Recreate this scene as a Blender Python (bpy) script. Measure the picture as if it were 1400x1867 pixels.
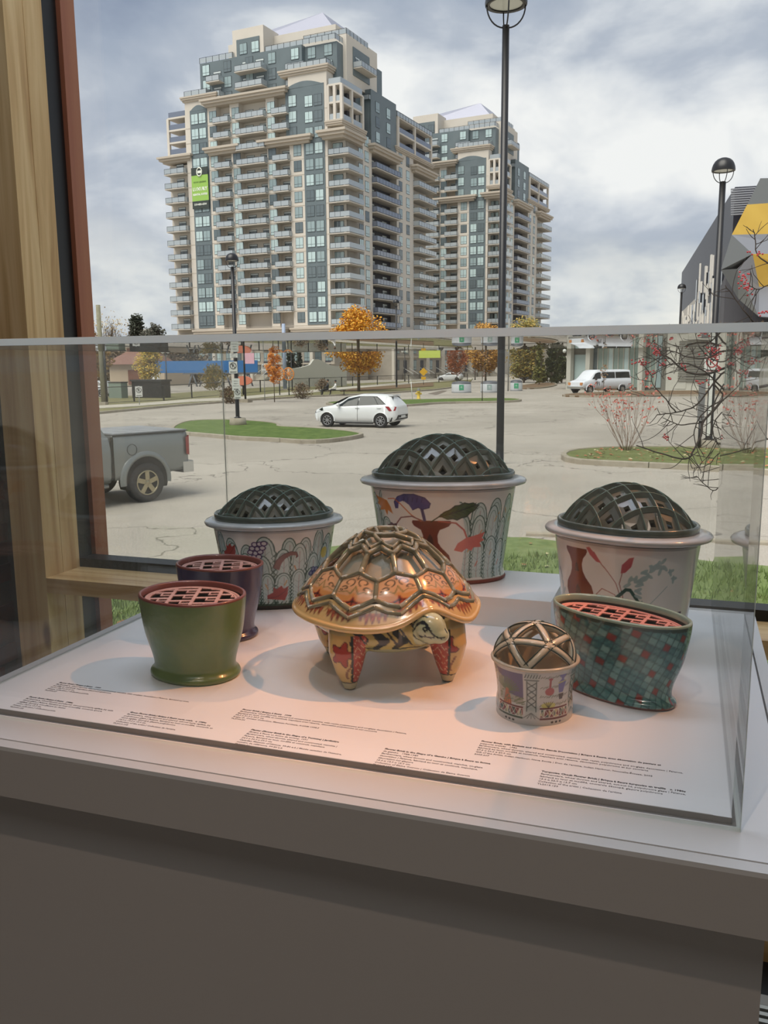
import bpy, bmesh, math, random
import numpy as np
from mathutils import Vector, Matrix
# ---------------------------------------------------------------- scene, camera, sky, lights
for o in list(bpy.data.objects): bpy.data.objects.remove(o, do_unlink=True)
S = bpy.context.scene
COL = S.collection
PI = math.pi
EYE = 1.5                      # lens height above the gallery floor
GZ = EYE-2.75                  # level of the car park outside
F_PX, PITCH, ROLL, YAW = 1581.47, .16832, -.00852, .33336
def _axes():
    cy, sy = math.cos(YAW), math.sin(YAW)
    f = Vector((-sy*math.cos(PITCH), cy*math.cos(PITCH), -math.sin(PITCH)))
    rt = Vector((cy, sy, 0)); up = rt.cross(f)
    return rt*math.cos(ROLL)+up*math.sin(ROLL), -rt*math.sin(ROLL)+up*math.cos(ROLL), f
RT, UP, FW = _axes()
cam = bpy.data.cameras.new('camera'); co = bpy.data.objects.new('camera', cam); COL.objects.link(co)
co.matrix_world = Matrix(((RT.x, UP.x, -FW.x, 0), (RT.y, UP.y, -FW.y, 0), (RT.z, UP.z, -FW.z, EYE), (0, 0, 0, 1)))
cam.sensor_fit = 'VERTICAL'; cam.sensor_height = 24.0; cam.lens = F_PX/1867*24.0
cam.clip_start = .02; cam.clip_end = 3000
S.camera = co
S.view_settings.view_transform = 'Standard'; S.view_settings.look = 'None'
S.view_settings.exposure = 0.0; S.view_settings.gamma = 1.0; S.view_settings.use_curve_mapping = False

def lin(c):
    return tuple((x/255/12.92 if x/255 <= .04045 else ((x/255+.055)/1.055)**2.4) for x in c)
def rgba(c): return (*lin(c), 1)

# sky: broken autumn overcast
W = bpy.data.worlds.new('sky'); S.world = W; W.use_nodes = True
nt = W.node_tree; nt.nodes.clear(); N = nt.nodes.new; Lk = nt.links.new
out = N('ShaderNodeOutputWorld'); bg = N('ShaderNodeBackground'); Lk(bg.outputs[0], out.inputs[0])
bg.inputs[1].default_value = 1.0
tc = N('ShaderNodeTexCoord'); sep = N('ShaderNodeSeparateXYZ'); Lk(tc.outputs['Generated'], sep.inputs[0])
def wm(op, a, b=None, c=None):
    n = N('ShaderNodeMath'); n.operation = op
    for i, v in enumerate((a, b, c)):
        if v is None: continue
        if isinstance(v, (int, float)): n.inputs[i].default_value = v
        else: Lk(v, n.inputs[i])
    return n.outputs[0]
def wnoise(vec, scale, detail, rough, dist=0):
    n = N('ShaderNodeTexNoise'); n.inputs['Scale'].default_value = scale; n.inputs['Detail'].default_value = detail
    n.inputs['Roughness'].default_value = rough; n.inputs['Distortion'].default_value = dist; Lk(vec, n.inputs['Vector']); return n.outputs['Fac']
def wramp(fac, stops):
    r = N('ShaderNodeValToRGB'); e = r.color_ramp.elements
    e[0].position, e[0].color = stops[0][0], rgba(stops[0][1]); e[1].position, e[1].color = stops[-1][0], rgba(stops[-1][1])
    for p, c in stops[1:-1]: k = e.new(p); k.color = rgba(c)
    Lk(fac, r.inputs[0]); return r.outputs[0]
def wmix(f, a, b):
    m = N('ShaderNodeMix'); m.data_type = 'RGBA'; Lk(f, m.inputs[0]) if not isinstance(f, float) else None
    Lk(a, m.inputs[6]); Lk(b, m.inputs[7]); return m.outputs[2]
mp = N('ShaderNodeMapping'); Lk(tc.outputs['Generated'], mp.inputs[0])
mp.inputs['Scale'].default_value = (1, 1, 1.9); mp.inputs['Location'].default_value = (3.1, .4, .27)
v = mp.outputs[0]
big = wnoise(v, 2.6, 3, .5, .35)
fine = wnoise(v, 5.2, 9, .56, .25)
mixf = wm('ADD', wm('MULTIPLY', big, .62), wm('MULTIPLY', fine, .40))
cloud = wramp(mixf, [(.37, (146, 158, 181)), (.45, (167, 178, 197)), (.525, (190, 198, 212)), (.575, (224, 228, 235)), (.64, (254, 254, 254))])
low = wnoise(v, 7.0, 6, .55, .2)
lowc = wramp(low, [(.38, (196, 203, 212)), (.5, (232, 234, 233)), (.62, (252, 250, 243))])
hf = N('ShaderNodeMapRange'); hf.inputs[1].default_value = .06; hf.inputs[2].default_value = .19; hf.inputs[3].default_value = 1; hf.inputs[4].default_value = 0
hf.interpolation_type = 'SMOOTHSTEP'
Lk(wm('ADD', sep.outputs[2], wm('MULTIPLY', wm('SUBTRACT', big, .5), .35)), hf.inputs[0])
Lk(wmix(hf.outputs[0], cloud, lowc), bg.inputs[0])

def light(kind, name, loc, rot=(0, 0, 0), **kw):
    l = bpy.data.lights.new(name, kind); o = bpy.data.objects.new(name, l); COL.objects.link(o)
    o.location = loc; o.rotation_euler = rot
    for k, x in kw.items(): setattr(l, k, x)
    return o
def aim(o, p):
    o.rotation_euler = (Vector(p)-o.location).to_track_quat('-Z', 'Y').to_euler()
# sun behind the cloud, broad and soft, high behind the gallery
sun = light('SUN', 'veiled_sun', (0, 0, 40), energy=4.3, angle=math.radians(50), color=lin((255, 248, 238)))
sun.rotation_euler = Vector((.25, .55, -1)).to_track_quat('-Z', 'Y').to_euler()

# ---------------------------------------------------------------- pixel-ray helpers used only to find true positions
def ray(u, v): return RT*((u-700)/F_PX)+UP*((933.5-v)/F_PX)+FW
def onz(u, v, z=GZ):
    d = ray(u, v); return Vector((0, 0, EYE))+d*((z-EYE)/d.z)
def ony(u, v, y): d = ray(u, v); return Vector((0, 0, EYE))+d*(y/d.y)
def dep(u, v, d): return Vector((0, 0, EYE))+ray(u, v)*d
def px(p):
    c = Vector(p)-Vector((0, 0, EYE)); k = c.dot(FW); return 700+F_PX*c.dot(RT)/k, 933.5-F_PX*c.dot(UP)/k

# ---------------------------------------------------------------- materials
MATS = {}
def mat(name, col, rough=.6, spec=.5, metal=0., noise=None, bump=None, coat=0., emit=None, trans=0., vcol=False, alpha=None):
    """procedural principled material; noise=(scale, amount, second colour) bump=(scale, strength)"""
    if name in MATS: return MATS[name]
    m = bpy.data.materials.new(name); m.use_nodes = True; t = m.node_tree; b = t.nodes['Principled BSDF']
    b.inputs['Base Color'].default_value = rgba(col); b.inputs['Roughness'].default_value = rough
    b.inputs['Specular IOR Level'].default_value = spec; b.inputs['Metallic'].default_value = metal
    b.inputs['Coat Weight'].default_value = coat; b.inputs['Coat Roughness'].default_value = .08
    if emit: b.inputs['Emission Color'].default_value = rgba(emit[0]); b.inputs['Emission Strength'].default_value = emit[1]
    tcn = t.nodes.new('ShaderNodeTexCoord')
    src = None
    if vcol:
        a = t.nodes.new('ShaderNodeAttribute'); a.attribute_name = 'paint'; src = a.outputs['Color']
    if noise:
        n = t.nodes.new('ShaderNodeTexNoise'); n.inputs['Scale'].default_value = noise[0]; n.inputs['Detail'].default_value = 6
        t.links.new(tcn.outputs['Object'], n.inputs['Vector'])
        r = t.nodes.new('ShaderNodeMapRange'); r.inputs[1].default_value = .35; r.inputs[2].default_value = .65; r.inputs[4].default_value = noise[1]
        t.links.new(n.outputs['Fac'], r.inputs[0])
        mx = t.nodes.new('ShaderNodeMix'); mx.data_type = 'RGBA'; t.links.new(r.outputs[0], mx.inputs[0])
        mx.inputs[6].default_value = rgba(col); mx.inputs[7].default_value = rgba(noise[2])
        if src: t.links.new(src, mx.inputs[6])
        src = mx.outputs[2]
    if src: t.links.new(src, b.inputs['Base Color'])
    if bump:
        n = t.nodes.new('ShaderNodeTexNoise'); n.inputs['Scale'].default_value = bump[0]; n.inputs['Detail'].default_value = 5
        t.links.new(tcn.outputs['Object'], n.inputs['Vector'])
        bp = t.nodes.new('ShaderNodeBump'); bp.inputs['Strength'].default_value = bump[1]; bp.inputs['Distance'].default_value = .01
        t.links.new(n.outputs['Fac'], bp.inputs['Height']); t.links.new(bp.outputs[0], b.inputs['Normal'])
    MATS[name] = m; return m

def glass(name, tint=(1, 1, 1), f0=.04, haze=0., hazecol=(200, 205, 200), gain=1., rough=0.):
    """clear sheet: Schlick reflection over straight-through transmission"""
    if name in MATS: return MATS[name]
    m = bpy.data.materials.new(name); m.use_nodes = True; t = m.node_tree; t.nodes.clear(); n = t.nodes.new; l = t.links.new
    o = n('ShaderNodeOutputMaterial'); tr = n('ShaderNodeBsdfTransparent'); gl = n('ShaderNodeBsdfGlossy'); gl.inputs['Roughness'].default_value = rough
    tr.inputs[0].default_value = (*tint, 1)
    g = n('ShaderNodeNewGeometry'); d = n('ShaderNodeVectorMath'); d.operation = 'DOT_PRODUCT'; l(g.outputs['Incoming'], d.inputs[0]); l(g.outputs['Normal'], d.inputs[1])
    def M(op, a, b=None):
        k = n('ShaderNodeMath'); k.operation = op
        for i, x in enumerate((a, b)):
            if x is None: continue
            if isinstance(x, (int, float)): k.inputs[i].default_value = x
            else: l(x, k.inputs[i])
        return k.outputs[0]
    c = M('SUBTRACT', 1., M('ABSOLUTE', d.outputs['Value'])); f = M('MULTIPLY_ADD', M('POWER', c, 5.), (1-f0)*gain); f.node.inputs[2].default_value = f0*gain
    mx = n('ShaderNodeMixShader'); l(f, mx.inputs[0]); l(tr.outputs[0], mx.inputs[1]); l(gl.outputs[0], mx.inputs[2])
    res = mx.outputs[0]
    if haze:
        df = n('ShaderNodeBsdfDiffuse'); df.inputs[0].default_value = rgba(hazecol)
        m2 = n('ShaderNodeMixShader'); m2.inputs[0].default_value = haze; l(res, m2.inputs[1]); l(df.outputs[0], m2.inputs[2]); res = m2.outputs[0]
    l(res, o.inputs[0]); MATS[name] = m; return m

# ---------------------------------------------------------------- mesh builder
class MB:
    def __init__(s): s.v = []; s.f = []; s.m = []; s.sm = []
    def add(s, vs, fs, m=0, smooth=False):
        k = len(s.v); s.v.extend([tuple(p) for p in vs]); s.f.extend([tuple(i+k for i in f) for f in fs])
        s.m.extend([m]*len(fs)); s.sm.extend([smooth]*len(fs)); return s
    def box(s, a, b, m=0, M=None):
        x0, y0, z0 = a; x1, y1, z1 = b
        vs = [Vector(p) for p in ((x0, y0, z0), (x1, y0, z0), (x1, y1, z0), (x0, y1, z0), (x0, y0, z1), (x1, y0, z1), (x1, y1, z1), (x0, y1, z1))]
        if M is not None: vs = [M @ p for p in vs]
        return s.add(vs, [(0, 3, 2, 1), (4, 5, 6, 7), (0, 1, 5, 4), (1, 2, 6, 5), (2, 3, 7, 6), (3, 0, 4, 7)], m)
    def prism(s, poly, z0, z1, m=0, mt=None):
        n = len(poly); vs = [(p[0], p[1], z0) for p in poly]+[(p[0], p[1], z1) for p in poly]
        a = sum(poly[i][0]*poly[(i+1) % n][1]-poly[(i+1) % n][0]*poly[i][1] for i in range(n))
        if a < 0: vs = vs[:n][::-1]+vs[n:][::-1]
        s.add(vs, [tuple(range(n-1, -1, -1))]+[(i, (i+1) % n, n+(i+1) % n, n+i) for i in range(n)], m)
        k = len(s.v)-2*n; s.f.append(tuple(k+n+i for i in range(n))); s.m.append(m if mt is None else mt); s.sm.append(False); return s
    def tube(s, pts, r, n=8, m=0, cap=True, smooth=True):
        pts = [Vector(p) for p in pts]; rs = r if isinstance(r, (list, tuple)) else [r]*len(pts)
        vs = []; up = None
        for i, p in enumerate(pts):
            d = (pts[min(i+1, len(pts)-1)]-pts[max(i-1, 0)])
            if d.length < 1e-9: d = Vector((0, 0, 1))
            d.normalize()
            if up is None: up = d.orthogonal().normalized()
            else:
                up = (up-d*up.dot(d)); up = up.normalized() if up.length > 1e-6 else d.orthogonal().normalized()
            w = d.cross(up)
            for k in range(n):
                a = 2*PI*k/n; vs.append(p+(up*math.cos(a)+w*math.sin(a))*rs[i])
        fs = [(i*n+k, i*n+(k+1) % n, (i+1)*n+(k+1) % n, (i+1)*n+k) for i in range(len(pts)-1) for k in range(n)]
        s.add(vs, fs, m, smooth)
        if cap:
            k = len(s.v)-len(vs); e = k+(len(pts)-1)*n
            s.f.append(tuple(k+i for i in range(n-1, -1, -1))); s.f.append(tuple(e+i for i in range(n))); s.m += [m, m]; s.sm += [False, False]
        return s
    def lathe(s, prof, n=32, m=0, c=(0, 0, 0), axis='Z', smooth=True, sx=1., sy=1., close=False):
        """profile list of (r, z)"""
        vs = []
        for r, z in prof:
            for k in range(n):
                a = 2*PI*k/n; x, y = r*math.cos(a)*sx, r*math.sin(a)*sy
                p = {'Z': (x, y, z), 'Y': (x, z, y), 'X': (z, x, y)}[axis]
                vs.append((p[0]+c[0], p[1]+c[1], p[2]+c[2]))
        q = len(prof); fs = []
        for i in range(q if close else q-1):
            for k in range(n):
                f = (i*n+k, i*n+(k+1) % n, ((i+1) % q)*n+(k+1) % n, ((i+1) % q)*n+k)
                fs.append(f if axis != 'Y' else f[::-1])
        return s.add(vs, fs, m, smooth)
    def mesh(s, name, mats):
        me = bpy.data.meshes.new(name); me.from_pydata([tuple(p) for p in s.v], [], s.f)
        for x in (mats if isinstance(mats, (list, tuple)) else [mats]): me.materials.append(x)
        me.polygons.foreach_set('material_index', s.m); me.polygons.foreach_set('use_smooth', s.sm)
        me.update(); return me
    def build(s, name, mats, parent=None, loc=None, rz=0.):
        return link(name, s.mesh(name, mats), parent, loc, rz)
def link(name, data, parent=None, loc=None, rz=0.):
    o = bpy.data.objects.new(name, data); COL.objects.link(o)
    if parent is not None: o.parent = parent
    if loc is not None: o.location = loc
    if rz: o.rotation_euler = (0, 0, rz)
    return o
def tag(o, label, cat, group=None, kind=None):
    o['label'] = label; o['category'] = cat
    if group: o['group'] = group
    if kind: o['kind'] = kind
    return o
def empty(name, loc=(0, 0, 0), rz=0., label=None, cat=None, group=None):
    o = link(name, None, None, loc, rz); o.empty_display_size = .1
    if label: tag(o, label, cat, group)
    return o
def struct(o): o['kind'] = 'structure'; return o
def stuff(o): o['kind'] = 'stuff'; return o
def copy_tree(o, parent=None):
    c = o.copy(); COL.objects.link(c)
    if parent is not None: c.parent = parent
    for ch in [x for x in KIDS(o)]: copy_tree(ch, c)
    return c
def KIDS(o): return list(o.children)
def mesh_np(name, V, Q, mats, paint=None, smooth=True, parent=None, loc=None, rz=0., mi=None):
    """fast mesh from numpy quads, optional per-vertex paint (sRGB 0-255)"""
    me = bpy.data.meshes.new(name); V = np.asarray(V, dtype=np.float32); Q = np.asarray(Q, dtype=np.int32)
    me.vertices.add(len(V)); me.vertices.foreach_set('co', V.ravel())
    k = Q.shape[1]
    me.loops.add(Q.size); me.loops.foreach_set('vertex_index', Q.ravel())
    me.polygons.add(len(Q)); me.polygons.foreach_set('loop_start', np.arange(0, Q.size, k, dtype=np.int32)); me.polygons.foreach_set('loop_total', np.full(len(Q), k, dtype=np.int32))
    me.update(calc_edges=True)
    for x in (mats if isinstance(mats, (list, tuple)) else [mats]): me.materials.append(x)
    me.polygons.foreach_set('use_smooth', np.full(len(Q), smooth, dtype=bool))
    if mi is not None: me.polygons.foreach_set('material_index', np.asarray(mi, dtype=np.int32))
    if paint is not None: set_paint(me, paint)
    me.validate(); return link(name, me, parent, loc, rz)
def set_paint(me, paint):
    c = np.asarray(paint, dtype=np.float64)/255.; c = np.where(c <= .04045, c/12.92, ((c+.055)/1.055)**2.4)
    a = me.color_attributes.new('paint', 'FLOAT_COLOR', 'POINT')
    rg = np.ones((len(me.vertices), 4), dtype=np.float32); rg[:, :3] = c; a.data.foreach_set('color', rg.ravel())

# flat-print painter: draws coloured shapes into a numpy raster that becomes glaze colour
class Canvas:
    def __init__(s, w, h, col, W=None, H=None):
        s.w, s.h = w, h; s.a = np.empty((h, w, 3)); s.a[:] = col
        s.sx = w/(W or w); s.sy = h/(H or h)
    def _box(s, pts, pad):
        P = np.array([(p[0]*s.sx, p[1]*s.sy) for p in pts], float)
        x0 = max(int(P[:, 0].min()-pad), 0); x1 = min(int(P[:, 0].max()+pad)+2, s.w); y0 = max(int(P[:, 1].min()-pad), 0); y1 = min(int(P[:, 1].max()+pad)+2, s.h)
        return P, x0, x1, y0, y1
    def fill(s, pts, col, al=1.):
        P, x0, x1, y0, y1 = s._box(pts, 1)
        if x1 <= x0 or y1 <= y0: return
        X, Y = np.meshgrid(np.arange(x0, x1)+.5, np.arange(y0, y1)+.5); ins = np.zeros(X.shape, bool); n = len(P)
        for i in range(n):
            xa, ya = P[i]; xb, yb = P[(i+1) % n]
            if ya == yb: continue
            c = ((ya > Y) != (yb > Y)) & (X < (xb-xa)*(Y-ya)/(yb-ya)+xa); ins ^= c
        v = s.a[y0:y1, x0:x1]; v[ins] = v[ins]*(1-al)+np.array(col)*al
    def line(s, pts, w, col, al=1.):
        r = w*s.sx/2
        for i in range(len(pts)-1):
            P, x0, x1, y0, y1 = s._box(pts[i:i+2], r+1)
            if x1 <= x0 or y1 <= y0: continue
            X, Y = np.meshgrid(np.arange(x0, x1)+.5, np.arange(y0, y1)+.5)
            d = P[1]-P[0]; L2 = max((d**2).sum(), 1e-9); t = np.clip(((X-P[0, 0])*d[0]+(Y-P[0, 1])*d[1])/L2, 0, 1)
            D = np.hypot(X-P[0, 0]-t*d[0], Y-P[0, 1]-t*d[1]); k = np.clip(r+.5-D, 0, 1)[..., None]*al
            v = s.a[y0:y1, x0:x1]; v[:] = v*(1-k)+np.array(col)*k
    def ell(s, cx, cy, rx, ry, col, rot=0., al=1., stroke=None):
        p = [(cx+rx*math.cos(t)*math.cos(rot)-ry*math.sin(t)*math.sin(rot), cy+rx*math.cos(t)*math.sin(rot)+ry*math.sin(t)*math.cos(rot)) for t in np.linspace(0, 2*PI, 22)]
        if col is not None: s.fill(p[:-1], col, al)
        if stroke: s.line(p, stroke[0], stroke[1])
    def sample(s, U, V):
        if not hasattr(s, 'soft'):
            b = s.a; b = (b+np.roll(b, 1, 1)+np.roll(b, -1, 1))/3; b = (b+np.vstack([b[:1], b[:-1]])+np.vstack([b[1:], b[-1:]]))/3; s.a = b; s.soft = True
        x = np.clip((U*s.w).astype(int), 0, s.w-1); y = np.clip((V*s.h).astype(int), 0, s.h-1); return s.a[y, x]
# ================================================================ plinth, display case, room
DZ = .97                                   # level of the plinth top
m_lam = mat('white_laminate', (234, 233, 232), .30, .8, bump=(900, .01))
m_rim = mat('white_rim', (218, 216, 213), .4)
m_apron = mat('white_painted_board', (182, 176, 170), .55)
m_gap = mat('shadow_line_grey', (120, 116, 112), .7)
PX0, PX1, PY0, PY1 = -1.104, .160, .917, 1.955
t = empty('display_plinth', (0, 0, 0), 0, 'large white plinth with a thick overhanging top, carrying the clear display case', 'plinth')
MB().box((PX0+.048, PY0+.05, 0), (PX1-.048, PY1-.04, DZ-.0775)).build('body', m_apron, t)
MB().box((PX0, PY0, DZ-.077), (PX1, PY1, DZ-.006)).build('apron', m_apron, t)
g = .019; w = .0032
MB().box((PX0+.01, PY0+.01, DZ-.0065), (PX1-.01, PY1-.01, DZ-.0055)).build('painted_shadow_line', m_gap, t)
b = MB()                                    # rim strip around the top
b.box((PX0, PY0, DZ-.006), (PX1, PY0+g, DZ)); b.box((PX0, PY1-g, DZ-.006), (PX1, PY1, DZ)); b.box((PX0, PY0+g, DZ-.006), (PX0+g, PY1-g, DZ)); b.box((PX1-g, PY0+g, DZ-.006), (PX1, PY1-g, DZ))
b.build('rim_strip', m_rim, t)
MB().box((PX0+g+w, PY0+g+w, DZ-.006), (PX1-g-w, PY1-g-w, DZ)).build('top_panel', m_lam, t)
MB().box((-1.031, 1.008, DZ), (.0785, 1.910, DZ+.0005)).build('painted_shadow_line', m_gap, t)  # raised grey strip painting the dark shadow line around the board
# raised board inside the case
CX0, CX1, CY0, CY1, CZ1 = -1.086, .082, .996, 1.925, EYE+.036+.004
TH = .0095
_b = MB().box((-1.026, 1.011, DZ), (.0735, 1.905, DZ+.0085)); _b.m = [1, 0, 1, 1, 1, 1]
bd = tag(_b.build('display_board', [m_lam, mat('board_edge_shade', (138, 132, 128), .7)]), 'thin white raised board on the plinth top under the ceramics', 'board')  # grey sides put the shade of the vertical faces into the colour
BZ = DZ+.0085
rs = MB().box((-.70, 1.664, BZ), (-.231, 1.90, DZ+.068)).build('display_riser', m_lam); tag(rs, 'low white block behind the tortoise carrying the large oval jar', 'riser')
RZ = DZ+.068
# acrylic case
m_acr = glass('clear_acrylic', (.985, .99, .985), .045, haze=.022, hazecol=(205, 212, 208))
m_edge = bpy.data.materials.new('frosted_acrylic_edge'); m_edge.use_nodes = True
_t = m_edge.node_tree; _t.nodes.clear(); _o = _t.nodes.new('ShaderNodeOutputMaterial'); _a = _t.nodes.new('ShaderNodeBsdfTranslucent'); _b = _t.nodes.new('ShaderNodeBsdfDiffuse'); _m = _t.nodes.new('ShaderNodeMixShader')
_a.inputs[0].default_value = rgba((240, 244, 240)); _b.inputs[0].default_value = rgba((246, 248, 246)); _m.inputs[0].default_value = .25
_t.links.new(_a.outputs[0], _m.inputs[1]); _t.links.new(_b.outputs[0], _m.inputs[2]); _t.links.new(_m.outputs[0], _o.inputs[0])
case = empty('display_case', (0, 0, 0), 0, 'clear acrylic box case covering the ceramics on the plinth', 'display case')
def pane(name, a, b_, edges):
    # edges: set of axis-sign faces that are the cut edges of the sheet
    m = MB().box(a, b_); order = ['-z', '+z', '-y', '+x', '+y', '-x']
    m.m = [1 if o in edges else 0 for o in order]; return m.build(name, [m_acr, m_edge], case)
ct = CZ1-TH
pane('front_pane', (CX0, CY0, DZ+.0002), (CX1, CY0+TH, ct), {'-z'})
pane('rear_pane', (CX0, CY1-TH, DZ+.0002), (CX1, CY1, ct), {'-z'})
pane('side_pane', (CX0, CY0+TH, DZ+.0002), (CX0+TH, CY1-TH, ct), {'-z'})
pane('side_pane', (CX1-TH, CY0+TH, DZ+.0002), (CX1, CY1-TH, ct), {'-z'})
pane('top_pane', (CX0, CY0, ct), (CX1, CY1, CZ1), {'-y', '-x', '+x'})
# polished cut edges of the front and rear sheets show as bright strips at the right corner
for xe, xf in ((CX1+.0001, CX1+.0006), (CX0-.0006, CX0-.0001)):
    MB().box((xe, CY0, DZ+.0002), (xf, CY0+TH, ct)).build('cut_edge', m_edge, case); MB().box((xe, CY1-TH*.4, DZ+.0002), (xf, CY1, ct)).build('cut_edge', m_edge, case)

# ---- window wall (curtain wall with timber posts)
SF, SB, WY = 2.052, 2.209, 2.262           # sill front, sill back, glass plane
XL = -1.78
m_pine = bpy.data.materials.new('glulam_spruce'); m_pine.use_nodes = True
t_ = m_pine.node_tree; b_ = t_.nodes['Principled BSDF']; b_.inputs['Roughness'].default_value = .5
def pine(nt_, axis):
    n = nt_.nodes.new; l = nt_.links.new
    tcn = n('ShaderNodeTexCoord'); mp_ = n('ShaderNodeMapping'); sc = {'Z': (26, 26, 1.3), 'X': (1.3, 26, 26)}[axis]; mp_.inputs['Scale'].default_value = sc
    l(tcn.outputs['Object'], mp_.inputs[0])
    a = n('ShaderNodeTexNoise'); a.inputs['Scale'].default_value = 1.0; a.inputs['Detail'].default_value = 7; a.inputs['Distortion'].default_value = .6; l(mp_.outputs[0], a.inputs['Vector'])
    r = n('ShaderNodeValToRGB'); e = r.color_ramp.elements
    e[0].position = .3; e[0].color = rgba((182, 138, 84)); e[1].position = .7; e[1].color = rgba((236, 204, 150)); k = e.new(.5); k.color = rgba((216, 178, 122)); l(a.outputs[0], r.inputs[0])
    vo = n('ShaderNodeTexVoronoi'); vo.inputs['Scale'].default_value = 1.0; m2 = n('ShaderNodeMapping'); m2.inputs['Scale'].default_value = {'Z': (9, 9, 3.2), 'X': (3.2, 9, 9)}[axis]
    l(tcn.outputs['Object'], m2.inputs[0]); l(m2.outputs[0], vo.inputs['Vector'])
    kr = n('ShaderNodeMapRange'); kr.inputs[1].default_value = .07; kr.inputs[2].default_value = .17; kr.inputs[3].default_value = .8; kr.inputs[4].default_value = 0; l(vo.outputs['Distance'], kr.inputs[0])
    mx = n('ShaderNodeMix'); mx.data_type = 'RGBA'; l(kr.outputs[0], mx.inputs[0]); l(r.outputs[0], mx.inputs[6]); mx.inputs[7].default_value = rgba((104, 62, 30))
    return mx.outputs[2]
t_.links.new(pine(t_, 'Z'), b_.inputs['Base Color'])
m_pineh = bpy.data.materials.new('glulam_spruce_sill'); m_pineh.use_nodes = True
t_ = m_pineh.node_tree; b_ = t_.nodes['Principled BSDF']; b_.inputs['Roughness'].default_value = .38
t_.links.new(pine(t_, 'X'), b_.inputs['Base Color'])
m_blk = mat('black_gasket', (18, 18, 19), .45)
m_cap = mat('rust_orange_cap', (168, 98, 68), .5)
m_steel = mat('grey_steel_channel', (92, 94, 98), .5)
wz = lambda k: EYE-k
zs = EYE-.62; zsb = zs-.045
CEIL = 4.6
post_l = MB()
# timber post: four laminated boards whose joints show
win = struct(empty('window_1', (0, 0, 0)))
n_l = 4; dl = (SB-SF)/n_l
for i in range(n_l):
    y0 = SF+i*dl; off = (.0, .0012, .0, .0009)[i]
    bm_ = MB().box((XL-.115, y0, 0), (XL-off, y0+dl-.0006, CEIL)); bm_.build('timber_lamella', m_pine, win)
MB().box((XL-.07, SB, 0), (XL-.004, WY+.012, CEIL)).build('gasket', m_blk, win)
for dx in (-.018, -.030, -.042):
    MB().box((XL-.002+dx, SB+.006, 0), (XL+dx+.004, SB+.02, CEIL)).build('gasket_rib', m_blk, win)
MB().box((XL-.06, WY+.012, 0), (XL+.012, WY+.075, CEIL)).build('exterior_cap', m_cap, win)
# transom / sill
xr = 3.2
MB().box((XL, SF, zsb), (xr, SB, zs)).build('window_sill', m_pineh, win)
MB().box((XL, SB, zs-.03), (xr, WY+.012, zs+.028)).build('sash_rail', m_blk, win)
MB().box((XL, WY+.012, zs-.02), (xr, WY+.03, zs+.014)).build('pressure_plate', m_blk, win)
MB().box((xr, SF, 0), (xr+.12, SB, CEIL)).build('timber_post', m_pine, win)
m_win = glass('window_glass', (.985, .995, .99), .045)
MB().box((XL, WY, zs+.0), (xr, WY+.006, CEIL)).build('pane', m_win, win)
MB().box((XL, WY, .0), (xr, WY+.006, zsb)).build('pane', m_win, win)
MB().box((XL, SB-.03, 0), (xr, SB+.04, .10)).build('bottom_rail', m_pineh, win)
MB().box((XL-.15, SF-.0, -.25), (xr+.12, WY+.08, .0)).build('base_rail', m_blk, win)
struct(MB().box((-1.93, SF+.08, 0), (XL-.116, SB, CEIL)).build('trim_1', m_steel))
# brick wall on the left running to the window
m_brick = mat('dark_red_brick', (92, 44, 30), .85, noise=(9, .7, (58, 30, 24)), bump=(60, .3))
m_mort = mat('brick_mortar', (66, 60, 54), .9)
wl = struct(MB().box((-2.3, -3.2, 0), (-2.01, WY+.08, CEIL)).build('wall_left', m_mort))
MB().box((-2.01, SF+.10, 0), (-1.93, WY+.08, CEIL)).build('wall_return', m_mort, wl)
bl, bh = .21, .065; bme = MB().box((0, 0, 0), (.008, bl-.01, bh-.01)).mesh('brick', m_brick)
kk = 0
for r in range(30):
    z = .12+r*bh
    for c in range(10):
        y = SF+.10-(c+1)*bl+(bl/2 if r % 2 else 0)-.05
        if kk < 300: link('brick', bme, wl, (-2.01, y, z)); kk += 1
struct(MB().box((-2.3, -3.2, -.25), (xr+.4, SF, 0)).build('floor', mat('gallery_floor_concrete', (182, 178, 168), .35, noise=(3, .5, (164, 158, 148)))))
struct(MB().box((-2.3, -3.2, CEIL), (xr+.4, WY+.08, CEIL+.25)).build('ceiling', mat('ceiling_board', (196, 190, 182), .8)))
struct(MB().box((xr+.12, -3.2, 0), (xr+.4, WY+.08, CEIL)).build('wall_right', mat('gallery_wall', (168, 150, 130), .8)))
wb = MB(); wb.box((-2.3, -3.45, 0), (xr+.4, -3.2, CEIL))
struct(wb.build('wall_back', mat('gallery_wall_back', (150, 130, 112), .8)))
# floor grille at the foot of the window, right of the plinth
gr = empty('floor_grille', (.45, 1.72, 0), 0, 'slotted metal floor grille beside the right foot of the plinth', 'grille')
MB().box((-.32, -.25, .0), (.9, .29, .004)).build('backing', mat('grille_dark', (14, 14, 12), .7), gr)
slat = MB().box((-.32, 0, .0042), (.9, .012, .016)).mesh('slat', mat('grille_aluminium', (196, 196, 186), .35, metal=.6))
for i in range(23): link('slat', slat, gr, (0, -.245+i*.023, 0))

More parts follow.
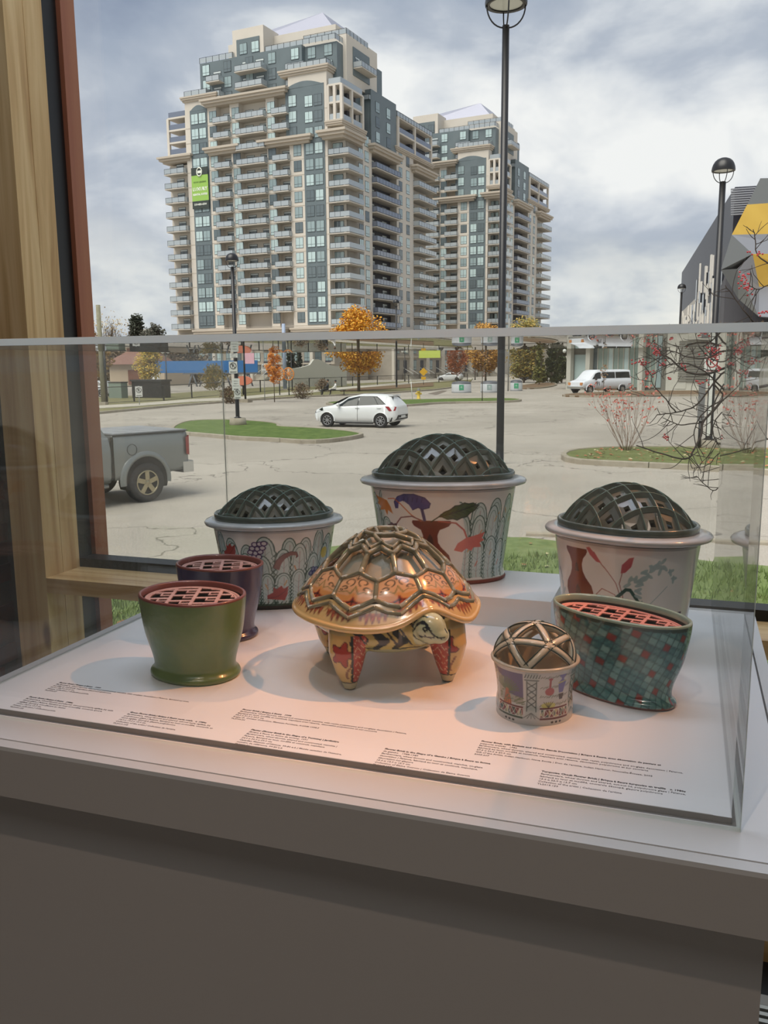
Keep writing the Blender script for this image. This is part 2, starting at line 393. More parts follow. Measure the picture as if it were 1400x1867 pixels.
# gallery lighting: two ceiling spots on the case, plus unseen fill panels added for brightness
def spot(loc, to, power, size, blend, col, label):
    t = empty('track_spotlight', loc, 0, label, 'spotlight')
    m = MB(); m.lathe([(.0, .16), (.045, .16), (.05, .14), (.055, 0), (.048, 0), (.042, .12), (0, .12)], 20)
    o = m.build('lamp_housing', m_blk, t); o.rotation_euler = (Vector(loc)-Vector(to)).to_track_quat('Z', 'Y').to_euler()
    MB().tube([(0, 0, .1), (0, 0, CEIL-loc[2])], .008).build('hanger', m_blk, t)
    l = light('SPOT', 'spot_lamp', loc, energy=power, spot_size=math.radians(size), spot_blend=blend, color=lin(col), shadow_soft_size=.035); aim(l, to)

def fill_panel(x, y, sx, sy, power, col, label):  # unseen panel with its lamp, added to brighten the plinth
    z = CEIL-.12; t = empty('fill_light', (x, y, z), 0, label, 'light')
    f = MB(); f.box((-sx/2-.04, -sy/2-.04, .01), (sx/2+.04, sy/2+.04, .12)); f.build('fill_housing', m_steel, t)
    l = light('AREA', 'fill_lamp', (x, y, z), energy=power, color=lin(col), shape='RECTANGLE', size=sx, size_y=sy); return l
fill_panel(-.6, 1.45, 2.6, .9, 50, (222, 234, 255), 'long pale fill panel added above the plinth to brighten it')
fill_panel(-.6, -1.6, 2.4, 1.2, 20, (236, 240, 244), 'pale fill panel added behind the viewer to brighten the plinth front')
spot((1.0, 1.95, 3.45), (-.46, 1.27, .97), 290, 21, .9, (255, 166, 102), 'black ceiling spotlight aimed at the display case from the right')
spot((-1.45, 1.85, 3.45), (-.44, 1.24, .97), 95, 18, .9, (255, 176, 118), 'black ceiling spotlight aimed at the display case from the left')
spot((-.5, -.87, 4.35), (-.45, 1.0, .7), 74, 44, .5, (255, 230, 210), 'black ceiling spotlight high behind the viewer washing the plinth front')
# ================================================================ ceramics in the case
rnd = random.Random(7)
def glaze(name, rough=.16, **k): return mat(name, (255, 255, 255), rough, .6, vcol=True, coat=.35, **k)
m_paint = glaze('painted_tin_glaze')
m_paint2 = mat('painted_matte_glaze', (255, 255, 255), .5, .45, vcol=True, bump=(120, .1))
m_terra = mat('terracotta_body', (124, 50, 34), .6)
m_greyglz = mat('grey_green_glaze', (92, 104, 96), .22, .6, noise=(40, .6, (60, 74, 68)), coat=.3)
m_latt = mat('lattice_green_grey_glaze', (128, 138, 130), .22, .6, noise=(30, .6, (82, 88, 78)), coat=.4)
m_lattin = mat('lattice_inner_brown_glaze', (112, 112, 98), .25, .6, noise=(26, .7, (80, 78, 66)), coat=.3)
m_white_rim = mat('pale_rim_glaze', (196, 198, 196), .18, .6, noise=(22, .6, (158, 166, 168)), coat=.4)
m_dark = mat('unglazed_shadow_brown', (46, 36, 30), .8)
def ell(a, b, t, p=2.0):
    c, s = math.cos(t), math.sin(t)
    return a*math.copysign(abs(c)**(2/p), c), b*math.copysign(abs(s)**(2/p), s)
def oval_wall(name, prof, nu, canvas, mat_, parent, p=2.0, vmap=None, start=0., warp=0.):
    """painted outer wall; prof = list of (semi-long, semi-short, z) bottom to top, canvas u runs around starting at angle start"""
    nv = len(prof); V = []; U_ = []; 
    th = np.linspace(0, 2*PI, nu+1); th = th-warp*np.sin(th+PI/2)
    c, s = np.cos(th), np.sin(th); ex = np.sign(c)*np.abs(c)**(2/p); ey = np.sign(s)*np.abs(s)**(2/p)
    P = np.array(prof); zs_ = P[:, 2]; v = (zs_-zs_[0])/(zs_[-1]-zs_[0])
    X = P[:, 0][:, None]*ex; Y = P[:, 1][:, None]*ey; Z = np.repeat(zs_[:, None], nu+1, 1)
    V = np.stack([X, Y, Z], -1).reshape(-1, 3)
    u = ((th-start)/(2*PI)) % 1.0; UU, VV = np.meshgrid(u, v)
    col = canvas.sample(UU.ravel(), VV.ravel())
    i, j = np.meshgrid(np.arange(nv-1), np.arange(nu), indexing='ij'); a = i*(nu+1)+j
    Q = np.stack([a, a+1, a+nu+2, a+nu+1], -1).reshape(-1, 4)
    return mesh_np(name, V, Q, mat_, col, True, parent)
def dense(prof, n):
    """resample a (a,b,z) profile with smooth interpolation"""
    P = np.array(prof); t = np.linspace(0, len(P)-1, n); i = np.minimum(t.astype(int), len(P)-2); f = (t-i)[:, None]
    p0 = P[np.maximum(i-1, 0)]; p1 = P[i]; p2 = P[i+1]; p3 = P[np.minimum(i+2, len(P)-1)]
    r = .5*((2*p1)+(-p0+p2)*f+(2*p0-5*p1+4*p2-p3)*f**2+(-p0+3*p1-3*p2+p3)*f**3); return [tuple(x) for x in r]
def oval_loft(mb, prof, n=72, p=2.0, m=0, close=False):
    vs = []
    for a, b, z in prof:
        for k in range(n): x, y = ell(a, b, 2*PI*k/n, p); vs.append((x, y, z))
    q = len(prof)
    fs = [(i*n+k, i*n+(k+1) % n, ((i+1) % q)*n+(k+1) % n, ((i+1) % q)*n+k) for i in range(q if close else q-1) for k in range(n)]
    mb.add(vs, fs, m, True); return mb
# ---- painting motifs (canvas units: mm around, mm up)
DG = (44, 74, 62); PALE = (190, 207, 204); CREAM = (226, 225, 219)
def leaf_arch(c, x, y0, w, h, fill=PALE, vein=(150, 104, 96)):
    """tall scalloped leaf with double green outline"""
    n = 7; L = []; R = []
    for i in range(n+1):
        t = i/n; yy = y0+h*.72*t
        L.append((x-w*(.5-.0*t), yy)); R.append((x+w*.5, yy))
    def side(sg):
        o = []
        for i in range(n):
            ya = y0+h*.72*i/n; yb = y0+h*.72*(i+1)/n
            for k in range(5): a = PI*k/5; o.append((x+sg*(w*.42+w*.10*math.sin(a)), ya+(yb-ya)*k/5))
        return o
    top = [(x+w*.46*math.cos(a), y0+h*.72+h*.28*math.sin(a)) for a in np.linspace(0, PI, 13)]
    P = side(1)+top+side(-1)[::-1]
    c.fill(P, fill); c.line(P, 1.7, DG)
    Q = [(x+(px_-x)*.74, y0+(py-y0)*.93) for px_, py in P]; c.line(Q, .9, (70, 98, 86))
    c.line([(x, y0), (x+1, y0+h*.85)], .7, vein)
    for k in range(4):
        yy = y0+h*(.15+.16*k); c.line([(x, yy), (x+w*.25, yy+h*.08)], .5, (110, 130, 128)); c.line([(x, yy), (x-w*.25, yy+h*.08)], .5, (110, 130, 128))
def dash(c, x, y, a, L, col): c.line([(x, y), (x+L*math.cos(a), y+L*math.sin(a))], 2.2, col, .85)
def vase_shape(c, x, y0, s, col=(110, 46, 32), flare=1., wide=1.):
    pr = [(0, 10), (8, 15), (22, 24), (38, 28), (52, 25), (66, 16), (78, 11), (92, 10), (104, 13), (112, 24*flare), (118, 27*flare), (122, 26*flare)]
    P = [(x-r*s*wide, y0+h*s) for h, r in pr]+[(x+r*s*wide, y0+h*s) for h, r in pr[::-1]]; c.fill(P, col); c.line(P+[P[0]], .8, (96, 34, 26))
    for yy, k in ((40, 1), (84, .7)):
        c.fill([(x-8*s*k, y0+(yy-8)*s), (x+8*s*k, y0+(yy-8)*s), (x+5*s*k, y0+(yy+4)*s), (x, y0+(yy+12)*s), (x-5*s*k, y0+(yy+4)*s)], (58, 26, 22), .8)
def blob(c, x, y, r, n, amp, col, ph=0., out=None, sq=1.):
    P = [(x+(r*(1+amp*math.cos(n*t+ph)))*math.cos(t), y+sq*(r*(1+amp*math.cos(n*t+ph)))*math.sin(t)) for t in np.linspace(0, 2*PI, 60)]
    c.fill(P, col); 
    if out: c.line(P, .9, out)

def oval_jar(name, label, loc, rot, base, top, flange, H, dome, canvas, hem, gridrot=.78, ncell=4.2, lip=.012, tint=None):
    """oval tapering jar: painted wall, foot, rolled flange, green collar, vaulted lattice with an inner pierced vault"""
    root = empty(name, loc, rot, label, 'jar', 'large oval jars with lattice domes')
    (ba, bb), (ta, tb), (fa, fb) = base, top, flange
    prof = []
    for i in range(15):
        t = i/14; k = t**1.15
        prof.append((ba+(ta-ba)*k, bb+(tb-bb)*k, .010+(H-.018-.010)*t))
    prof[0] = (ba+.004, bb+.004, .008); 
    nu = int(2*PI*(ta+tb)/2/.0013)
    oval_wall('wall', dense(prof, int(H/.0009)), nu, canvas, m_paint, root, 2.2, warp=.5)
    f = MB(); oval_loft(f, [(ba-.01, bb-.01, .0), (ba+.003, bb+.003, 0), (ba+.006, bb+.006, .004), (ba+.004, bb+.004, .0085)], 72, 2.2)
    k = len(f.v); f.add([(0, 0, .0005)], []); f.f += [(k, (i+1) % 72, i) for i in range(72)]; f.m += [0]*72; f.sm += [False]*72
    f.build('foot_ring', hem, root)
    f = MB(); z = H-.018
    oval_loft(f, [(ta-.001, tb-.001, z), (ta+.002, tb+.002, z+.002), (fa-.010, fb-.009, z+.003), (fa-.002, fb-.002, z+.006), (fa, fb, z+.0105), (fa-.003, fb-.003, z+.0145), (fa-.012, fb-.011, z+.0165), (ta-.002, tb-.002, z+.018), (ta-.012, tb-.012, z+.016), (ta-.012, tb-.012, z)], 96, 2.15, close=True)
    f.build('rolled_rim', m_white_rim, root)
    f = MB(); oval_loft(f, [(ba-.006, bb-.006, .02), (ta-.010, tb-.010, H-.01)], 64, 2.2)
    f.build('inner_wall', m_lattin, root)
    # collar
    ca, cb = ta-.006, tb-.006
    f = MB(); oval_loft(f, [(ca-.004, cb-.004, z+.010), (ca+.002, cb+.002, z+.014), (ca+.0035, cb+.0035, z+.028), (ca+.001, cb+.001, z+.031), (ca-.004, cb-.004, z+.029), (ca-.006, cb-.006, z+.010)], 96, 2.15, close=True)
    f.build('collar', m_greyglz, root)
    zc = z+.022; A, B = ca-.004, cb-.004
    def dz(x, y): r2 = (x/A)**2+(y/B)**2; return zc+dome*(max(0, 1-r2)**.78) if r2 < 1 else zc
    cell = (A*2)/ncell/1.41
    def rib(ang, off):
        # vertical plane through direction ang with normal offset off
        d = (math.cos(ang), math.sin(ang)); n_ = (-d[1], d[0])
        aa = (d[0]/A)**2+(d[1]/B)**2; bq = 2*off*(d[0]*n_[0]/A**2+d[1]*n_[1]/B**2); cq = off*off*((n_[0]/A)**2+(n_[1]/B)**2)-1
        D = bq*bq-4*aa*cq
        if D <= 0: return
        t0, t1 = (-bq-math.sqrt(D))/2/aa, (-bq+math.sqrt(D))/2/aa
        mb = MB(); N_ = 28; w = .0009; vs = []
        for i in range(N_+1):
            s_ = (1-math.cos(PI*i/N_))/2; tt = t0+(t1-t0)*s_; x, y = d[0]*tt+n_[0]*off, d[1]*tt+n_[1]*off; zt = dz(x*.999, y*.999)
            zb = max(zc-.004, zt-.010)
            for sx_, zz in ((-1, zb), (-1, zt-.001), (-.5, zt), (.5, zt), (1, zt-.001), (1, zb)): vs.append((x+n_[0]*w*sx_, y+n_[1]*w*sx_, zz))
        fs = [(i*6+k, i*6+(k+1) % 6, (i+1)*6+(k+1) % 6, (i+1)*6+k) for i in range(N_) for k in range(6)]
        mb.add(vs, fs, 0, False)
        # green line along the crest, painted in for lit rib edges
        mb.tube([(vs[i*6+2][0]+n_[0]*w*.5, vs[i*6+2][1]+n_[1]*w*.5, vs[i*6+2][2]) for i in range(N_+1)], .0010, 4, 1, False)
        mb.build('lattice_rib', [m_latt, m_crest], root)
    for sg in (1, -1):
        a = sg*gridrot
        kmax = int(A/cell)+2
        for k in range(-kmax, kmax+1): rib(a, (k+.5)*cell)
    # inner pierced vault
    mb = MB(); d1 = Vector((math.cos(gridrot), math.sin(gridrot))); d2 = Vector((math.cos(-gridrot), math.sin(-gridrot)))
    # cells bounded by both families: solve positions
    M2 = Matrix(((-d1.y, d1.x), (-d2.y, d2.x))).inverted()
    def pt(i, j): q = M2 @ Vector((i*cell, j*cell)); return q
    rr = random.Random(3)
    for i in range(-9, 9):
        for j in range(-9, 9):
            cs = [pt(i+.5+a_, j+.5+b_) for a_, b_ in ((0, 0), (1, 0), (1, 1), (0, 1))]
            if sum(1 for q in cs if (q.x/A)**2+(q.y/B)**2 < .95) < 1: continue
            c_ = sum(cs, Vector((0, 0)))/4; hs = .26+rr.random()*.14
            oo = []; ii = []
            for q in cs:
                r = math.sqrt((q.x/A)**2+(q.y/B)**2)
                if r > .985: q = q*(.985/r)
                oo.append((q.x, q.y, dz(q.x, q.y)-.009)); h = c_+(q-c_)*hs; ii.append((h.x, h.y, dz(h.x, h.y)-.0105))
            mb.add(oo+ii, [(k, (k+1) % 4, 4+(k+1) % 4, 4+k) for k in range(4)], 0, False)
            lo = [(x, y, z_-.006) for x, y, z_ in ii]; mb.add(ii+lo, [(k, (k+1) % 4, 4+(k+1) % 4, 4+k) for k in range(4)], 0, False)
    mb.build('pierced_vault', m_lattin, root)
    return root
m_crest = mat('lattice_crest_lit_green', (96, 124, 110), .25, .6, coat=.3)

def leafy_canvas(circ, Hh, seed, frac0, frac1, extra):
    c = Canvas(int(circ*1000/.5), int(Hh*1000/.5), CREAM, circ*1000, Hh*1000); r = random.Random(seed)
    C_, H_ = circ*1000, Hh*1000
    for row, (y0, hh) in enumerate(((H_*.25, .70), (H_*.05, .70), (0, .45))):
        x = frac0*C_+(row % 2)*12
        while x < frac1*C_:
            w = r.uniform(25, 34); h = H_*hh*r.uniform(.85, 1.1); leaf_arch(c, x, max(0, y0+r.uniform(-8, 8)), w, min(h, H_*.96-y0))
            if r.random() < .7: dash(c, x+r.uniform(-6, 6), y0+h*r.uniform(.3, .8), r.choice((1.2, 1.9)), 12, r.choice(((196, 120, 60), (190, 96, 76), (200, 150, 90))))
            x += w*(1.12 if row < 1 else 1.0)
    extra(c, C_, H_); return c
# canvas u: 0 = local +x (right end of jar), .75 = local -y (towards the camera)
def deco_left(c, C_, H_):
    u = lambda f: f*C_
    for fx, fy in ((.70, .72),):
        for dx, dy in ((0, 0), (9, 3), (-9, 2), (4, 10), (-5, 11), (13, 12), (0, 20), (9, 21), (-3, -9), (6, -8), (16, 22)):
            c.ell(u(fx)+dx, H_*fy+dy, 5, 5, (206, 202, 206), stroke=(1.8, (66, 44, 88)))
    for dx, dy in ((0, 0), (9, 3), (4, 10), (-5, 11), (0, 20), (9, 19), (-3, -9)): c.ell(u(.86)+dx, H_*.34+dy, 4.5, 5, (128, 132, 160), stroke=(1.8, (50, 54, 104)))
    c.fill([(u(.765)+x, H_*.60+y) for x, y in ((-14, -14), (-9, 4), (0, 16), (14, 22), (24, 20), (27, 10), (23, 6), (22, 13), (13, 13), (4, 6), (-2, -4), (-6, -20))], (124, 82, 78)); 
    c.line([(u(.765)+x, H_*.60+y) for x, y in ((-14, -14), (-9, 4), (0, 16), (14, 22), (24, 20), (27, 10), (23, 6))], 1.2, (70, 40, 44))
    for fx, fy, col in ((.755, .13, (158, 52, 44)), (.615, .70, (166, 58, 50))):
        c.fill([(u(fx)+x, H_*fy+y) for x, y in ((-20, -6), (-6, -8), (10, -10), (15, 4), (16, 22), (8, 16), (4, 24), (-4, 16), (-8, 22), (-9, 8), (-20, 2))], col)
        c.line([(u(fx)+x, H_*fy+y) for x, y in ((-20, -6), (-2, -1), (10, 10), (14, 20))], .9, (100, 26, 28))
    c.ell(u(.905), H_*.66, 11, 13, (204, 190, 84)); c.ell(u(.55), H_*.6, 10, 12, (204, 190, 84))
    c.line([(u(.945)+x, H_*.76+y) for x, y in ((0, 0), (0, 14), (4, 22), (11, 22), (14, 14), (12, 8))], 4, (150, 138, 150))
    c.fill([(0, 0), (C_, 0), (C_, 5), (0, 5)], (66, 84, 72)); 
    for k in range(90): x = C_*k/90; c.line([(x, 2), (x+5, 9)], 1.2, (40, 58, 50))
    c.fill([(0, H_-4), (C_, H_-4), (C_, H_), (0, H_)], (188, 190, 188))
def deco_centre(c, C_, H_):
    u = lambda f: f*C_
    c.fill([(u(.625), 0), (u(.79), 0), (u(.80), H_*.5), (u(.775), H_), (u(.60), H_), (u(.60), H_*.6)], CREAM)
    for x, y0, w, h in ((.63, 5, 26, 90), (.605, 60, 26, 80), (.655, 0, 24, 70)): leaf_arch(c, u(x), y0, w, h)
    X = u(.725)
    vase_shape(c, X, 0, 1.12)
    c.line([(X-8, 138), (X-12, 165), (X-20, 178), (X-34, 186)], 5, (66, 62, 110)); 
    c.fill([(X-30+x, 168+y) for x, y in ((-32, -6), (-34, 8), (-26, 20), (-12, 27), (6, 28), (24, 20), (32, 8), (30, -2), (20, -6), (12, -2), (2, -8), (-4, 4), (-14, 12), (-24, 8), (-26, -6))], (72, 68, 132))
    c.line([(X-30+x, 168+y) for x, y in ((-32, -6), (-34, 8), (-26, 20), (-12, 27), (6, 28), (24, 20), (32, 8), (30, -2), (20, -6), (12, -2), (2, -8))], 1.4, (36, 34, 84))
    for k in range(5): c.line([(X-44+k*8, 178), (X-42+k*8, 188)], 1., (36, 34, 84))
    P = [(X+4, 136), (X+12, 146)]
    lf = []
    for k in range(9):
        t = k/8; lf.append((X+14+58*t, 146+26*t+13*math.sin(PI*t)+(3 if k % 2 else 0)))
    for k in range(8, -1, -1):
        t = k/8; lf.append((X+14+58*t+4, 146+26*t-15*math.sin(PI*t)-(3 if k % 2 else 0)))
    c.fill(lf, (66, 84, 46)); c.line(lf+[lf[0]], 1.7, (26, 40, 24)); c.line([(X+2, 134), (X+14, 146), (X+70, 172)], 1.8, (26, 40, 24))
    for k in range(1, 8): t = k/8; c.line([(X+14+58*t, 146+26*t), (X+20+58*t, 146+26*t+8)], .8, (30, 46, 26)); c.line([(X+14+58*t, 146+26*t), (X+24+58*t, 146+26*t-6)], .8, (30, 46, 26))
    c.fill([(X-104+x, 160+y) for x, y in ((-16, 28), (-6, 14), (-12, 8), (0, 2), (-4, -6), (12, -4), (18, -16), (22, -4), (34, -12), (30, 4), (22, 18), (8, 22), (-6, 24))], (196, 122, 44))
    c.line([(X-78, 182), (X-64, 184), (X-50, 172), (X-30, 148), (X-14, 136)], 2.2, (196, 110, 70))
    c.line([(X-10, 136), (X-30, 146), (X-52, 142), (X-66, 124)], 2.6, (128, 84, 84)); blob(c, X-74, 118, 13, 7, .16, (92, 56, 60), 0, (56, 30, 36), .7)
    c.line([(X+14, 136), (X+38, 132), (X+52, 116), (X+58, 98)], 3, (176, 84, 72))
    c.fill([(X+62+x, 84+y) for x, y in ((-26, -14), (-20, 2), (-6, 14), (14, 20), (32, 26), (26, 12), (32, 8), (22, 2), (26, -8), (10, -8), (6, -16), (-4, -10), (-12, -18))], (196, 100, 88))
    c.fill([(0, H_-5), (C_, H_-5), (C_, H_), (0, H_)], (170, 170, 168)); c.fill([(0, 0), (C_, 0), (C_, 2), (0, 2)], (168, 160, 150))
def deco_right():
    circ, Hh = .80, .20; c = Canvas(int(circ*1000/.5), int(Hh*1000/.5), (224, 223, 219), circ*1000, Hh*1000); C_, H_ = circ*1000, Hh*1000
    c.fill([(0, H_-5), (C_, H_-5), (C_, H_), (0, H_)], (172, 172, 170))
    X = C_*.685; 
    vase_shape(c, X, 66, .98, (112, 46, 30), .75, 1.25); 
    m = C_*.78
    c.line([(m-6, 60), (m+6, 100), (m-4, 130), (m-26, 162), (m-38, 184)], 1.1, (128, 60, 52)); c.fill([(m-26, 164), (m-34, 178), (m-46, 192), (m-52, 190), (m-46, 178), (m-34, 166)], (190, 96, 102))
    c.line([(m+14, 60), (m+8, 110), (m+2, 130), (m+8, 156)], 1.1, (128, 60, 52)); c.fill([(m+4, 150), (m+6, 166), (m+18, 180), (m+26, 182), (m+22, 164), (m+12, 152)], (178, 78, 88))
    c.line([(m-38, 60), (m-38, 100), (m-26, 116), (m-6, 108), (m+10, 90)], 1.1, (140, 80, 66))
    b = m+16
    c.line([(b-36, 84), (b-2, 120), (b+6, 120), (b+32, 86), (b-4, 84), (b-36, 90)], 6, (38, 74, 68)); c.fill([(b-34, 20), (b-30, 80), (b+30, 78), (b+34, 20)], (178, 186, 92)); 
    for k in range(5): c.line([(b-28+k*13, 24), (b-22+k*13, 60)], 2, (44, 60, 50))
    r = random.Random(5); gx, gy = C_*.875, 120
    for k in range(26):
        a = .4+k*.19; R_ = 44; x = gx+R_*.8*math.cos(a); y = gy+R_*math.sin(a); d = a+r.choice((.6, -.6, 1.2))
        c.ell(x+5*math.cos(d), y+5*math.sin(d), 8, 3.2, (156, 176, 178), d, .9)
    c.line([(gx-30, 60), (gx-20, 90), (gx+20, 130)], 1.4, (156, 176, 178))
    for k in range(14): x, y = C_*.80+k*5, 130+k*3; c.ell(x, y+r.uniform(-9, 9), 8, 3.2, (152, 174, 174), r.uniform(0, 3), .85)
    vase_shape(c, C_*.945, 2, .62, (84, 80, 140)); vase_shape(c, C_*.60, 2, .62, (96, 84, 104))
    for k in range(20): x, y = C_*.585+r.uniform(-26, 30), 84+r.uniform(0, 70); c.ell(x, y, 12, 4, (160, 178, 184), r.uniform(0, 3), .7)
    vase_shape(c, C_*.2, 20, 1., (136, 52, 34)); vase_shape(c, C_*.38, 10, .8, (84, 80, 140))
    return c
PI2 = PI*2
H1 = .192
oval_jar('lattice_jar', 'oval jar with grapes and scalloped leaves, leftmost of the lattice-domed jars', (-.852, 1.715, BZ), math.radians(27), (.110, .078), (.134, .098), (.153, .114), H1, .066,
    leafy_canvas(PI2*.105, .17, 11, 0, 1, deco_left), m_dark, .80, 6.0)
oval_jar('lattice_jar', 'largest oval jar, painted with a brown vase and purple flower, on the low block', (-.492, 1.815, RZ), math.radians(15), (.132, .085), (.158, .105), (.181, .122), .222, .088,
    leafy_canvas(PI2*.12, .204, 23, 0, 1, deco_centre), m_terra, .72, 6.6)
oval_jar('lattice_jar', 'oval jar painted with a tall brown vase and blue-green wreath, rightmost lattice-domed jar', (-.093, 1.640, BZ), math.radians(-20), (.112, .08), (.134, .098), (.155, .114), .222, .078,
    deco_right(), m_terra, .66, 6.0)

# ---------------------------------------------------------------- small oval pots with pierced lids
def pierced_lid(a, b, n_x, n_y, th, root, m, gr=0., scale=.030, off=(0, 0)):
    """flat oval disc with interlocking L-shaped and bar-shaped openings"""
    step = .0011; mb = MB(); nx, ny = int(2*a/step), int(2*b/step)
    def solid(x, y):
        r = math.hypot(x/a, y/b)
        if r >= 1: return None
        if r > .90: return True
        c_, s_ = math.cos(gr), math.sin(gr); X = (x*c_+y*s_+off[0])/scale; Y = (-x*s_+y*c_+off[1])/(scale*.86)
        i = math.floor(X); X -= i; Y += (.5 if i % 2 else 0); Y -= math.floor(Y)
        if X < .14: return True
        X = (X-.14)/.86
        if Y < .13: return True
        if Y < .47: return False                       # long bar of the L
        if X < .52 : return False if Y < .90 else True  # upright of the L
        if X < .60: return True
        if Y < .60: return True
        return False if Y < .88 else True
    grid = {}
    V = []; Fq = []
    S_ = [[solid(-a+(i+.5)*step, -b+(j+.5)*step) for j in range(ny)] for i in range(nx)]
    # merge runs in j to keep it light
    for i in range(nx):
        j = 0
        while j < ny:
            if S_[i][j]:
                k = j
                while k < ny and S_[i][k]: k += 1
                x0, x1, y0, y1 = -a+i*step, -a+(i+1)*step, -b+j*step, -b+k*step
                mb.box((x0, y0, -th), (x1, y1, 0)); j = k
            else: j += 1
    return mb
def small_pot(name, label, loc, rot, base, top, H, wall_mat, rim_mat, lid_mat, gr, scale, canvas=None, thick=.006, liddepth=.006, flare=True, off=(0, 0), gap=.003, group=None, mouth=None, ring=None):
    root = empty(name, loc, rot, label, 'pot', group)
    (ba, bb), (ta, tb) = base, top
    if flare: pr = [(ba+.001, bb+.001, .0), (ba+.004, bb+.004, .004), (ba+.0035, bb+.0035, .009), (ba-.003, bb-.003, .018), (ba-.001, bb-.001, .036), ((ba+ta)/2+.001, (bb+tb)/2+.001, H*.55), (ta-.002, tb-.002, H*.85), (ta, tb, H)]
    else: pr = [(ba+.001, bb+.001, .0), (ba+.002, bb+.002, .004), (ba+.0, bb+.0, .012), ((ba+ta)/2, (bb+tb)/2, H*.5), (ta, tb, H)]
    if canvas is None:
        f = MB(); oval_loft(f, dense(pr, 40), 80, 2.1)
        f.build('wall', wall_mat, root)
    else: oval_wall('wall', dense(pr, int(H/.0011)), int(PI*(ta+tb)/.0011), canvas, wall_mat, root, 2.1)
    f = MB(); t2 = thick
    oval_loft(f, [(ta, tb, H), (ta-.0005, tb-.0005, H+.003), (ta-t2*.5, tb-t2*.5, H+.0045), (ta-t2, tb-t2, H+.002), (ta-t2-.001, tb-t2-.001, H-.02), (ta-t2*.8, tb-t2*.8, H-.02), (ta-t2*.55, tb-t2*.55, H-.004)], 80, 2.1, close=True)
    f.build('rim', rim_mat, root)
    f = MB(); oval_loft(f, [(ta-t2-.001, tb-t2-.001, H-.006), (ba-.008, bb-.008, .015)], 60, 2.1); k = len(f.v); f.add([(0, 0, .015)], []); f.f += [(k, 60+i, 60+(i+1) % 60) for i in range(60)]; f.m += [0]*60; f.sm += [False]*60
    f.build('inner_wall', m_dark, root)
    mb = MB(); oval_loft(mb, [(ba, bb, 0), (.001, .001, 0)], 60, 2.1); mb.build('base', m_terra, root)
    la, lb = ta-t2-gap, tb-t2-gap
    lid = pierced_lid(la*.985, lb*.985, 0, 0, .0018, root, lid_mat, gr, scale, off)
    lo = lid.build('pierced_lid', lid_mat, root, (0, 0, H-liddepth))
    r_ = MB(); oval_loft(r_, [(la, lb, -.006), (la, lb, .0005), (la-.0015, lb-.0015, .0012), (la*.93, lb*.93, .0004), (la*.93, lb*.93, -.006)], 80, 2.0, close=True); r_.build('lid_edge', lid_mat, lo)
    return root
m_green = mat('leaf_green_glaze', (106, 130, 78), .28, .6, noise=(16, .55, (86, 108, 64)), bump=(70, .12), coat=.25)
m_blue = mat('deep_blue_purple_glaze', (56, 50, 84), .22, .6, noise=(20, .5, (76, 62, 84)), coat=.4)
m_lidp = mat('pinkish_terracotta_lid', (204, 166, 156), .45, noise=(30, .5, (160, 104, 96)))
m_rimt = mat('red_brown_rim', (120, 66, 58), .3, .6, coat=.3)
m_lids = mat('salmon_terracotta_lid', (214, 142, 128), .55)
small_pot('flower_pot', 'green glazed oval pot with a cut-out terracotta lid', (-.778, 1.246, BZ), math.radians(-10), (.077, .062), (.096, .078), .139, m_green, m_rimt, m_lidp, .55, .041, group='plain oval pots with cut-out lids')
small_pot('flower_pot', 'dark blue oval pot with a cut-out lid, partly behind the green pot', (-.842, 1.452, BZ), math.radians(0), (.068, .055), (.087, .07), .142, m_blue, m_rimt, m_lidp, .45, .038, group='plain oval pots with cut-out lids')
# turquoise basket-weave pot
cq = .60; Hq = .134
c = Canvas(int(cq*1000/.6), int(Hq*1000/.6), (62, 112, 112), cq*1000, Hq*1000); rt = random.Random(9)
cs = 12.5
for i in range(-4, 60):
    for j in range(-30, 40):
        # diagonal squares laid on a skewed grid
        x = i*cs*.98+j*cs*.34; y = j*cs*.88-i*cs*.36
        if x < -20 or x > cq*1000+20 or y < -20 or y > Hq*1000+20: continue
        q = [(x, y), (x+cs*.93, y-cs*.33), (x+cs*1.25, y+cs*.52), (x+cs*.33, y+cs*.86)]
        red = (i % 4 == 0 and j % 4 == 0) or (i % 4 == 2 and j % 4 == 2 and rt.random() < .75)
        t_c = rt.random()
        col = (132, 44, 36) if red else tuple((np.array((52, 104, 106))*(1-t_c)+np.array((122, 166, 160))*t_c).tolist())
        c.fill(q, col); 
        if not red:
            for k in range(3): c.line([(x+rt.uniform(0, cs), y+rt.uniform(0, cs*.6)), (x+rt.uniform(0, cs), y+rt.uniform(0, cs*.6))], 2.2, (150, 182, 172), .22)
        c.line([q[0], q[1]], 1.2, (34, 64, 66), .8); c.line([q[0], q[3]], 1.2, (34, 64, 66), .8)
for k in range(60): x = k*10; c.ell(x+rt.uniform(-4, 4), Hq*1000-2, 7, 3.5, (34, 62, 56))
c.fill([(0, 0), (600, 0), (600, 4), (0, 4)], (112, 44, 32))
m_tqrim = mat('celadon_rim', (142, 162, 142), .2, .6, noise=(40, .5, (170, 180, 156)), coat=.4)
small_pot('flower_pot', 'turquoise checked oval pot with red squares and a salmon lid', (-.083, 1.372, BZ), math.radians(-29), (.096, .047), (.119, .062), Hq, m_paint, m_tqrim, m_lids, .3, .036, c, .006, .010, True)

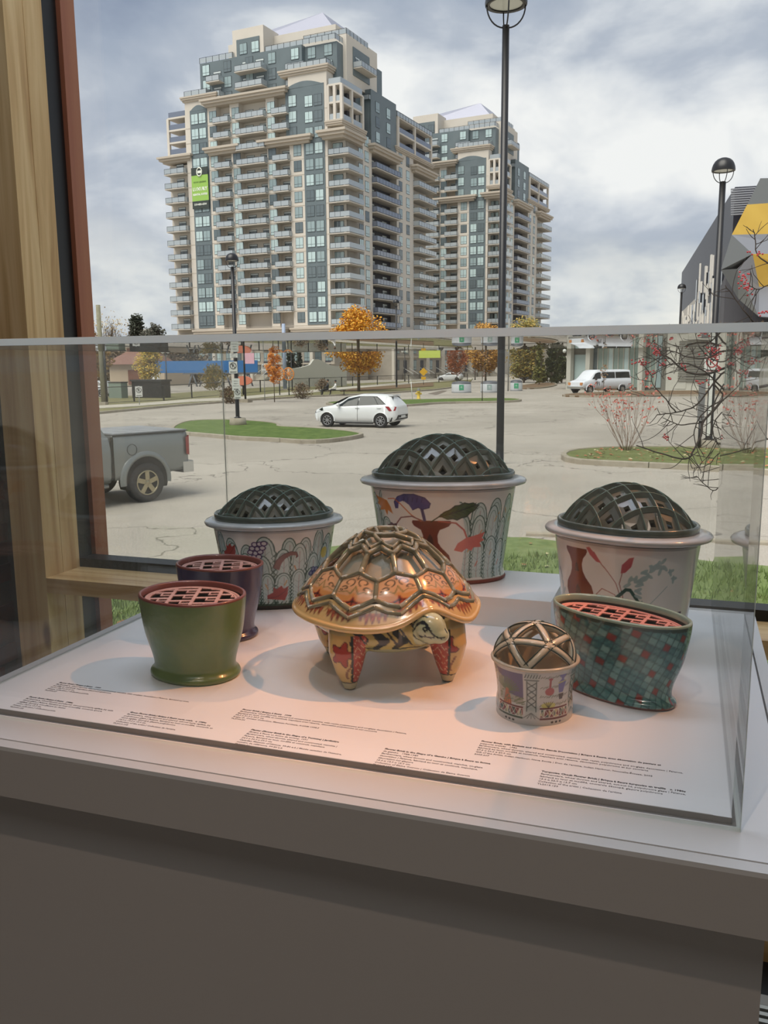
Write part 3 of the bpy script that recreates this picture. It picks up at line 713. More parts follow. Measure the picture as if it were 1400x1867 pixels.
# ---------------------------------------------------------------- gazebo flower brick
GX, GY, GR, GH = -.196, 1.256, .0575, .083
g_root = empty('gazebo_vase', (GX, GY, BZ), math.radians(-90), 'small round gazebo-shaped vase with a star of curved ribs for a roof', 'vase')
c = Canvas(1140, 276, (196, 196, 192), 380, 92)
def px_panel(x0, kind):
    rp = random.Random(int(x0))
    # pilaster
    c.fill([(x0-9, 14), (x0+9, 14), (x0+9, 92), (x0-9, 92)], (176, 184, 180)); 
    for s_ in (-7, 7): c.line([(x0+s_, 24), (x0+s_, 76)], 1.3, (52, 66, 62))
    for k in range(4): c.line([(x0-7, 30+k*11), (x0+7, 41+k*11)], 1.3, (52, 66, 62)); c.line([(x0+7, 30+k*11), (x0-7, 41+k*11)], 1.3, (52, 66, 62))
    c.line([(x0-10, 78), (x0+10, 78)], 1.6, (60, 74, 70)); 
    for k in range(6): c.line([(x0-10+k*4, 82), (x0-8+k*4, 88)], 1.2, (60, 74, 70))
    for k in range(5): c.line([(x0, 22), (x0-12+k*6, 12)], 1., (90, 96, 94))
    a, b = x0+13, x0+63
    if kind == 0:
        c.fill([(a, 34), (b, 34), (b, 88), (a, 88)], (150, 152, 140)); c.fill([(a+16, 50), (b, 44), (b, 88), (a, 88), (a+4, 78), (a+16, 74)], (84, 80, 118))
        for k in range(16): an = .2+k*.17; c.line([(a+20, 52), (a+20+24*math.cos(an), 52+24*math.sin(an))], 1.6, (78, 100, 62))
        c.fill([(a+12, 30), (a+30, 30), (a+24, 56), (a+18, 56)], (196, 112, 60)); 
        for k in range(4): c.line([(a+13+k*5, 31), (a+19+k*1.5, 55)], .9, (120, 60, 40))
        for k in range(30): x, y = rp.uniform(a, b), rp.uniform(32, 50); c.line([(x, y), (x+5, y+2)], 1.1, (84, 100, 62))
    else:
        for yy, n_ in ((84, 8), (66, 8), (50, 8), (36, 8)):
            for k in range(n_*3): x = a+k*2.1; c.line([(x, yy-2+rp.uniform(-2, 2)), (x+2, yy+rp.uniform(-1, 2))], .9, (110, 112, 96))
        c.ell(a+15, 58, 7.5, 7, (170, 84, 84)); c.fill([(a+13.5, 62), (a+16.5, 62), (a+16.5, 80), (a+13.5, 80)], (160, 72, 76)); c.ell(a+15, 80, 3.5, 2, (160, 72, 76))
        c.fill([(a+31, 54), (a+39, 54), (a+43, 72), (a+37, 78), (a+42, 86), (a+28, 86), (a+34, 78), (a+28, 72)], (104, 102, 160)); c.line([(a+29, 72), (a+42, 74)], 2.4, (180, 178, 110))
        c.fill([(a+33, 42), (a+39, 42), (a+41, 52), (a+31, 52)], (56, 42, 40)); c.ell(a+14, 34, 12, 5, (200, 196, 110))
        for k in range(5): c.line([(a+14, 30), (a+6+k*4, 40)], .9, (90, 80, 50))
    # mosaic dado
    c.fill([(a, 14), (b, 14), (b, 28), (a, 28)], (214, 210, 200))
    cols = [(110, 36, 34), (52, 78, 66), (122, 44, 38), (196, 184, 130), (44, 60, 56), (110, 36, 34), (150, 150, 120)]; xs_ = [a]
    while xs_[-1] < b-4: xs_.append(xs_[-1]+rp.uniform(5.5, 9))
    xs_[-1] = b; k_ = 0
    for xa, xb in zip(xs_, xs_[1:]):
        xm = xa+(xb-xa)*rp.uniform(-.35, .35); xn = xa+(xb-xa)*rp.uniform(.3, .9); ym = rp.uniform(18, 24)
        for T_ in ([(xa, 14.5), (xb, 14.5), (xn, ym)], [(xa, 14.5), (xn, ym), (xm, 27.5)], [(xb, 14.5), (xb, 27.5), (xn, ym)], [(xm, 27.5), (xn, ym), (xb, 27.5)]):
            gx_, gy_ = sum(p[0] for p in T_)/3, sum(p[1] for p in T_)/3; c.fill([(gx_+(p[0]-gx_)*.80, gy_+(p[1]-gy_)*.80) for p in T_], cols[k_ % 7]); k_ += rp.choice((1, 2, 3))
    c.fill([(a, 28), (b, 28), (b, 30.5), (a, 30.5)], (96, 34, 34)); c.fill([(a, 10.5), (b, 10.5), (b, 13.5), (a, 13.5)], (52, 72, 50) if kind == 0 else (96, 34, 34))
    for k in range(3): c.ell(a+20+k*7, 5.5, 2.1, 1.8, (40, 36, 34))
for k in range(5): px_panel(k*76+ -4 % 76, k % 2)
pg = [(GR-.001, GR-.001, 0), (GR, GR, .002), (GR, GR, .02), (GR-.0015, GR-.0015, .035), (GR+.001, GR+.001, GH*.7), (GR+.0055, GR+.0055, GH)]
# canvas start angle: pilaster 1 (x=72) faces the camera, slightly left
cam_ang = math.atan2(-GY, -GX)+PI/2-math.radians(4)     # direction to the camera in the rotated frame
oval_wall('wall', dense(pg, 130), 520, c, m_paint, g_root, 2.0, start=cam_ang-(148/380)*2*PI)
f = MB(); R1 = GR+.0055
f.lathe([(R1, GH), (R1+.003, GH+.0015), (R1+.0035, GH+.004), (R1+.001, GH+.006), (R1-.004, GH+.005), (R1-.006, GH), (GR-.006, .02), (GR-.008, .004), (.001, .004)], 60); f.build('rim_and_bowl', mat('cream_inner_glaze', (196, 184, 162), .2, .6, coat=.3), g_root)
f = MB(); f.lathe([(GR-.001, 0), (.001, 0)], 48); f.build('base', m_terra, g_root)
R_ = R1-.001; zd = GH+.004; DH = .052
def sph(az, el): return Vector((math.cos(az)*math.cos(el)*R_, math.sin(az)*math.cos(el)*R_, zd+DH*math.sin(el)))
a0 = cam_ang-math.radians(8)
ring = [(a0+math.radians(36+72*k), math.radians(38)) for k in range(5)]; rim_n = [(a0+math.radians(72*k), 0.02) for k in range(5)]
m_rib = mat('cream_rib_glaze', (206, 196, 172), .18, .6, coat=.4, noise=(60, .4, (170, 170, 150)))
m_ribline = mat('dark_green_rib_line', (30, 48, 38), .3)
def darc(A, B):
    pa, pb = sph(*A), sph(*B); ca = Vector((0, 0, zd)); mb = MB(); vs = []; n_ = 12; line1 = []; line2 = []
    for i in range(n_+1):
        t = i/n_; q = pa.lerp(pb, t)-ca; q = Vector((q.x/R_, q.y/R_, q.z/DH)); q.normalize(); P = Vector((q.x*R_, q.y*R_, q.z*DH))+ca; nn = Vector((q.x/R_, q.y/R_, q.z/DH)).normalized()
        if i == 0: tdir = (pb-pa).normalized()
        sd = nn.cross(pb-pa).normalized(); w = .0054
        for s_, dd in ((-1, -.008), (-1, 0), (0, .0014), (1, 0), (1, -.008)): vs.append(P+sd*w*s_*(.62 if dd < -.001 else 1)+nn*dd)
        line1.append(P+sd*w+nn*.0003); line2.append(P-sd*w+nn*.0003)
    fs = [(i*5+k, i*5+(k+1) % 5, (i+1)*5+(k+1) % 5, (i+1)*5+k) for i in range(n_) for k in range(5)]
    mb.add(vs, fs, 0, True); mb.tube(line1, .0009, 5, 1); mb.tube(line2, .0009, 5, 1)
    mb.build('roof_rib', [m_rib, m_ribline], g_root)
for k in range(5):
    darc((ring[k][0], ring[k][1]), (ring[(k+1) % 5][0], ring[(k+1) % 5][1])); darc((0, PI/2-.001), ring[k])
    darc(ring[k], rim_n[k]); darc(ring[k], rim_n[(k+1) % 5])
# ================================================================ ceramic tortoise
TX, TY = -.474, 1.378
HEAD = math.radians(-62)                    # heading (world) of the tortoise: towards the viewer, a little right
tr = empty('ceramic_tortoise', (TX, TY, BZ), HEAD, 'large ceramic tortoise with an open honeycomb shell and orange painted plates', 'tortoise')
RX, RY = .150, .158                          # shell semi axes: along body, across body
Z0, ZH = .120, .130                          # rim level and dome height
def rimz(th):                                # rim arches up over the head, dips at the sides of the front
    d = math.atan2(math.sin(th), math.cos(th)); d -= .30; return .024*math.exp(-(d/.27)**2)-.005*math.exp(-((d+.80)/.42)**2)-.010*math.exp(-((d-.62)/.25)**2)
def shp(r, th, off=0.):
    """shell surface point; r 0..1 from apex to rim"""
    z = Z0+ZH*(1-r**1.72)+rimz(th)*r**5
    dr = -1.72*ZH*r**.72; nrm = Vector((math.cos(th)*-dr/.154, math.sin(th)*-dr/.154, 1)).normalized()
    return Vector((RX*r*math.cos(th), RY*r*math.sin(th), z))+nrm*off
NC = 11; st = 2*PI/NC
m_ribt = mat('olive_grey_rib_glaze', (124, 124, 102), .14, .7, noise=(70, .5, (158, 154, 122)), coat=.5)
m_shin = mat('shell_inner_glaze', (176, 170, 150), .25, noise=(20, .5, (150, 144, 124)), coat=.4)
m_yel = mat('yellow_ochre_glaze', (214, 176, 104), .14, .7, noise=(14, .5, (196, 150, 76)), coat=.5)
# zig-zag rings
ra, rb, rc = (.455, .38), (.70, .640), (.905, .835)
def zz(ring, i, ph):                         # vertex i of a 2*NC zigzag
    return (ring[0] if (i+ph) % 2 == 0 else ring[1]), i*st/2
A_ = [zz(ra, i, 0) for i in range(2*NC)]; B_ = [zz(rb, i, 1) for i in range(2*NC)]; C_r = [zz(rc, i, 0) for i in range(2*NC)]
def edge(p, q, w=.0042, h=.004, n=5, name='shell_rib', m=m_ribt, parent=tr, mb=None):
    own = mb is None; mb = mb or MB(); vs = []
    dth = q[1]-p[1]; dth = math.atan2(math.sin(dth), math.cos(dth))
    pts = [(p[0]+(q[0]-p[0])*i/n, p[1]+dth*i/n) for i in range(n+1)]
    P = [shp(*x) for x in pts]
    for i, x in enumerate(pts):
        t_ = (P[min(i+1, n)]-P[max(i-1, 0)]).normalized(); nn = (shp(x[0], x[1], .01)-P[i]).normalized(); s_ = nn.cross(t_).normalized()
        for a_, b_ in ((-1, -.004), (-1, h*.55), (-.45, h), (.45, h), (1, h*.55), (1, -.004)): vs.append(P[i]+s_*w*a_+nn*b_)
    mb.add(vs, [(i*6+k, i*6+(k+1) % 6, (i+1)*6+(k+1) % 6, (i+1)*6+k) for i in range(n) for k in range(6)]+[(0, 1, 2, 3, 4, 5), tuple(n*6+k for k in (5, 4, 3, 2, 1, 0))], 0, True)
    if own: mb.build(name, m, parent)
    return mb
# inner pale lining just inside openings gives the ribs depth
def ring_edges(R, name, w=.0042):
    mb = MB()
    for i in range(2*NC): edge(R[i], R[(i+1) % (2*NC)], mb=mb, w=w, n=2)
    return mb.build(name, m_ribt, tr)
ring_edges(A_, 'upper_rib_ring', .0040); ring_edges(B_, 'middle_rib_ring', .0034); ring_edges(C_r, 'lower_rib_ring', .0038)
# second line doubling the lower and upper rings
ring_edges([(r+.05, t) for r, t in C_r], 'outer_zigzag_ring', .0032)
ring_edges([(r-.055, t) for r, t in A_], 'crown_zigzag_ring', .0026)
for i in range(NC):
    j = 2*i+1; 
    edge(A_[(2*i) % (2*NC)], B_[(2*i) % (2*NC)], n=4)         # low point of A to high point of B
    edge(B_[j], C_r[j], n=4, w=.0038)
# crown: two rings of large irregular openings closed by curved strips
crown = [(.215, k*2*PI/6+.3) for k in range(6)]
mb = MB()
for k in range(6):
    a_, b2 = crown[k], crown[(k+1) % 6]; edge(a_, b2, mb=mb, w=.0036, n=4)
    edge(a_, (ra[1]-.055, round(a_[1]/st)*st+st/2), mb=mb, w=.0036, n=3)
for r_ in (.0, ): pass
for k in range(3): edge((.235, k*2*PI/6+.3), (.235, k*2*PI/6+.3+PI), mb=None, w=.0001, n=1) if False else None
for q in (-.11, .11):
    n_ = 8; pts = []
    for i in range(n_+1):
        x = -.2+.4*i/n_; r_ = math.hypot(x, q); 
        if r_ < .235: pts.append(shp(r_, math.atan2(q, x)))
    mb.tube(pts, .0026, 6, 0)
mb.build('crown_ribs', m_ribt, tr)
# painted plates (row 2): each plate its own piece
def plate(i):
    j = 2*i+1
    # six corners: B low-left, B mid ... plate between spokes j and j+2 of ring C
    P = [B_[j % (2*NC)], B_[(j+1) % (2*NC)], B_[(j+2) % (2*NC)], C_r[(j+2) % (2*NC)], C_r[(j+1) % (2*NC)], C_r[j % (2*NC)]]
    th0 = (j+1)*st/2; n = 34; V = []; col = []
    rp = random.Random(i*5+1)
    cv = Canvas(110, 120, (218, 172, 128), 110, 120)
    cv.fill([(0, 0), (110, 0), (110, 22), (70, 36), (56, 50), (42, 36), (0, 22)], (214, 150, 82), .8)
    cv.line([(10, 36), (34, 50), (46, 44), (56, 70), (66, 44), (80, 50), (100, 36)], 3.2, (128, 120, 70), .9)
    cv.fill([(24, 6), (48, 22), (56, 40), (64, 22), (86, 6), (60, 2)], (190, 66, 40), .85)
    cv.line([(40, 10), (56, 26), (74, 8)], 3.4, (46, 24, 22)); cv.line([(56, 12), (57, 34)], 2.6, (46, 24, 22))
    def curl(cx, cy, r, a0, a1, w=3.4): cv.line([(cx+(r*(1-.55*abs(t)))*math.cos(a0+(a1-a0)*t), cy+(r*(1-.55*abs(t)))*math.sin(a0+(a1-a0)*t)) for t in np.linspace(0, 1, 18)], w, (70, 62, 48))
    f_ = rp.choice((1, -1))
    curl(34, 86, 17, -1.2, 4.6*f_); curl(76, 88, 17, 4.3, -1.4*f_); curl(84, 62, 9, 0, 4.5); curl(26, 62, 9, 3, -2)
    cv.line([(55, 108), (55, 92)], 3.2, (70, 62, 48)); cv.line([(48, 102), (55, 94), (62, 102)], 2.6, (70, 62, 48)); cv.ell(16, 50, 4, 4, None, stroke=(2.4, (70, 62, 48))); cv.ell(96, 56, 4, 4, None, stroke=(2.4, (70, 62, 48)))
    rt_ = .60; rb_ = .92
    for a in range(n+1):
        for b in range(n+1):
            u, v = a/n, b/n; th = th0+(u-.5)*st*1.0
            tri = abs(u-.5)*2
            rt2 = (1-tri)*B_[(j+1) % (2*NC)][0]+tri*B_[j % (2*NC)][0]; rb2 = (1-tri)*C_r[(j+1) % (2*NC)][0]+tri*C_r[j % (2*NC)][0]
            r_ = rb2+(rt2-rb2)*v; puff = .0022*math.sin(PI*u)*math.sin(PI*v)
            V.append(shp(r_, th, .0002+puff)); col.append((u, v))
    col = np.array(col); pc = cv.sample(col[:, 0], col[:, 1])
    Q = [(a*(n+1)+b, a*(n+1)+b+1, (a+1)*(n+1)+b+1, (a+1)*(n+1)+b) for a in range(n) for b in range(n)]
    mesh_np('shell_plate', V, Q, m_paint, pc, True, tr)
for i in range(NC): plate(i)
lin_v = []; nl, ml = 96, 12
for i in range(nl):
    for k in range(ml+1): lin_v.append(shp(.02+.97*k/ml, 2*PI*i/nl, -.013))
mesh_np('shell_lining', lin_v, [(i*(ml+1)+k, i*(ml+1)+k+1, ((i+1) % nl)*(ml+1)+k+1, ((i+1) % nl)*(ml+1)+k) for i in range(nl) for k in range(ml)], m_shin, None, True, tr)
# coloured corner fills beneath the upper ring
m_or = mat('orange_fill_glaze', (204, 106, 66), .2, .6, coat=.3)
for i in range(NC):
    j = 2*i+1; a_, b2, c2 = A_[j], A_[(j+1) % (2*NC)], A_[(j-1) % (2*NC)]
    if i % 3 == 1 or i == 14: MB().add([shp(a_[0], a_[1], .001), shp(b2[0]-.0, b2[1], .001), shp((a_[0]+b2[0])/2+.03, (a_[1]+st*.25), .001)], [(0, 1, 2)]).build('orange_corner', m_or, tr)
# flange: yellow brim with red zigzag, rounded edge and underside
n = 360; cvb = Canvas(1200, 60, (218, 184, 122), 1200, 60)
for k in range(96):
    x = k*12.5; kk_ = (k % 6)
    if kk_ in (4,): continue
    cvb.fill([(x, 34), (x+12.5, 34), (x+6.2, 6+kk_*1.5)], (196, 96, 62)); cvb.line([(x, 34), (x+6.2, 6+kk_*1.5), (x+12.5, 34)], 2.2, (110, 52, 40)); cvb.line([(x-6, 24), (x, 40), (x+6, 24)], 1.4, (120, 70, 40))
V = []; UVb = []; nb = 26
for i in range(n):
    th = 2*PI*i/n
    for k in range(nb+1):
        t = k/nb
        if t < .72: r_ = .862+.138*(t/.72); V.append(shp(r_, th, .0008)); UVb.append((i/n, 1-(t/.72)))
        else:
            a = (t-.72)/.28*PI*1.0; b = shp(1, th); o = Vector((math.cos(th), math.sin(th), 0))
            V.append(b+o*(.0055*math.sin(a))+Vector((0, 0, -.0055+.0055*math.cos(a)))); UVb.append((i/n, 0.))
UVb = np.array(UVb); Q = [(i*(nb+1)+k, ((i+1) % n)*(nb+1)+k, ((i+1) % n)*(nb+1)+k+1, i*(nb+1)+k+1) for i in range(n) for k in range(nb)]
mesh_np('shell_brim', V, [q[::-1] for q in Q], m_paint, cvb.sample(UVb[:, 0], UVb[:, 1]), True, tr)
# body: belly, chest, neck, head, legs fused into one glazed figure
bm = bmesh.new()
def blobm(c, r, rot=None):
    M = Matrix.Translation(c) @ (rot or Matrix.Identity(4)) @ Matrix.Diagonal((*r, 1)); bmesh.ops.create_icosphere(bm, subdivisions=4, radius=1, matrix=M)
def limb(pts, rad, n=20):
    vsr = []
    m_ = MB(); m_.tube(pts, rad, n, 0, True); 
    vv = [bm.verts.new(p) for p in m_.v]
    for f in m_.f: bm.faces.new([vv[i] for i in f])
blobm((0, 0, .098), (.126, .130, .040)); blobm((0, 0, .116), (.138, .144, .016))
blobm((.078, -.002, .088), (.050, .086, .034))
limb([(.070, .006, .094), (.108, .020, .100), (.134, .038, .106)], [.036, .030, .025])
# head turned a little to its left
HC = Vector((.146, .046, .111)); HR = Matrix.Rotation(math.radians(48), 4, 'Z')
for c_, r_ in (((0, 0, 0), (.027, .023, .026)), ((.016, 0, -.009), (.017, .017, .014)), ((-.002, 0, .011), (.021, .019, .014))): blobm(HC+(HR @ Vector(c_)), r_, HR)
LEGS = ((.088, -.080), (.080, .092), (-.085, -.092), (-.088, .090))
for x, y in LEGS:
    ox = .012 if x > 0 else -.006
    limb([(x*.84, y*.84, .108), (x*.95, y*.95, .086), (x+ox*.2, y*.99, .060), (x+ox*.5, y*.98, .030), (x+ox*.7, y*.96, .008), (x+ox*.7, y*.96, .0)], [.030, .034, .031, .022, .012, .0095], 24)
me = bpy.data.meshes.new('body_raw'); bm.to_mesh(me); bm.free()
ob = bpy.data.objects.new('body_raw', me); COL.objects.link(ob)
md = ob.modifiers.new('r', 'REMESH'); md.mode = 'VOXEL'; md.voxel_size = .0022; md.use_smooth_shade = True
ms = ob.modifiers.new('s', 'SMOOTH'); ms.factor = .6; ms.iterations = 5
dg = bpy.context.evaluated_depsgraph_get(); me2 = bpy.data.meshes.new_from_object(ob.evaluated_get(dg)); bpy.data.objects.remove(ob, do_unlink=True)
me2.name = 'body'; P = np.empty(len(me2.vertices)*3, dtype=np.float32); me2.vertices.foreach_get('co', P); P = P.reshape(-1, 3)
X, Y, Z = P.T; colr = np.tile(np.array((196, 180, 128.)), (len(P), 1))
def setc(mask, c_, al=1.): colr[mask] = colr[mask]*(1-al)+np.array(c_)*al
nz = np.sin(X*150)*np.sin(Y*140+1)*np.sin(Z*160)
chest = (X > .05) & (np.abs(Y) < .085)
setc(chest, (200, 184, 110)); setc(chest & (nz > .25), (132, 138, 88), .6)
for yy in (-.062, -.030, .0, .062): setc(chest & (np.abs(Y-yy+.006*np.sin(Z*200)) < .0045+.004*np.sin(Z*90)) & (Z < .110) & (X > .07), (28, 28, 30), .95)
setc((np.abs(Z-.070-.002*np.sin(Y*90)) < .0012) & (X > .0) & (np.abs(Y) < .07), (54, 58, 48), .9); setc((Z < .069-.002*np.sin(Y*90)) & (X > .03) & (np.abs(Y) < .06), (176, 180, 140))
for k, (x, y) in enumerate(LEGS):
    d = np.hypot(X-x*1.0, Y-y*.98); leg = (d < .042) & (Z < .094) & ((np.abs(Y) > .052))
    inner = leg & (np.sign(y)*(Y-y*.98) < -.004) & (X > x-.02)
    setc(leg, (216, 180, 112)); aa = np.arctan2(Z-.064, (Y-y)+(X-x)*.4); rr_f = np.hypot(Z-.064, (Y-y)+(X-x)*.4); pet = .017*(1+.28*np.cos(5*aa+k)); red = leg & (rr_f < pet); setc(red, (168, 56, 42)); setc(leg & (np.abs(rr_f-pet) < .0011), (92, 44, 34), .9); setc(leg & (np.abs((Y-y)-.004*np.sin(Z*160)) < .0022) & (Z < .048) & (Z > .022), (124, 76, 48), .8)
    setc(inner, (188, 74, 58)); wave = inner & (np.abs(((Z*1000+7*np.sin((Y-y)*330)+900) % 13)-6) < .9); setc(wave, (232, 186, 150))
    setc(leg & (np.abs(np.sign(y)*(Y-y*.98)+.004) < .0016), (40, 44, 36)); setc(leg & (Z < .013), (196, 186, 150)); setc(leg & (np.abs(Z-.014) < .001), (40, 44, 36)); setc(leg & (Z < .0025), (70, 56, 44))
hx0, hy0, hz = X-HC.x, Y-HC.y, Z-HC.z+.0; ca_, sa_ = math.cos(math.radians(48)), math.sin(math.radians(48)); hx, hy = hx0*ca_+hy0*sa_, -hx0*sa_+hy0*ca_
head = (hx > -.020) & (X > .114) & (Z > .082) & (np.hypot(np.hypot(hx0, hy0), hz) < .045)
setc(head, (190, 196, 158)); setc(head & (nz > .3), (150, 160, 120), .5)
for sg in (-1, 1):
    side = head & (np.sign(hy) == sg) & (np.abs(hy) > .006)
    setc(side & (np.hypot((hx-.004)/1., (hz-.004)/1.) < .0045), (24, 26, 30)); setc(side & (np.hypot(hx-.004, hz-.004) < .0016), (190, 196, 158))
    arch = side & (np.abs(hz-(.0135-.9*(hx+.002)**2*60)) < .0026) & (np.abs(hx+.001) < .019); setc(arch, (24, 28, 34))
    mouth = side & (np.abs(hz+.0085-.0012*np.sin(hx*400)) < .0013) & (hx > -.008); setc(mouth, (34, 36, 34))
    cheek = side & (np.abs(np.hypot(hx, hz)-.0215) < .0011) & (hx < .004); setc(cheek, (48, 66, 46))
setc(head & (np.abs(hy) < .0012) & (hz < .004) & (hz > -.004) & (hx > .02), (60, 60, 50))
setc((X > .085) & (~head) & (np.sin(Y*260+Z*190) > .86) & (Z < .120) & (np.abs(Y) < .08) & (Z > .080), (40, 34, 30), .9)
setc((Z > .120) & (np.hypot(X, Y) < .125) & (~head), (150, 140, 116))
me2.materials.clear(); me2.materials.append(m_paint); set_paint(me2, np.clip(colr, 0, 255))
link('body', me2, tr)

# ================================================================ outside ground
m_asph = bpy.data.materials.new('worn_asphalt'); m_asph.use_nodes = True
def asphalt(m, c1, c2, c3, crack=(96, 90, 84), cs=.16):
    t = m.node_tree; b = t.nodes['Principled BSDF']; b.inputs['Roughness'].default_value = .9; b.inputs['Specular IOR Level'].default_value = .25
    n = t.nodes.new; l = t.links.new; tcn = n('ShaderNodeTexCoord')
    a = n('ShaderNodeTexNoise'); a.inputs['Scale'].default_value = .16; a.inputs['Detail'].default_value = 8; a.inputs['Roughness'].default_value = .6; l(tcn.outputs['Object'], a.inputs['Vector'])
    r = n('ShaderNodeValToRGB'); e = r.color_ramp.elements; e[0].position = .36; e[0].color = rgba(c2); e[1].position = .66; e[1].color = rgba(c1); l(a.outputs[0], r.inputs[0])
    s = n('ShaderNodeTexNoise'); s.inputs['Scale'].default_value = 28; s.inputs['Detail'].default_value = 3; l(tcn.outputs['Object'], s.inputs['Vector'])
    sr = n('ShaderNodeMapRange'); sr.inputs[1].default_value = .42; sr.inputs[2].default_value = .62; sr.inputs[3].default_value = .55; sr.inputs[4].default_value = 0; l(s.outputs[0], sr.inputs[0])
    m1 = n('ShaderNodeMix'); m1.data_type = 'RGBA'; l(sr.outputs[0], m1.inputs[0]); l(r.outputs[0], m1.inputs[6]); m1.inputs[7].default_value = rgba(c3)
    d = n('ShaderNodeTexNoise'); d.inputs['Scale'].default_value = .5; d.inputs['Detail'].default_value = 5; l(tcn.outputs['Object'], d.inputs['Vector'])
    mv = n('ShaderNodeMix'); mv.data_type = 'RGBA'; mv.inputs[0].default_value = .30; l(tcn.outputs['Object'], mv.inputs[6]); 
    vm = n('ShaderNodeVectorMath'); vm.operation = 'MULTIPLY_ADD'; vm.inputs[1].default_value = (5, 5, 5); l(d.outputs['Color'], vm.inputs[0]); l(tcn.outputs['Object'], vm.inputs[2])
    vo = n('ShaderNodeTexVoronoi'); vo.feature = 'DISTANCE_TO_EDGE'; vo.inputs['Scale'].default_value = cs; l(vm.outputs[0], vo.inputs['Vector'])
    cr = n('ShaderNodeMapRange'); cr.inputs[1].default_value = .002; cr.inputs[2].default_value = .008; cr.inputs[3].default_value = .75; cr.inputs[4].default_value = 0; l(vo.outputs['Distance'], cr.inputs[0])
    m2 = n('ShaderNodeMix'); m2.data_type = 'RGBA'; l(cr.outputs[0], m2.inputs[0]); l(m1.outputs[2], m2.inputs[6]); m2.inputs[7].default_value = rgba(crack)
    l(m2.outputs[2], b.inputs['Base Color'])
asphalt(m_asph, (196, 188, 176), (168, 161, 150), (150, 143, 133))
m_grass = mat('lawn_green', (108, 126, 68), .95, .2, noise=(3.2, .8, (70, 96, 40)), bump=(30, .6))
m_lawn2 = mat('autumn_lawn', (136, 130, 96), .95, .2, noise=(1.2, .8, (112, 112, 76)), bump=(12, .5))
m_curb = mat('concrete_curb', (172, 164, 148), .9, .3, noise=(4, .6, (146, 136, 120)), bump=(40, .2))
m_walk = mat('concrete_walk', (190, 184, 170), .9, .3, noise=(1.5, .5, (172, 164, 150)))
m_mulch = mat('brown_leaf_mulch', (128, 104, 76), .95, noise=(5, .8, (96, 76, 58)), bump=(30, .5))
struct(MB().box((-420, WY+.1, GZ-.3), (330, 620, GZ)).build('ground', m_asph))
def P2(pts, z=GZ): return [(q.x, q.y) for q in (onz(u, v, z) for u, v in pts)]
def smooth(poly, it=2):
    for _ in range(it):
        o = []
        for i in range(len(poly)):
            a, b = poly[i], poly[(i+1) % len(poly)]; o += [(a[0]*.75+b[0]*.25, a[1]*.75+b[1]*.25), (a[0]*.25+b[0]*.75, a[1]*.25+b[1]*.75)]
        poly = o
    return poly
def resample(pts, step, closed=False):
    pts = [Vector((p[0], p[1], 0)) for p in pts]; 
    if closed: pts.append(pts[0])
    o = [pts[0]]; acc = 0.
    for a, b in zip(pts, pts[1:]):
        L = (b-a).length; s = step-acc
        while s < L: o.append(a+(b-a)*(s/L)); s += step
        acc = (acc+L) % step
    o.append(pts[-1]); return o
def curb_run(pts, root, w=.16, h=.15, piece=2.6, closed=False, sub=5, m=m_curb):
    """row of kerb stones following a line, each its own piece with an open joint"""
    q = resample(pts, piece/sub, closed); n = len(q); i = 0
    while i < n-1:
        seg = q[i:min(i+sub+1, n)]
        if len(seg) >= 2:
            vs = []; 
            for k, p in enumerate(seg):
                a = q[max(i+k-1, 0)] ; b = q[min(i+k+1, n-1)]; d = (b-a); d = d.normalized() if d.length else Vector((1, 0, 0)); nn = Vector((-d.y, d.x, 0))
                pp = p.copy()
                if k == 0: pp = p+(seg[1]-p)*.02
                if k == len(seg)-1: pp = p+(seg[-2]-p)*.02
                for s_, z in ((-.5, GZ), (-.5, GZ+h-.02), (-.42, GZ+h), (.42, GZ+h), (.5, GZ+h-.02), (.5, GZ)): r_ = pp+nn*w*s_; vs.append((r_.x, r_.y, z))
            k_ = len(seg); fs = [(a*6+c_, a*6+(c_+1) % 6, (a+1)*6+(c_+1) % 6, (a+1)*6+c_) for a in range(k_-1) for c_ in range(6)]+[(5, 4, 3, 2, 1, 0), tuple((k_-1)*6+c_ for c_ in range(6))]
            MB().add(vs, fs).build('kerb_stone', m, root)
        i += sub
def bed(name, label, poly, mgrass, cat='lawn', h=.12, kerb=True, piece=2.6, it=2, dome=0., kw=.16):
    root = empty(name, (0, 0, 0), 0, label, cat); poly = smooth(poly, it)
    MB().prism(poly, GZ-.02, GZ+h).build('turf', mgrass, root)
    if kerb: curb_run(poly, root, closed=True, piece=piece, w=kw)
    return root, poly
bed('grass_island', 'kerbed green grass island with the lamp post behind the grey pickup', P2([(310, 787), (325, 777), (345, 771), (400, 769), (460, 771), (512, 777), (502, 782), (560, 784), (620, 789), (662, 795), (655, 800), (574, 811), (500, 805), (440, 803), (380, 797), (330, 793)]), m_grass)
bed('grass_island', 'kerbed grass island with red-leaved shrub, right side of the car park', P2([(1024, 838), (1034, 828), (1091, 822), (1190, 821), (1400, 823), (1520, 828), (1520, 876), (1400, 866), (1250, 856), (1120, 850), (1045, 846)]), mat('leafy_grass', (122, 128, 82), .95, .2, noise=(2.2, .8, (102, 110, 64)), bump=(30, .6)), piece=3.2)
bed('grass_island', 'narrow grass island with the yellow hydrant behind the white car', P2([(586, 737), (640, 733), (760, 731), (905, 728), (950, 730), (948, 733), (900, 735), (800, 736), (752, 741), (700, 742), (620, 741)]), m_grass, piece=3)
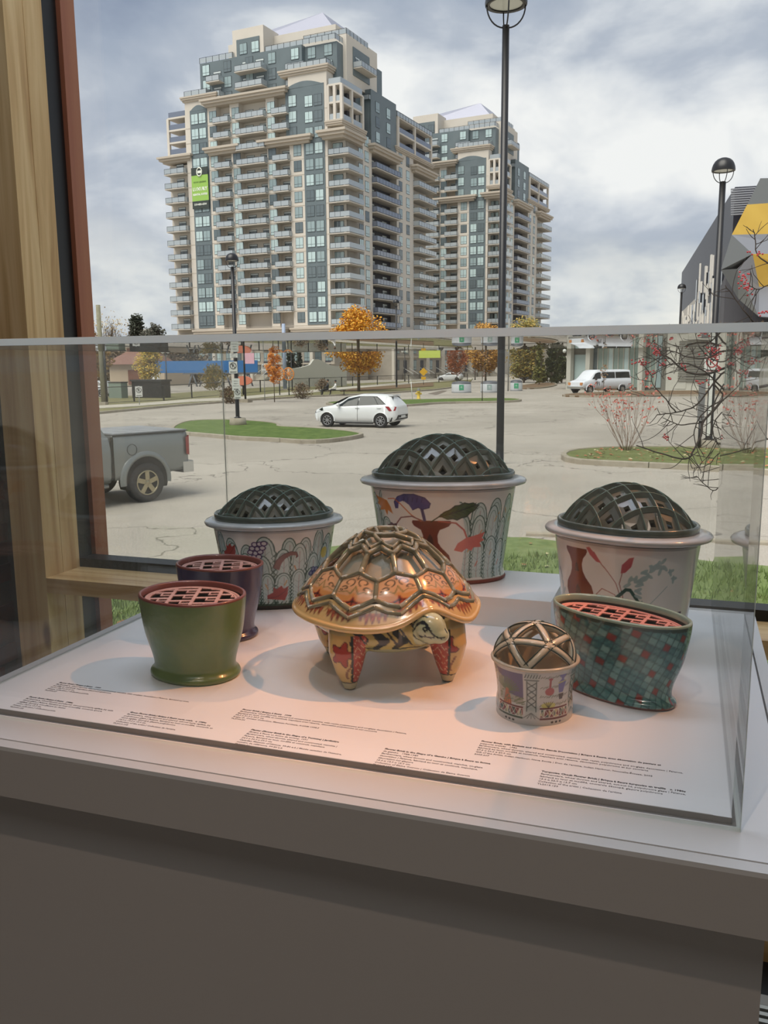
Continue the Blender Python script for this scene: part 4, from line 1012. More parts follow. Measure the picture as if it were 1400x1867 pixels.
# grass along the gallery wall
b_ = P2([(120, 1075), (300, 1050), (620, 1000), (820, 985), (958, 985), (1100, 1002), (1290, 1029), (1420, 1040), (1700, 1050)])
near = [(-14, WY+.3)]+[(-14, b_[0][1])]+b_+[(12, b_[-1][1]), (12, WY+.3)]
root, npoly = bed('grass_strip', 'green grass strip along the foot of the gallery window', near, mat('near_grass', (124, 138, 88), .95, .2, noise=(5, .8, (98, 116, 66)), bump=(60, .8)), kerb=False, it=0, h=.05)
kl = P2([(958, 976), (1060, 979), (1200, 984), (1307, 988), (1420, 994), (1560, 1000)]); rr_ = empty('kerb_line', (0, 0, 0), 0, 'pale concrete kerb between the car park and the near grass', 'kerb'); curb_run(kl, rr_, w=.14, h=.06, piece=2.2)
# grass blades and fallen leaves
def scatter(name, poly, n, fn, m, parent, seed=1, z=GZ):
    r = random.Random(seed); xs = [p[0] for p in poly]; ys = [p[1] for p in poly]; mb = MB(); k = 0
    def inside(x, y):
        c = False
        for i in range(len(poly)):
            xa, ya = poly[i]; xb, yb = poly[(i+1) % len(poly)]
            if (ya > y) != (yb > y) and x < (xb-xa)*(y-ya)/(yb-ya)+xa: c = not c
        return c
    t_ = 0
    while k < n and t_ < n*8:
        t_ += 1; x, y = r.uniform(min(xs), max(xs)), r.uniform(min(ys), max(ys))
        if inside(x, y): fn(mb, x, y, z, r); k += 1
    return stuff(mb.build(name, m, parent))
def blade(mb, x, y, z, r):
    for _ in range(3):
        a = r.uniform(0, 2*PI); h = r.uniform(.05, .13); w = .010; x2, y2 = x+r.uniform(-.04, .04), y+r.uniform(-.04, .04)
        mb.add([(x2-w*math.cos(a), y2-w*math.sin(a), z), (x2+w*math.cos(a), y2+w*math.sin(a), z), (x2+r.uniform(-.05, .05), y2+r.uniform(-.05, .05), z+h)], [(0, 1, 2)])
def leafy(s):
    def f(mb, x, y, z, r):
        a = r.uniform(0, 2*PI); s_ = s*r.uniform(.6, 1.3); c_, d_ = math.cos(a)*s_, math.sin(a)*s_; t1, t2 = r.uniform(0, .5)*s_, r.uniform(0, .5)*s_
        mb.add([(x-c_, y-d_, z+.01), (x+d_*.6, y-c_*.6, z+.012+t1), (x+c_, y+d_, z+.01+t2), (x-d_*.6, y+c_*.6, z+.012)], [(0, 1, 2, 3)], r.randrange(3))
    return f
m_blade = mat('grass_blade', (130, 148, 90), .8, .2, noise=(2, .7, (104, 126, 66)))
m_lf = [mat('leaf_pale', (206, 190, 150), .8), mat('leaf_brown', (150, 98, 62), .8), mat('leaf_rust', (186, 110, 78), .8)]
view = [(-4.9, 6.), (-4.6, 10.6), (-1.5, 12.3), (3.4, 12.), (3.2, 5.), (-1.2, 5.)]
scatter('grass_blade', view, 7000, blade, m_blade, root, 3, GZ+.05)
scatter('grass_blade', [(-7.5, 5.5), (-8.5, 9), (-4.5, 9), (-4.2, 5.5)], 3500, blade, m_blade, root, 4, GZ+.05)
scatter('fallen_leaf', npoly, 420, leafy(.05), m_lf, root, 5, GZ+.06)

# far side of the car park: verge, sidewalk, street lawn
edge_ = [(60, 768), (150, 758), (300, 743), (350, 739), (450, 731), (550, 725), (625, 721.5), (700, 718), (790, 712), (852, 704)]
far = P2(edge_); back = P2([(862, 691), (700, 698), (533, 705), (409, 712), (300, 720), (100, 731)])
vr = empty('street_verge', (0, 0, 0), 0, 'grassy verge with a kerb along the far side of the car park', 'verge')
MB().prism([(far[0][0]-30, far[0][1]-6)]+far+back+[(back[-1][0]-60, back[-1][1]-20)], GZ-.02, GZ+.10).build('turf', m_lawn2, vr)
curb_run(far, vr, piece=5, w=.2)
sw = P2([(60, 752), (250, 741), (350, 733), (424, 730), (520, 721), (648, 708), (785, 697), (860, 692)], GZ+.1); sw2 = P2([(860, 690), (785, 694), (648, 704), (520, 716), (424, 725), (350, 728), (250, 736), (60, 747)], GZ+.1)
tag(MB().prism(sw+sw2, GZ+.09, GZ+.13).build('sidewalk', m_walk), 'pale concrete footpath running along the fence', 'sidewalk')
lr = [(q.x, q.y) for q in (onz(u, v) for u, v in [(620, 716), (700, 712), (790, 706), (790, 699), (700, 706), (640, 711)])]
tag(MB().prism(lr, GZ+.1, GZ+.16).build('leaf_litter', m_mulch), 'drift of brown fallen leaves on the verge behind the white car', 'leaf litter', kind='stuff')
mm = P2([(1008, 724), (1060, 718), (1250, 714), (1420, 716), (1420, 723), (1250, 722), (1120, 725)]); r_, _ = bed('planting_bed', 'brown mulched planting bed in front of the white van', mm, m_mulch, 'planting bed', piece=6, h=.14)
mm = P2([(1060, 706), (1130, 700), (1230, 702), (1420, 704), (1420, 711), (1200, 711), (1090, 712)]); MB().prism(mm, GZ, GZ+.12).build('mulch', m_mulch, r_)
mm = P2([(925, 707), (1000, 698), (1020, 702), (990, 709), (940, 710)]); r_, _ = bed('planting_bed', 'brown leaf-covered bed behind the round bins', mm, m_mulch, 'planting bed', piece=6)
mm = P2([(780, 718), (806, 712), (815, 713), (796, 720)]); tag(MB().prism(mm, GZ, GZ+.02).build('asphalt_patch', mat('dark_patch', (120, 110, 100), .9)), 'dark repair patch in the paving behind the hydrant', 'patch')

# ================================================================ street furniture
m_pole = mat('black_lamp_metal', (24, 25, 28), .38, .5)
m_lens = mat('lamp_lens', (196, 198, 190), .3)
def lamp_post(base, htop, r=.085, head=.33, label='', conc=.0, lean=0.):
    """round post, dome hood on four curved wires"""
    t = empty('lamp_post', (base.x, base.y, GZ), 0, label, 'lamp post', 'dome-topped lamp posts in the car park')
    if conc: MB().lathe([(.0, 0), (.40, 0), (.36, conc), (0, conc)], 20).build('concrete_base', m_curb, t)
    MB().lathe([(0, conc), (.16, conc), (.16, conc+.03), (r*1.05, conc+.05), (r, .5), (r*.86, htop), (0, htop+.02)], 20).build('pole', m_pole, t)
    z = htop+.9*head; h = MB()
    h.lathe([(head, z), (head*1.02, z+.12*head), (head*.98, z+.38*head), (head*.90, z+.62*head), (head*.76, z+.85*head), (head*.55, z+1.03*head), (head*.28, z+1.14*head), (.001, z+1.17*head)], 28)
    h.lathe([(head*.98, z+.1*head), (head*.98, z), (head*.80, z+.02*head), (head*.80, z+.03*head)], 28); h.build('dome_hood', m_pole, t)
    MB().lathe([(.001, z+.06*head), (head*.80, z+.06*head)], 24).build('lens', m_lens, t)
    for k in range(4):
        a = YAW+k*PI/2; pts = []
        for i in range(9):
            q = i/8*PI/2; rr = head*.93*math.sin(q)+r*.5*(1-math.sin(q)); zz = z-1.0*head*math.cos(q); pts.append((math.cos(a)*rr, math.sin(a)*rr, zz))
        MB().tube(pts, .012*head/.33, 6).build('wire', m_pole, t)
    return t
def top_h(u, v, base): d = ray(u, v); k = math.hypot(base.x, base.y)/math.hypot(d.x, d.y); return EYE+d.z*k-GZ
bm_ = onz(911, 846); lamp_post(bm_, top_h(917, 47, bm_), .105, .53, 'tall black lamp post in the middle, cropped by the top of the photo')
bl_ = onz(434, 779); lp = lamp_post(bl_, top_h(422, 487, bl_), .09, .29, 'black lamp post on the left grass island carrying no-parking signs', .42)
br_ = onz(1291, 822); lamp_post(br_, top_h(1310, 332, br_), .105, .33, 'tall black lamp post at the right in front of the faceted gold building', .35)
bf_ = onz(723, 709); lamp_post(bf_, top_h(722, 558, bf_), .1, .36, 'distant black lamp post beside the orange tree')
bg_ = onz(1234, 709); lamp_post(bg_, top_h(1241, 533, bg_), .12, .42, 'distant black lamp post in front of the pale concrete hall', .8)
# signs
m_sign = mat('white_sign_face', (222, 222, 218), .5); m_blackp = mat('sign_black', (30, 30, 32), .5); m_red = mat('sign_red', (176, 40, 44), .5)
def text_obj(s, size, m, parent, loc, rot=(PI/2, 0, 0), ext=.001, bold=0., name='lettering', align='CENTER', spacing=1.):
    cu = bpy.data.curves.new(name, 'FONT'); cu.body = s; cu.size = size; cu.extrude = ext; cu.offset = bold; cu.align_x = align; cu.resolution_u = 1; cu.space_line = spacing
    o = bpy.data.objects.new(name, cu); COL.objects.link(o); dgp = bpy.context.evaluated_depsgraph_get(); me = bpy.data.meshes.new_from_object(o.evaluated_get(dgp)); bpy.data.objects.remove(o, do_unlink=True)
    me.materials.clear(); me.materials.append(m); me.name = name; o = link(name, me, parent, loc); o.rotation_euler = rot; return o
def face_cam(p): return math.atan2(-p[1], -p[0])+PI/2     # z rotation so that local -y faces the viewer
def no_park_sign(p, w, h, label, kind=0, pole=None, col=m_blackp):
    t = empty('parking_sign', p, face_cam(p), label, 'sign')
    MB().box((-w/2, 0, -h/2), (w/2, .01, h/2)).build('sign_plate', m_sign, t)
    b = MB(); b.box((-w/2+.01, -.001, -h/2+.01), (w/2-.01, 0, -h/2+.02)); 
    if kind == 0:
        R__ = w*.36; zc = h*.14; pts = [(R__*math.cos(a), -.004, zc+R__*math.sin(a)) for a in np.linspace(0, 2*PI, 25)]
        MB().tube(pts, w*.035, 6, cap=False).build('ring', m_red if col is m_red else m_blackp, t)
        MB().tube([(-R__*.7, -.005, zc+R__*.7), (R__*.7, -.005, zc-R__*.7)], w*.035, 6).build('slash', m_red if col is m_red else m_blackp, t)
        text_obj('P', w*.6, m_blackp, t, (0, -.003, zc-w*.2), bold=.01*w)
        MB().box((-w*.38, -.002, -h*.42), (w*.38, 0, -h*.36)).build('arrow_bar', m_blackp, t)
    else:
        for k, ww in enumerate((.6, .36, .5)): text_obj(('RESERVED', 'PARKING', 'PERMIT ONLY')[k], w*.13, m_blackp, t, (0, -.002, h*.25-k*h*.2))
        MB().box((-w*.3, -.002, -h*.42), (w*.3, 0, -h*.36)).build('arrow_bar', m_blackp, t)
    if pole:
        MB().tube([(0, .04, -pole), (0, .04, h/2+.05)], .03, 8).build('post', mat('galvanised_post', (150, 152, 150), .5), t)
    return t
def at_d(u, v, base):
    d = ray(u, v); k = math.hypot(base.x, base.y)/math.hypot(d.x, d.y)*.994; return Vector((0, 0, EYE))+d*k
no_park_sign(at_d(425, 670, bl_), .37, .52, 'upper no-parking sign on the left lamp post')
no_park_sign(at_d(430, 701, bl_), .34, .54, 'text parking sign in the middle of the left lamp post', 1)
no_park_sign(at_d(433, 718, bl_), .30, .46, 'lowest no-parking sign on the left lamp post')
no_park_sign(at_d(426, 646, bl_), .34, .3, 'small topmost text sign on the left lamp post', 1)
q = onz(253, 741); no_park_sign(at_d(253, 714, q), .48, .72, 'no-parking sign on the black fence at the left', 0, at_d(253, 714, q).z-GZ)
q = onz(481, 730); no_park_sign(at_d(481, 671, q), .36, .64, 'no-parking sign on its own post beside the small orange tree', 0, at_d(481, 671, q).z-GZ)
q = onz(1046, 709); no_park_sign(dep(1048, 652, 96), .42, .56, 'small sign on a pole left of the white van', 1, dep(1048, 652, 96).z-GZ)
q = onz(1296, 815); t = no_park_sign(at_d(1297, 664, br_)+Vector((0, -.25, 0)), .42, .46, 'red and white no-parking sign behind the berry branches', 0, None, m_red)
MB().box((-.21, -.001, -.215), (.21, .0, -.20)).build('red_border', m_red, t); MB().box((-.21, -.001, .20), (.21, .0, .215)).build('red_border', m_red, t)
t = empty('ticket_post', (br_.x-.28, br_.y-.35, GZ), face_cam(br_), 'grey pay-station cabinet strapped to the right lamp post', 'cabinet')
MB().box((-.10, -.06, 0.95), (.10, .1, 2.1)).build('cabinet_body', mat('cabinet_grey', (120, 120, 122), .5), t); MB().box((.2, -.04, .5), (.3, .04, 2.6)).build('white_post', m_sign, t); MB().tube([(0, 0.02, 0), (0, 0.02, 1)], .05).build('stand', m_pole, t)
# utility pole
q = onz(190, 741); t = empty('utility_pole', (q.x, q.y, GZ), 0, 'weathered wooden utility pole at the left beside the window frame', 'utility pole')
hp = top_h(180, 556, q); MB().lathe([(.0, 0), (.19, 0), (.15, hp), (0, hp)], 14).build('pole', mat('weathered_pole_wood', (134, 132, 112), .9, noise=(6, .6, (112, 108, 88))), t)
MB().lathe([(0, 0), (.07, 0), (.07, 4.6), (0, 4.6)], 10, c=(.27, 0, 0)).build('steel_pipe', m_pole, t); MB().box((-.28, -.5, 0), (.48, -.2, .32)).build('footing', m_curb, t)
# chain-link style rail fence
fa, fb = onz(150, 738), onz(862, 699)
fpx = [168, 245, 299, 350, 409, 475, 533, 564, 592, 623, 643, 688, 745, 800, 852]
fen = empty('rail_fence', (0, 0, 0), 0, 'thin black wire fence with posts along the footpath', 'fence')
fl = [(150, 741), (245, 735), (300, 733), (409, 722), (533, 712), (640, 706), (745, 701), (860, 696)]
def fy(u):
    for (a, b), (c_, d_) in zip(fl, fl[1:]):
        if a <= u <= c_: return b+(d_-b)*(u-a)/(c_-a)
    return fl[-1][1]
fp = [onz(u, fy(u)) for u in [100]+fpx] if False else [onz(u, fy(u)) for u in fpx]
for p in fp: MB().box((p.x-.045, p.y-.045, GZ), (p.x+.045, p.y+.045, GZ+1.32)).build('post', m_pole, fen)
for a, b in zip(fp, fp[1:]):
    for z_, r_ in ((1.28, .028), (.14, .018)): MB().tube([(a.x, a.y, GZ+z_), (b.x, b.y, GZ+z_)], r_, 6).build('rail', m_pole, fen)
    mb = MB(); L_ = (b-a).length; n_ = min(120, int(L_/.18))
    for i in range(n_):
        for s_ in (1, -1):
            u0 = i/n_; p0 = a.lerp(b, u0); p1 = a.lerp(b, min(1, u0+1.1/max(L_, 1)))
            mb.add([(p0.x, p0.y, GZ+(.15 if s_ > 0 else 1.26)), (p1.x, p1.y, GZ+(1.26 if s_ > 0 else .15)), (p1.x, p1.y, GZ+(1.272 if s_ > 0 else .162)), (p0.x, p0.y, GZ+(.162 if s_ > 0 else 1.272))], [(0, 1, 2, 3)])
    stuff(mb.build('wire_mesh', m_pole, fen))
# in-ground round bins
for i, (u, v, rr, lb) in enumerate(((841, 714, .95, 'large round grey bin with green sticker, leftmost of three'), (892, 712.5, .85, 'round grey bin half hidden behind the tall lamp post'), (941, 711, .62, 'smallest round grey bin, rightmost of three'))):
    d_ = 84 if i < 2 else 88; q = dep(u, v, d_); t = empty('waste_bin', (q.x, q.y, GZ), face_cam(q), lb, 'bin', 'round in-ground bins')
    MB().lathe([(rr*.99, 0), (rr, .12), (rr, .82), (rr*.97, .86)], 32).build('shell', mat('bin_pale_grey', (196, 200, 204), .5), t)
    MB().lathe([(rr*1.0, 0), (rr*1.01, .12), (rr*1.0, .13)], 32).build('plinth_ring', mat('bin_base', (146, 148, 150), .6), t)
    MB().lathe([(rr*.99, .84), (rr*.94, .98), (rr*.75, 1.06), (.3, 1.12), (.001, 1.13)], 32).build('lid', mat('bin_lid', (92, 94, 100), .45), t)
    MB().box((-.22, -rr-.02, .28), (.22, -rr+.02, .78)).build('sticker', mat('sticker_green' if i != 1 else 'sticker_grey', (70, 160, 120) if i != 1 else (150, 170, 168), .5), t)
    text_obj('\u2191', .3, m_sign, t, (0, -rr-.022, .42))
# hydrant
q = onz(763, 730); t = empty('fire_hydrant', (q.x, q.y, GZ+.1), face_cam(q), 'yellow fire hydrant with a grey cap on the narrow island', 'hydrant'); m_y = mat('hydrant_yellow', (222, 190, 70), .5)
MB().lathe([(.18, 0), (.18, .05), (.12, .07), (.12, .55), (.16, .57), (.16, .62), (.001, .62)], 16).build('barrel', m_y, t); MB().lathe([(.15, .62), (.14, .72), (.08, .80), (.03, .82), (.03, .88), (.001, .88)], 16).build('bonnet', mat('hydrant_grey', (120, 122, 120), .5), t)
MB().lathe([(.001, -.24), (.07, -.24), (.07, .24), (.001, .24)], 12, axis='X', c=(0, 0, .42)).build('nozzle', m_y, t)
t = empty('marker_pole', tuple(onz(752, 731)), 0, 'thin white marker pole beside the hydrant', 'pole'); MB().tube([(0, 0, 0), (-.12, 0, 1.5)], .03, 6).build('rod', m_sign, t); MB().tube([(-.122, 0, 1.5), (-.13, 0, 1.62)], .045, 6).build('cap', m_sign, t)
t = empty('traffic_sign', tuple(dep(772, 678, 112)), face_cam(dep(772, 678, 112)), 'small yellow diamond warning sign by the fence', 'sign')
MB().prism([(-.55, 0), (0, -.55), (.55, 0), (0, .55)], 0, .02).build('diamond_plate', mat('sign_yellow', (228, 180, 50), .5), t).rotation_euler = (PI/2, 0, 0); MB().box((-.3, .0, -1.0), (.3, .03, -.62)).build('tab_plate', mat('sign_yellow', (228, 180, 50), .5), t); MB().tube([(0, .04, -2.6), (0, .04, .3)], .03, 6).build('post', m_pole, t)
isl = P2([(1045, 843), (1091, 824), (1400, 826), (1400, 862), (1180, 851)]); lt = empty('leaf_scatter', (0, 0, 0), 0, 'pale fallen leaves scattered on the right grass island', 'leaves'); scatter('fallen_leaf', isl, 260, leafy(.06), m_lf, lt, 8, GZ+.13)
# ================================================================ vehicles (local +x forward, origin on the ground under the rear axle)
m_tyre = mat('tyre_rubber', (34, 34, 36), .8); m_glass_car = mat('car_glass_dark', (30, 38, 40), .08, .5); m_chrome = mat('chrome', (206, 208, 208), .14, metal=.9)
m_well = mat('wheel_well_black', (14, 14, 15), .9); m_trim = mat('black_plastic_trim', (42, 43, 46), .6); m_tail = mat('tail_lamp_red', (150, 26, 34), .2, coat=.5)
def lerp_tab(tab, x):
    for a, b in zip(tab, tab[1:]):
        if a[0] <= x <= b[0]:
            t = (x-a[0])/(b[0]-a[0]) if b[0] > a[0] else 0
            return [p+(q-p)*t for p, q in zip(a, b)]
    return list(tab[0] if x < tab[0][0] else tab[-1])
def section(row):
    x, zb, zm, zt, wb, wm_, wt = row      # bottom, belt, top heights; half widths
    return [(0, zb), (wb*.8, zb), (wb, zb+.05), (wm_*1.0, zb+(zm-zb)*.35), (wm_*1.012, zb+(zm-zb)*.65), (wm_*.985, zm-.03), (wm_*.955, zm), (wt+(wm_*.955-wt)*.35, zm+(zt-zm)*.62), (wt, zt-.05*min(1, (zt-zm)*4)), (wt*.86, zt-.008), (0, zt+.012)]
def car_body(tab, m, root, n=90, wells=()):
    x0, x1 = tab[0][0], tab[-1][0]; rows = sorted(set([r[0] for r in tab]+[x0+(x1-x0)*i/n for i in range(n+1)])); vs = []; k = None
    for x in rows:
        sec = section(lerp_tab(tab, x)); full = [(-w, z) for w, z in sec[::-1]][:-1]+[(w, z) for w, z in sec]; k = len(full)
        for y, z in full: vs.append((x, y, z))
    fs = [(i*k+j, i*k+j+1, (i+1)*k+j+1, (i+1)*k+j) for i in range(len(rows)-1) for j in range(k-1)]
    fs += [tuple(range(k-1, -1, -1)), tuple((len(rows)-1)*k+j for j in range(k))]
    mb = MB(); mb.add(vs, fs, 0, True); mb.sm[-1] = mb.sm[-2] = False; o = mb.build('body', m, root)
    return o
def patch(tab, root, name, m, poly, side, off=.006, n=8):
    """panel lying on the side: poly in (x, s) where s 0..1 from belt to roof edge; corners a(front-low) b(rear-low) c(rear-high) d(front-high)"""
    a, b, c_, d_ = poly; vs = []
    for i in range(n+1):
        for j in range(n+1):
            u, v_ = i/n, j/n; x = (a[0]*(1-u)+b[0]*u)*(1-v_)+(d_[0]*(1-u)+c_[0]*u)*v_; s = (a[1]*(1-u)+b[1]*u)*(1-v_)+(d_[1]*(1-u)+c_[1]*u)*v_
            sec = section(lerp_tab(tab, x)); p6, p7, p8 = sec[6], sec[7], sec[8]
            if s < 0: q = (p6[0]+.008, p6[1]+s)
            elif s < .62: t = s/.62; q = (p6[0]+(p7[0]-p6[0])*t, p6[1]+(p7[1]-p6[1])*t)
            else: t = (s-.62)/.38; q = (p7[0]+(p8[0]-p7[0])*t, p7[1]+(p8[1]-p7[1])*t)
            vs.append((x, side*(q[0]+off), q[1]))
    fs = [(i*(n+1)+j, i*(n+1)+j+1, (i+1)*(n+1)+j+1, (i+1)*(n+1)+j) for i in range(n) for j in range(n)]
    if side > 0: fs = [f[::-1] for f in fs]
    return MB().add(vs, fs, 0, True).build(name, m, root)
def wheel(root, x, y, R, w, rim_r, rim_m, spokes=5, sw=.05, twin=False):
    s = 1 if y > 0 else -1
    t = MB(); t.lathe([(rim_r, -w*.5), (R*.93, -w*.5), (R, -w*.36), (R, w*.36), (R*.93, w*.5), (rim_r, w*.5), (rim_r*.97, w*.2), (rim_r*.97, -w*.5)], 40, axis='Y', close=True); o = t.build('wheel', m_tyre, root, (x, y, R))
    b = MB(); yo = s*w*.5
    b.lathe([(rim_r*1.0, yo*.96), (rim_r*.93, yo*1.02), (rim_r*.90, yo*.75), (rim_r*.86, yo*.1), (.001, yo*.1)], 40, axis='Y', m=1); b.lathe([(rim_r*1.02, yo*.9), (rim_r*1.0, yo*1.05), (rim_r*.91, yo*1.05), (rim_r*.90, yo*.8)], 40, axis='Y')
    b.lathe([(rim_r*.20, yo*.5), (rim_r*.20, yo*.98), (rim_r*.12, yo*1.05), (.001, yo*1.05)], 20, axis='Y'); b.build('rim', [rim_m, m_well], o)
    for k in range(spokes):
        a = 2*PI*k/spokes+.3
        for da in ((-.16, .16) if twin else (0,)):
            M = Matrix.Rotation(-(a+da*0), 4, 'Y'); r0, r1 = rim_r*.12, rim_r*.95; ww = sw
            Mt = Matrix.Rotation(da, 4, 'Y') if twin else Matrix.Identity(4)
            MB().box((r0, min(yo*.72, yo*1.0), -ww/2), (r1, max(yo*.72, yo*1.0), ww/2), 0, M @ Mt).build('spoke', rim_m, o)
    return o
def arch(root, x, y, R, m_lip=None, lip=.0, zc=None, dark=True):
    s = 1 if y > 0 else -1; zc = zc or R*.95
    if dark:
        pts = [(x+R*math.cos(a), zc+R*math.sin(a)) for a in np.linspace(-.35, PI+.35, 28)]
        mb = MB(); k = len(pts); mb.add([(p[0], y, p[1]) for p in pts]+[(p[0], y-s*.25, p[1]) for p in pts], [tuple(range(k)) if s < 0 else tuple(range(k-1, -1, -1))]+[(i, i+1, k+i+1, k+i) for i in range(k-1)]); mb.build('wheel_well', m_well, root)
    if m_lip:
        o = [( x+(R+lip)*math.cos(a), zc+(R+lip)*math.sin(a)) for a in np.linspace(-.15, PI+.15, 26)]; i_ = [(x+R*.97*math.cos(a), zc+R*.97*math.sin(a)) for a in np.linspace(-.15, PI+.15, 26)]
        vs = []
        for (a, b), (c_, d_) in zip(o, i_): vs += [(a, y-s*.02, b), (a*.5+c_*.5, y+s*.045, b*.5+d_*.5), (c_, y+s*.04, d_), (c_, y-s*.1, d_)]
        mb = MB(); mb.add(vs, [(j*4+k, j*4+k+1, (j+1)*4+k+1, (j+1)*4+k) for j in range(25) for k in range(3)], 0, True); mb.build('wheel_arch', m_lip, root)

# ---- white hatchback
def veh(name, pr, pf, label):
    d = Vector((pf.x-pr.x, pf.y-pr.y, 0)); return empty(name, (pr.x, pr.y, GZ), math.atan2(d.y, d.x), label, 'car' if name != 'cargo_van' else 'van')
m_wcar = mat('white_car_paint', (236, 238, 240), .22, .6, coat=.6)
pr, pf = onz(707, 778), onz(604, 776.0); t = veh('hatchback_car', pr, pf, 'white five-door hatchback driving through the car park')
#        x     zb   zm    zt    wb   wm   wt
tab = [(-.72, .42, .80, .86, .60, .66, .60), (-.66, .34, .90, .97, .72, .76, .66), (-.56, .27, .97, 1.10, .78, .82, .62), (-.36, .22, 1.00, 1.36, .80, .85, .52), (-.18, .20, 1.00, 1.43, .80, .86, .54), (.5, .18, .98, 1.465, .80, .865, .56), (1.1, .18, .96, 1.46, .80, .865, .56), (1.7, .18, .94, 1.33, .80, .865, .54), (2.12, .18, .94, 1.10, .80, .865, .60), (2.42, .18, .93, .98, .80, .865, .68), (2.9, .20, .86, .88, .80, .85, .70), (3.15, .24, .76, .79, .76, .80, .66), (3.28, .30, .64, .68, .62, .68, .56), (3.33, .36, .52, .55, .5, .56, .5)]
car_body(tab, m_wcar, t)
for s in (1, -1):
    patch(tab, t, 'front_window', m_glass_car, [(2.12, .02), (1.14, .04), (1.14, .86), (1.62, .84)], s)
    patch(tab, t, 'rear_window', m_glass_car, [(1.08, .04), (.16, .06), (.44, .82), (1.08, .86)], s); patch(tab, t, 'quarter_window', m_glass_car, [(.13, .06), (-.16, .10), (.24, .76), (.38, .80)], s, n=3)
    patch(tab, t, 'window_surround', m_trim, [(2.24, -.015), (-.24, .05), (.26, .90), (1.66, .92)], s, .003, 10)
    for x in (0, 2.58): arch(t, x, s*.872, .345, m_wcar, .035); wheel(t, x, s*.80, .31, .20, .205, mat('silver_alloy', (172, 172, 176), .3, metal=.5), 8, .028)
    for nm_, pl in (('tail_lamp', [(-.22, -.03), (-.69, -.05), (-.66, -.22), (-.40, -.24)]), ('headlamp', [(3.24, -.02), (2.82, .0), (2.78, -.12), (3.18, -.10)])):
        mb = MB(); 
        yy = lambda x: lerp_tab(tab, x)[5]*1.0+.028
        q = [(x, s*yy(x), .98+z) if nm_ == 'tail_lamp' else (x, s*yy(x), lerp_tab(tab, x)[2]+z) for x, z in pl]; q2 = [(x, y-s*.05, z) for x, y, z in q]
        mb.add(q+q2, [(0, 1, 2, 3), (7, 6, 5, 4), (0, 4, 5, 1), (1, 5, 6, 2), (2, 6, 7, 3), (3, 7, 4, 0)]); mb.build(nm_, m_tail if nm_ == 'tail_lamp' else m_glass_car, t)
    for x in (1.02, -.02): MB().box((x, s*.872-.012, .86), (x+.2, s*.872+.016, .885)).build('door_handle', m_wcar, t)
    for x in (1.1,): MB().box((x, s*.879-.003, .3), (x+.012, s*.879+.002, .96)).build('door_seam', m_trim, t)
    MB().lathe([(.001, -.06), (.09, -.05), (.11, .0), (.08, .06), (.001, .07)], 14, axis='X', c=(2.0, s*.95, 1.0), sx=1, sy=.8).build('door_mirror', m_wcar, t)
    MB().box((.36, s*.86-.02, .17), (2.2, s*.86+.012, .235)).build('sill_trim', m_trim, t)
mb = MB(); mb.add([(-.71, -.66, .36), (-.71, .66, .36), (-.735, .62, .56), (-.735, -.62, .56), (-.40, -.83, .26), (-.40, .83, .26), (-.5, .84, .46), (-.5, -.84, .46)], [(0, 3, 2, 1), (1, 2, 6, 5), (0, 4, 7, 3), (3, 7, 6, 2), (0, 1, 5, 4)]); mb.build('rear_bumper', m_trim, t)
MB().box((-.755, -.24, .42), (-.73, .24, .53)).build('number_plate', m_sign, t)
mb = MB(); mb.add([(-.575, -.56, 1.06), (-.575, .56, 1.06), (-.37, .48, 1.35), (-.37, -.48, 1.35)], [(0, 3, 2, 1)]); mb.build('tailgate_window', m_glass_car, t)
MB().box((-.44, -.5, 1.385), (-.22, .5, 1.43)).build('roof_spoiler', m_wcar, t)
mb = MB(); mb.add([(2.46, -.70, .985), (2.46, .70, .985), (1.74, .55, 1.345), (1.74, -.55, 1.345)], [(0, 1, 2, 3)]); mb.build('windscreen', m_glass_car, t)

# ---- white passenger van
m_van = mat('white_van_paint', (232, 236, 242), .3, .5, coat=.4)
pr = dep(1120, 709, 80.5); pf = dep(1043, 713, 78.0); t = veh('cargo_van', pr, pf, 'white passenger van with black letters on its door in front of the pale hall')
wbv = 3.94
tabv = [(-1.12, .55, 1.15, 2.02, .90, .98, .80), (-1.05, .45, 1.25, 2.10, .92, 1.0, .82), (-.6, .42, 1.28, 2.13, .93, 1.005, .84), (2.9, .42, 1.28, 2.12, .93, 1.005, .84), (3.25, .42, 1.28, 1.98, .93, 1.0, .82), (3.75, .42, 1.27, 1.55, .93, 1.0, .78), (4.0, .42, 1.24, 1.30, .93, .99, .80), (4.6, .45, 1.08, 1.14, .90, .97, .80), (4.78, .50, .98, 1.02, .84, .92, .78)]
car_body(tabv, m_van, t)
for s in (1, -1):
    patch(tabv, t, 'side_window', m_glass_car, [(2.4, .10), (.9, .10), (.9, .78), (2.4, .78)], s); patch(tabv, t, 'side_window', m_glass_car, [(.82, .10), (-.98, .12), (-.92, .80), (.82, .78)], s)
    patch(tabv, t, 'cab_window', m_glass_car, [(3.72, .06), (2.62, .06), (2.62, .76), (3.22, .76)], s)
    for x in (0, wbv): arch(t, x, s*1.0, .43, m_van, .05); wheel(t, x, s*.93, .37, .22, .21, m_chrome, 8, .05)
    MB().box((4.6, s*.78-.14, .78), (4.84, s*.78+.14, 1.02)).build('headlamp', mat('amber_lamp', (206, 140, 84), .3), t)
    for x in (2.5,): MB().box((x, s*1.016-.004, .55), (x+.02, s*1.016+.002, 1.28)).build('door_seam', m_trim, t)
    MB().box((2.42, s*1.018-.01, 1.0), (2.56, s*1.018+.02, 1.14)).build('door_handle', m_trim, t); MB().box((3.3, s*1.12-.09, 1.22), (3.42, s*1.12+.09, 1.44)).build('door_mirror', m_trim, t)
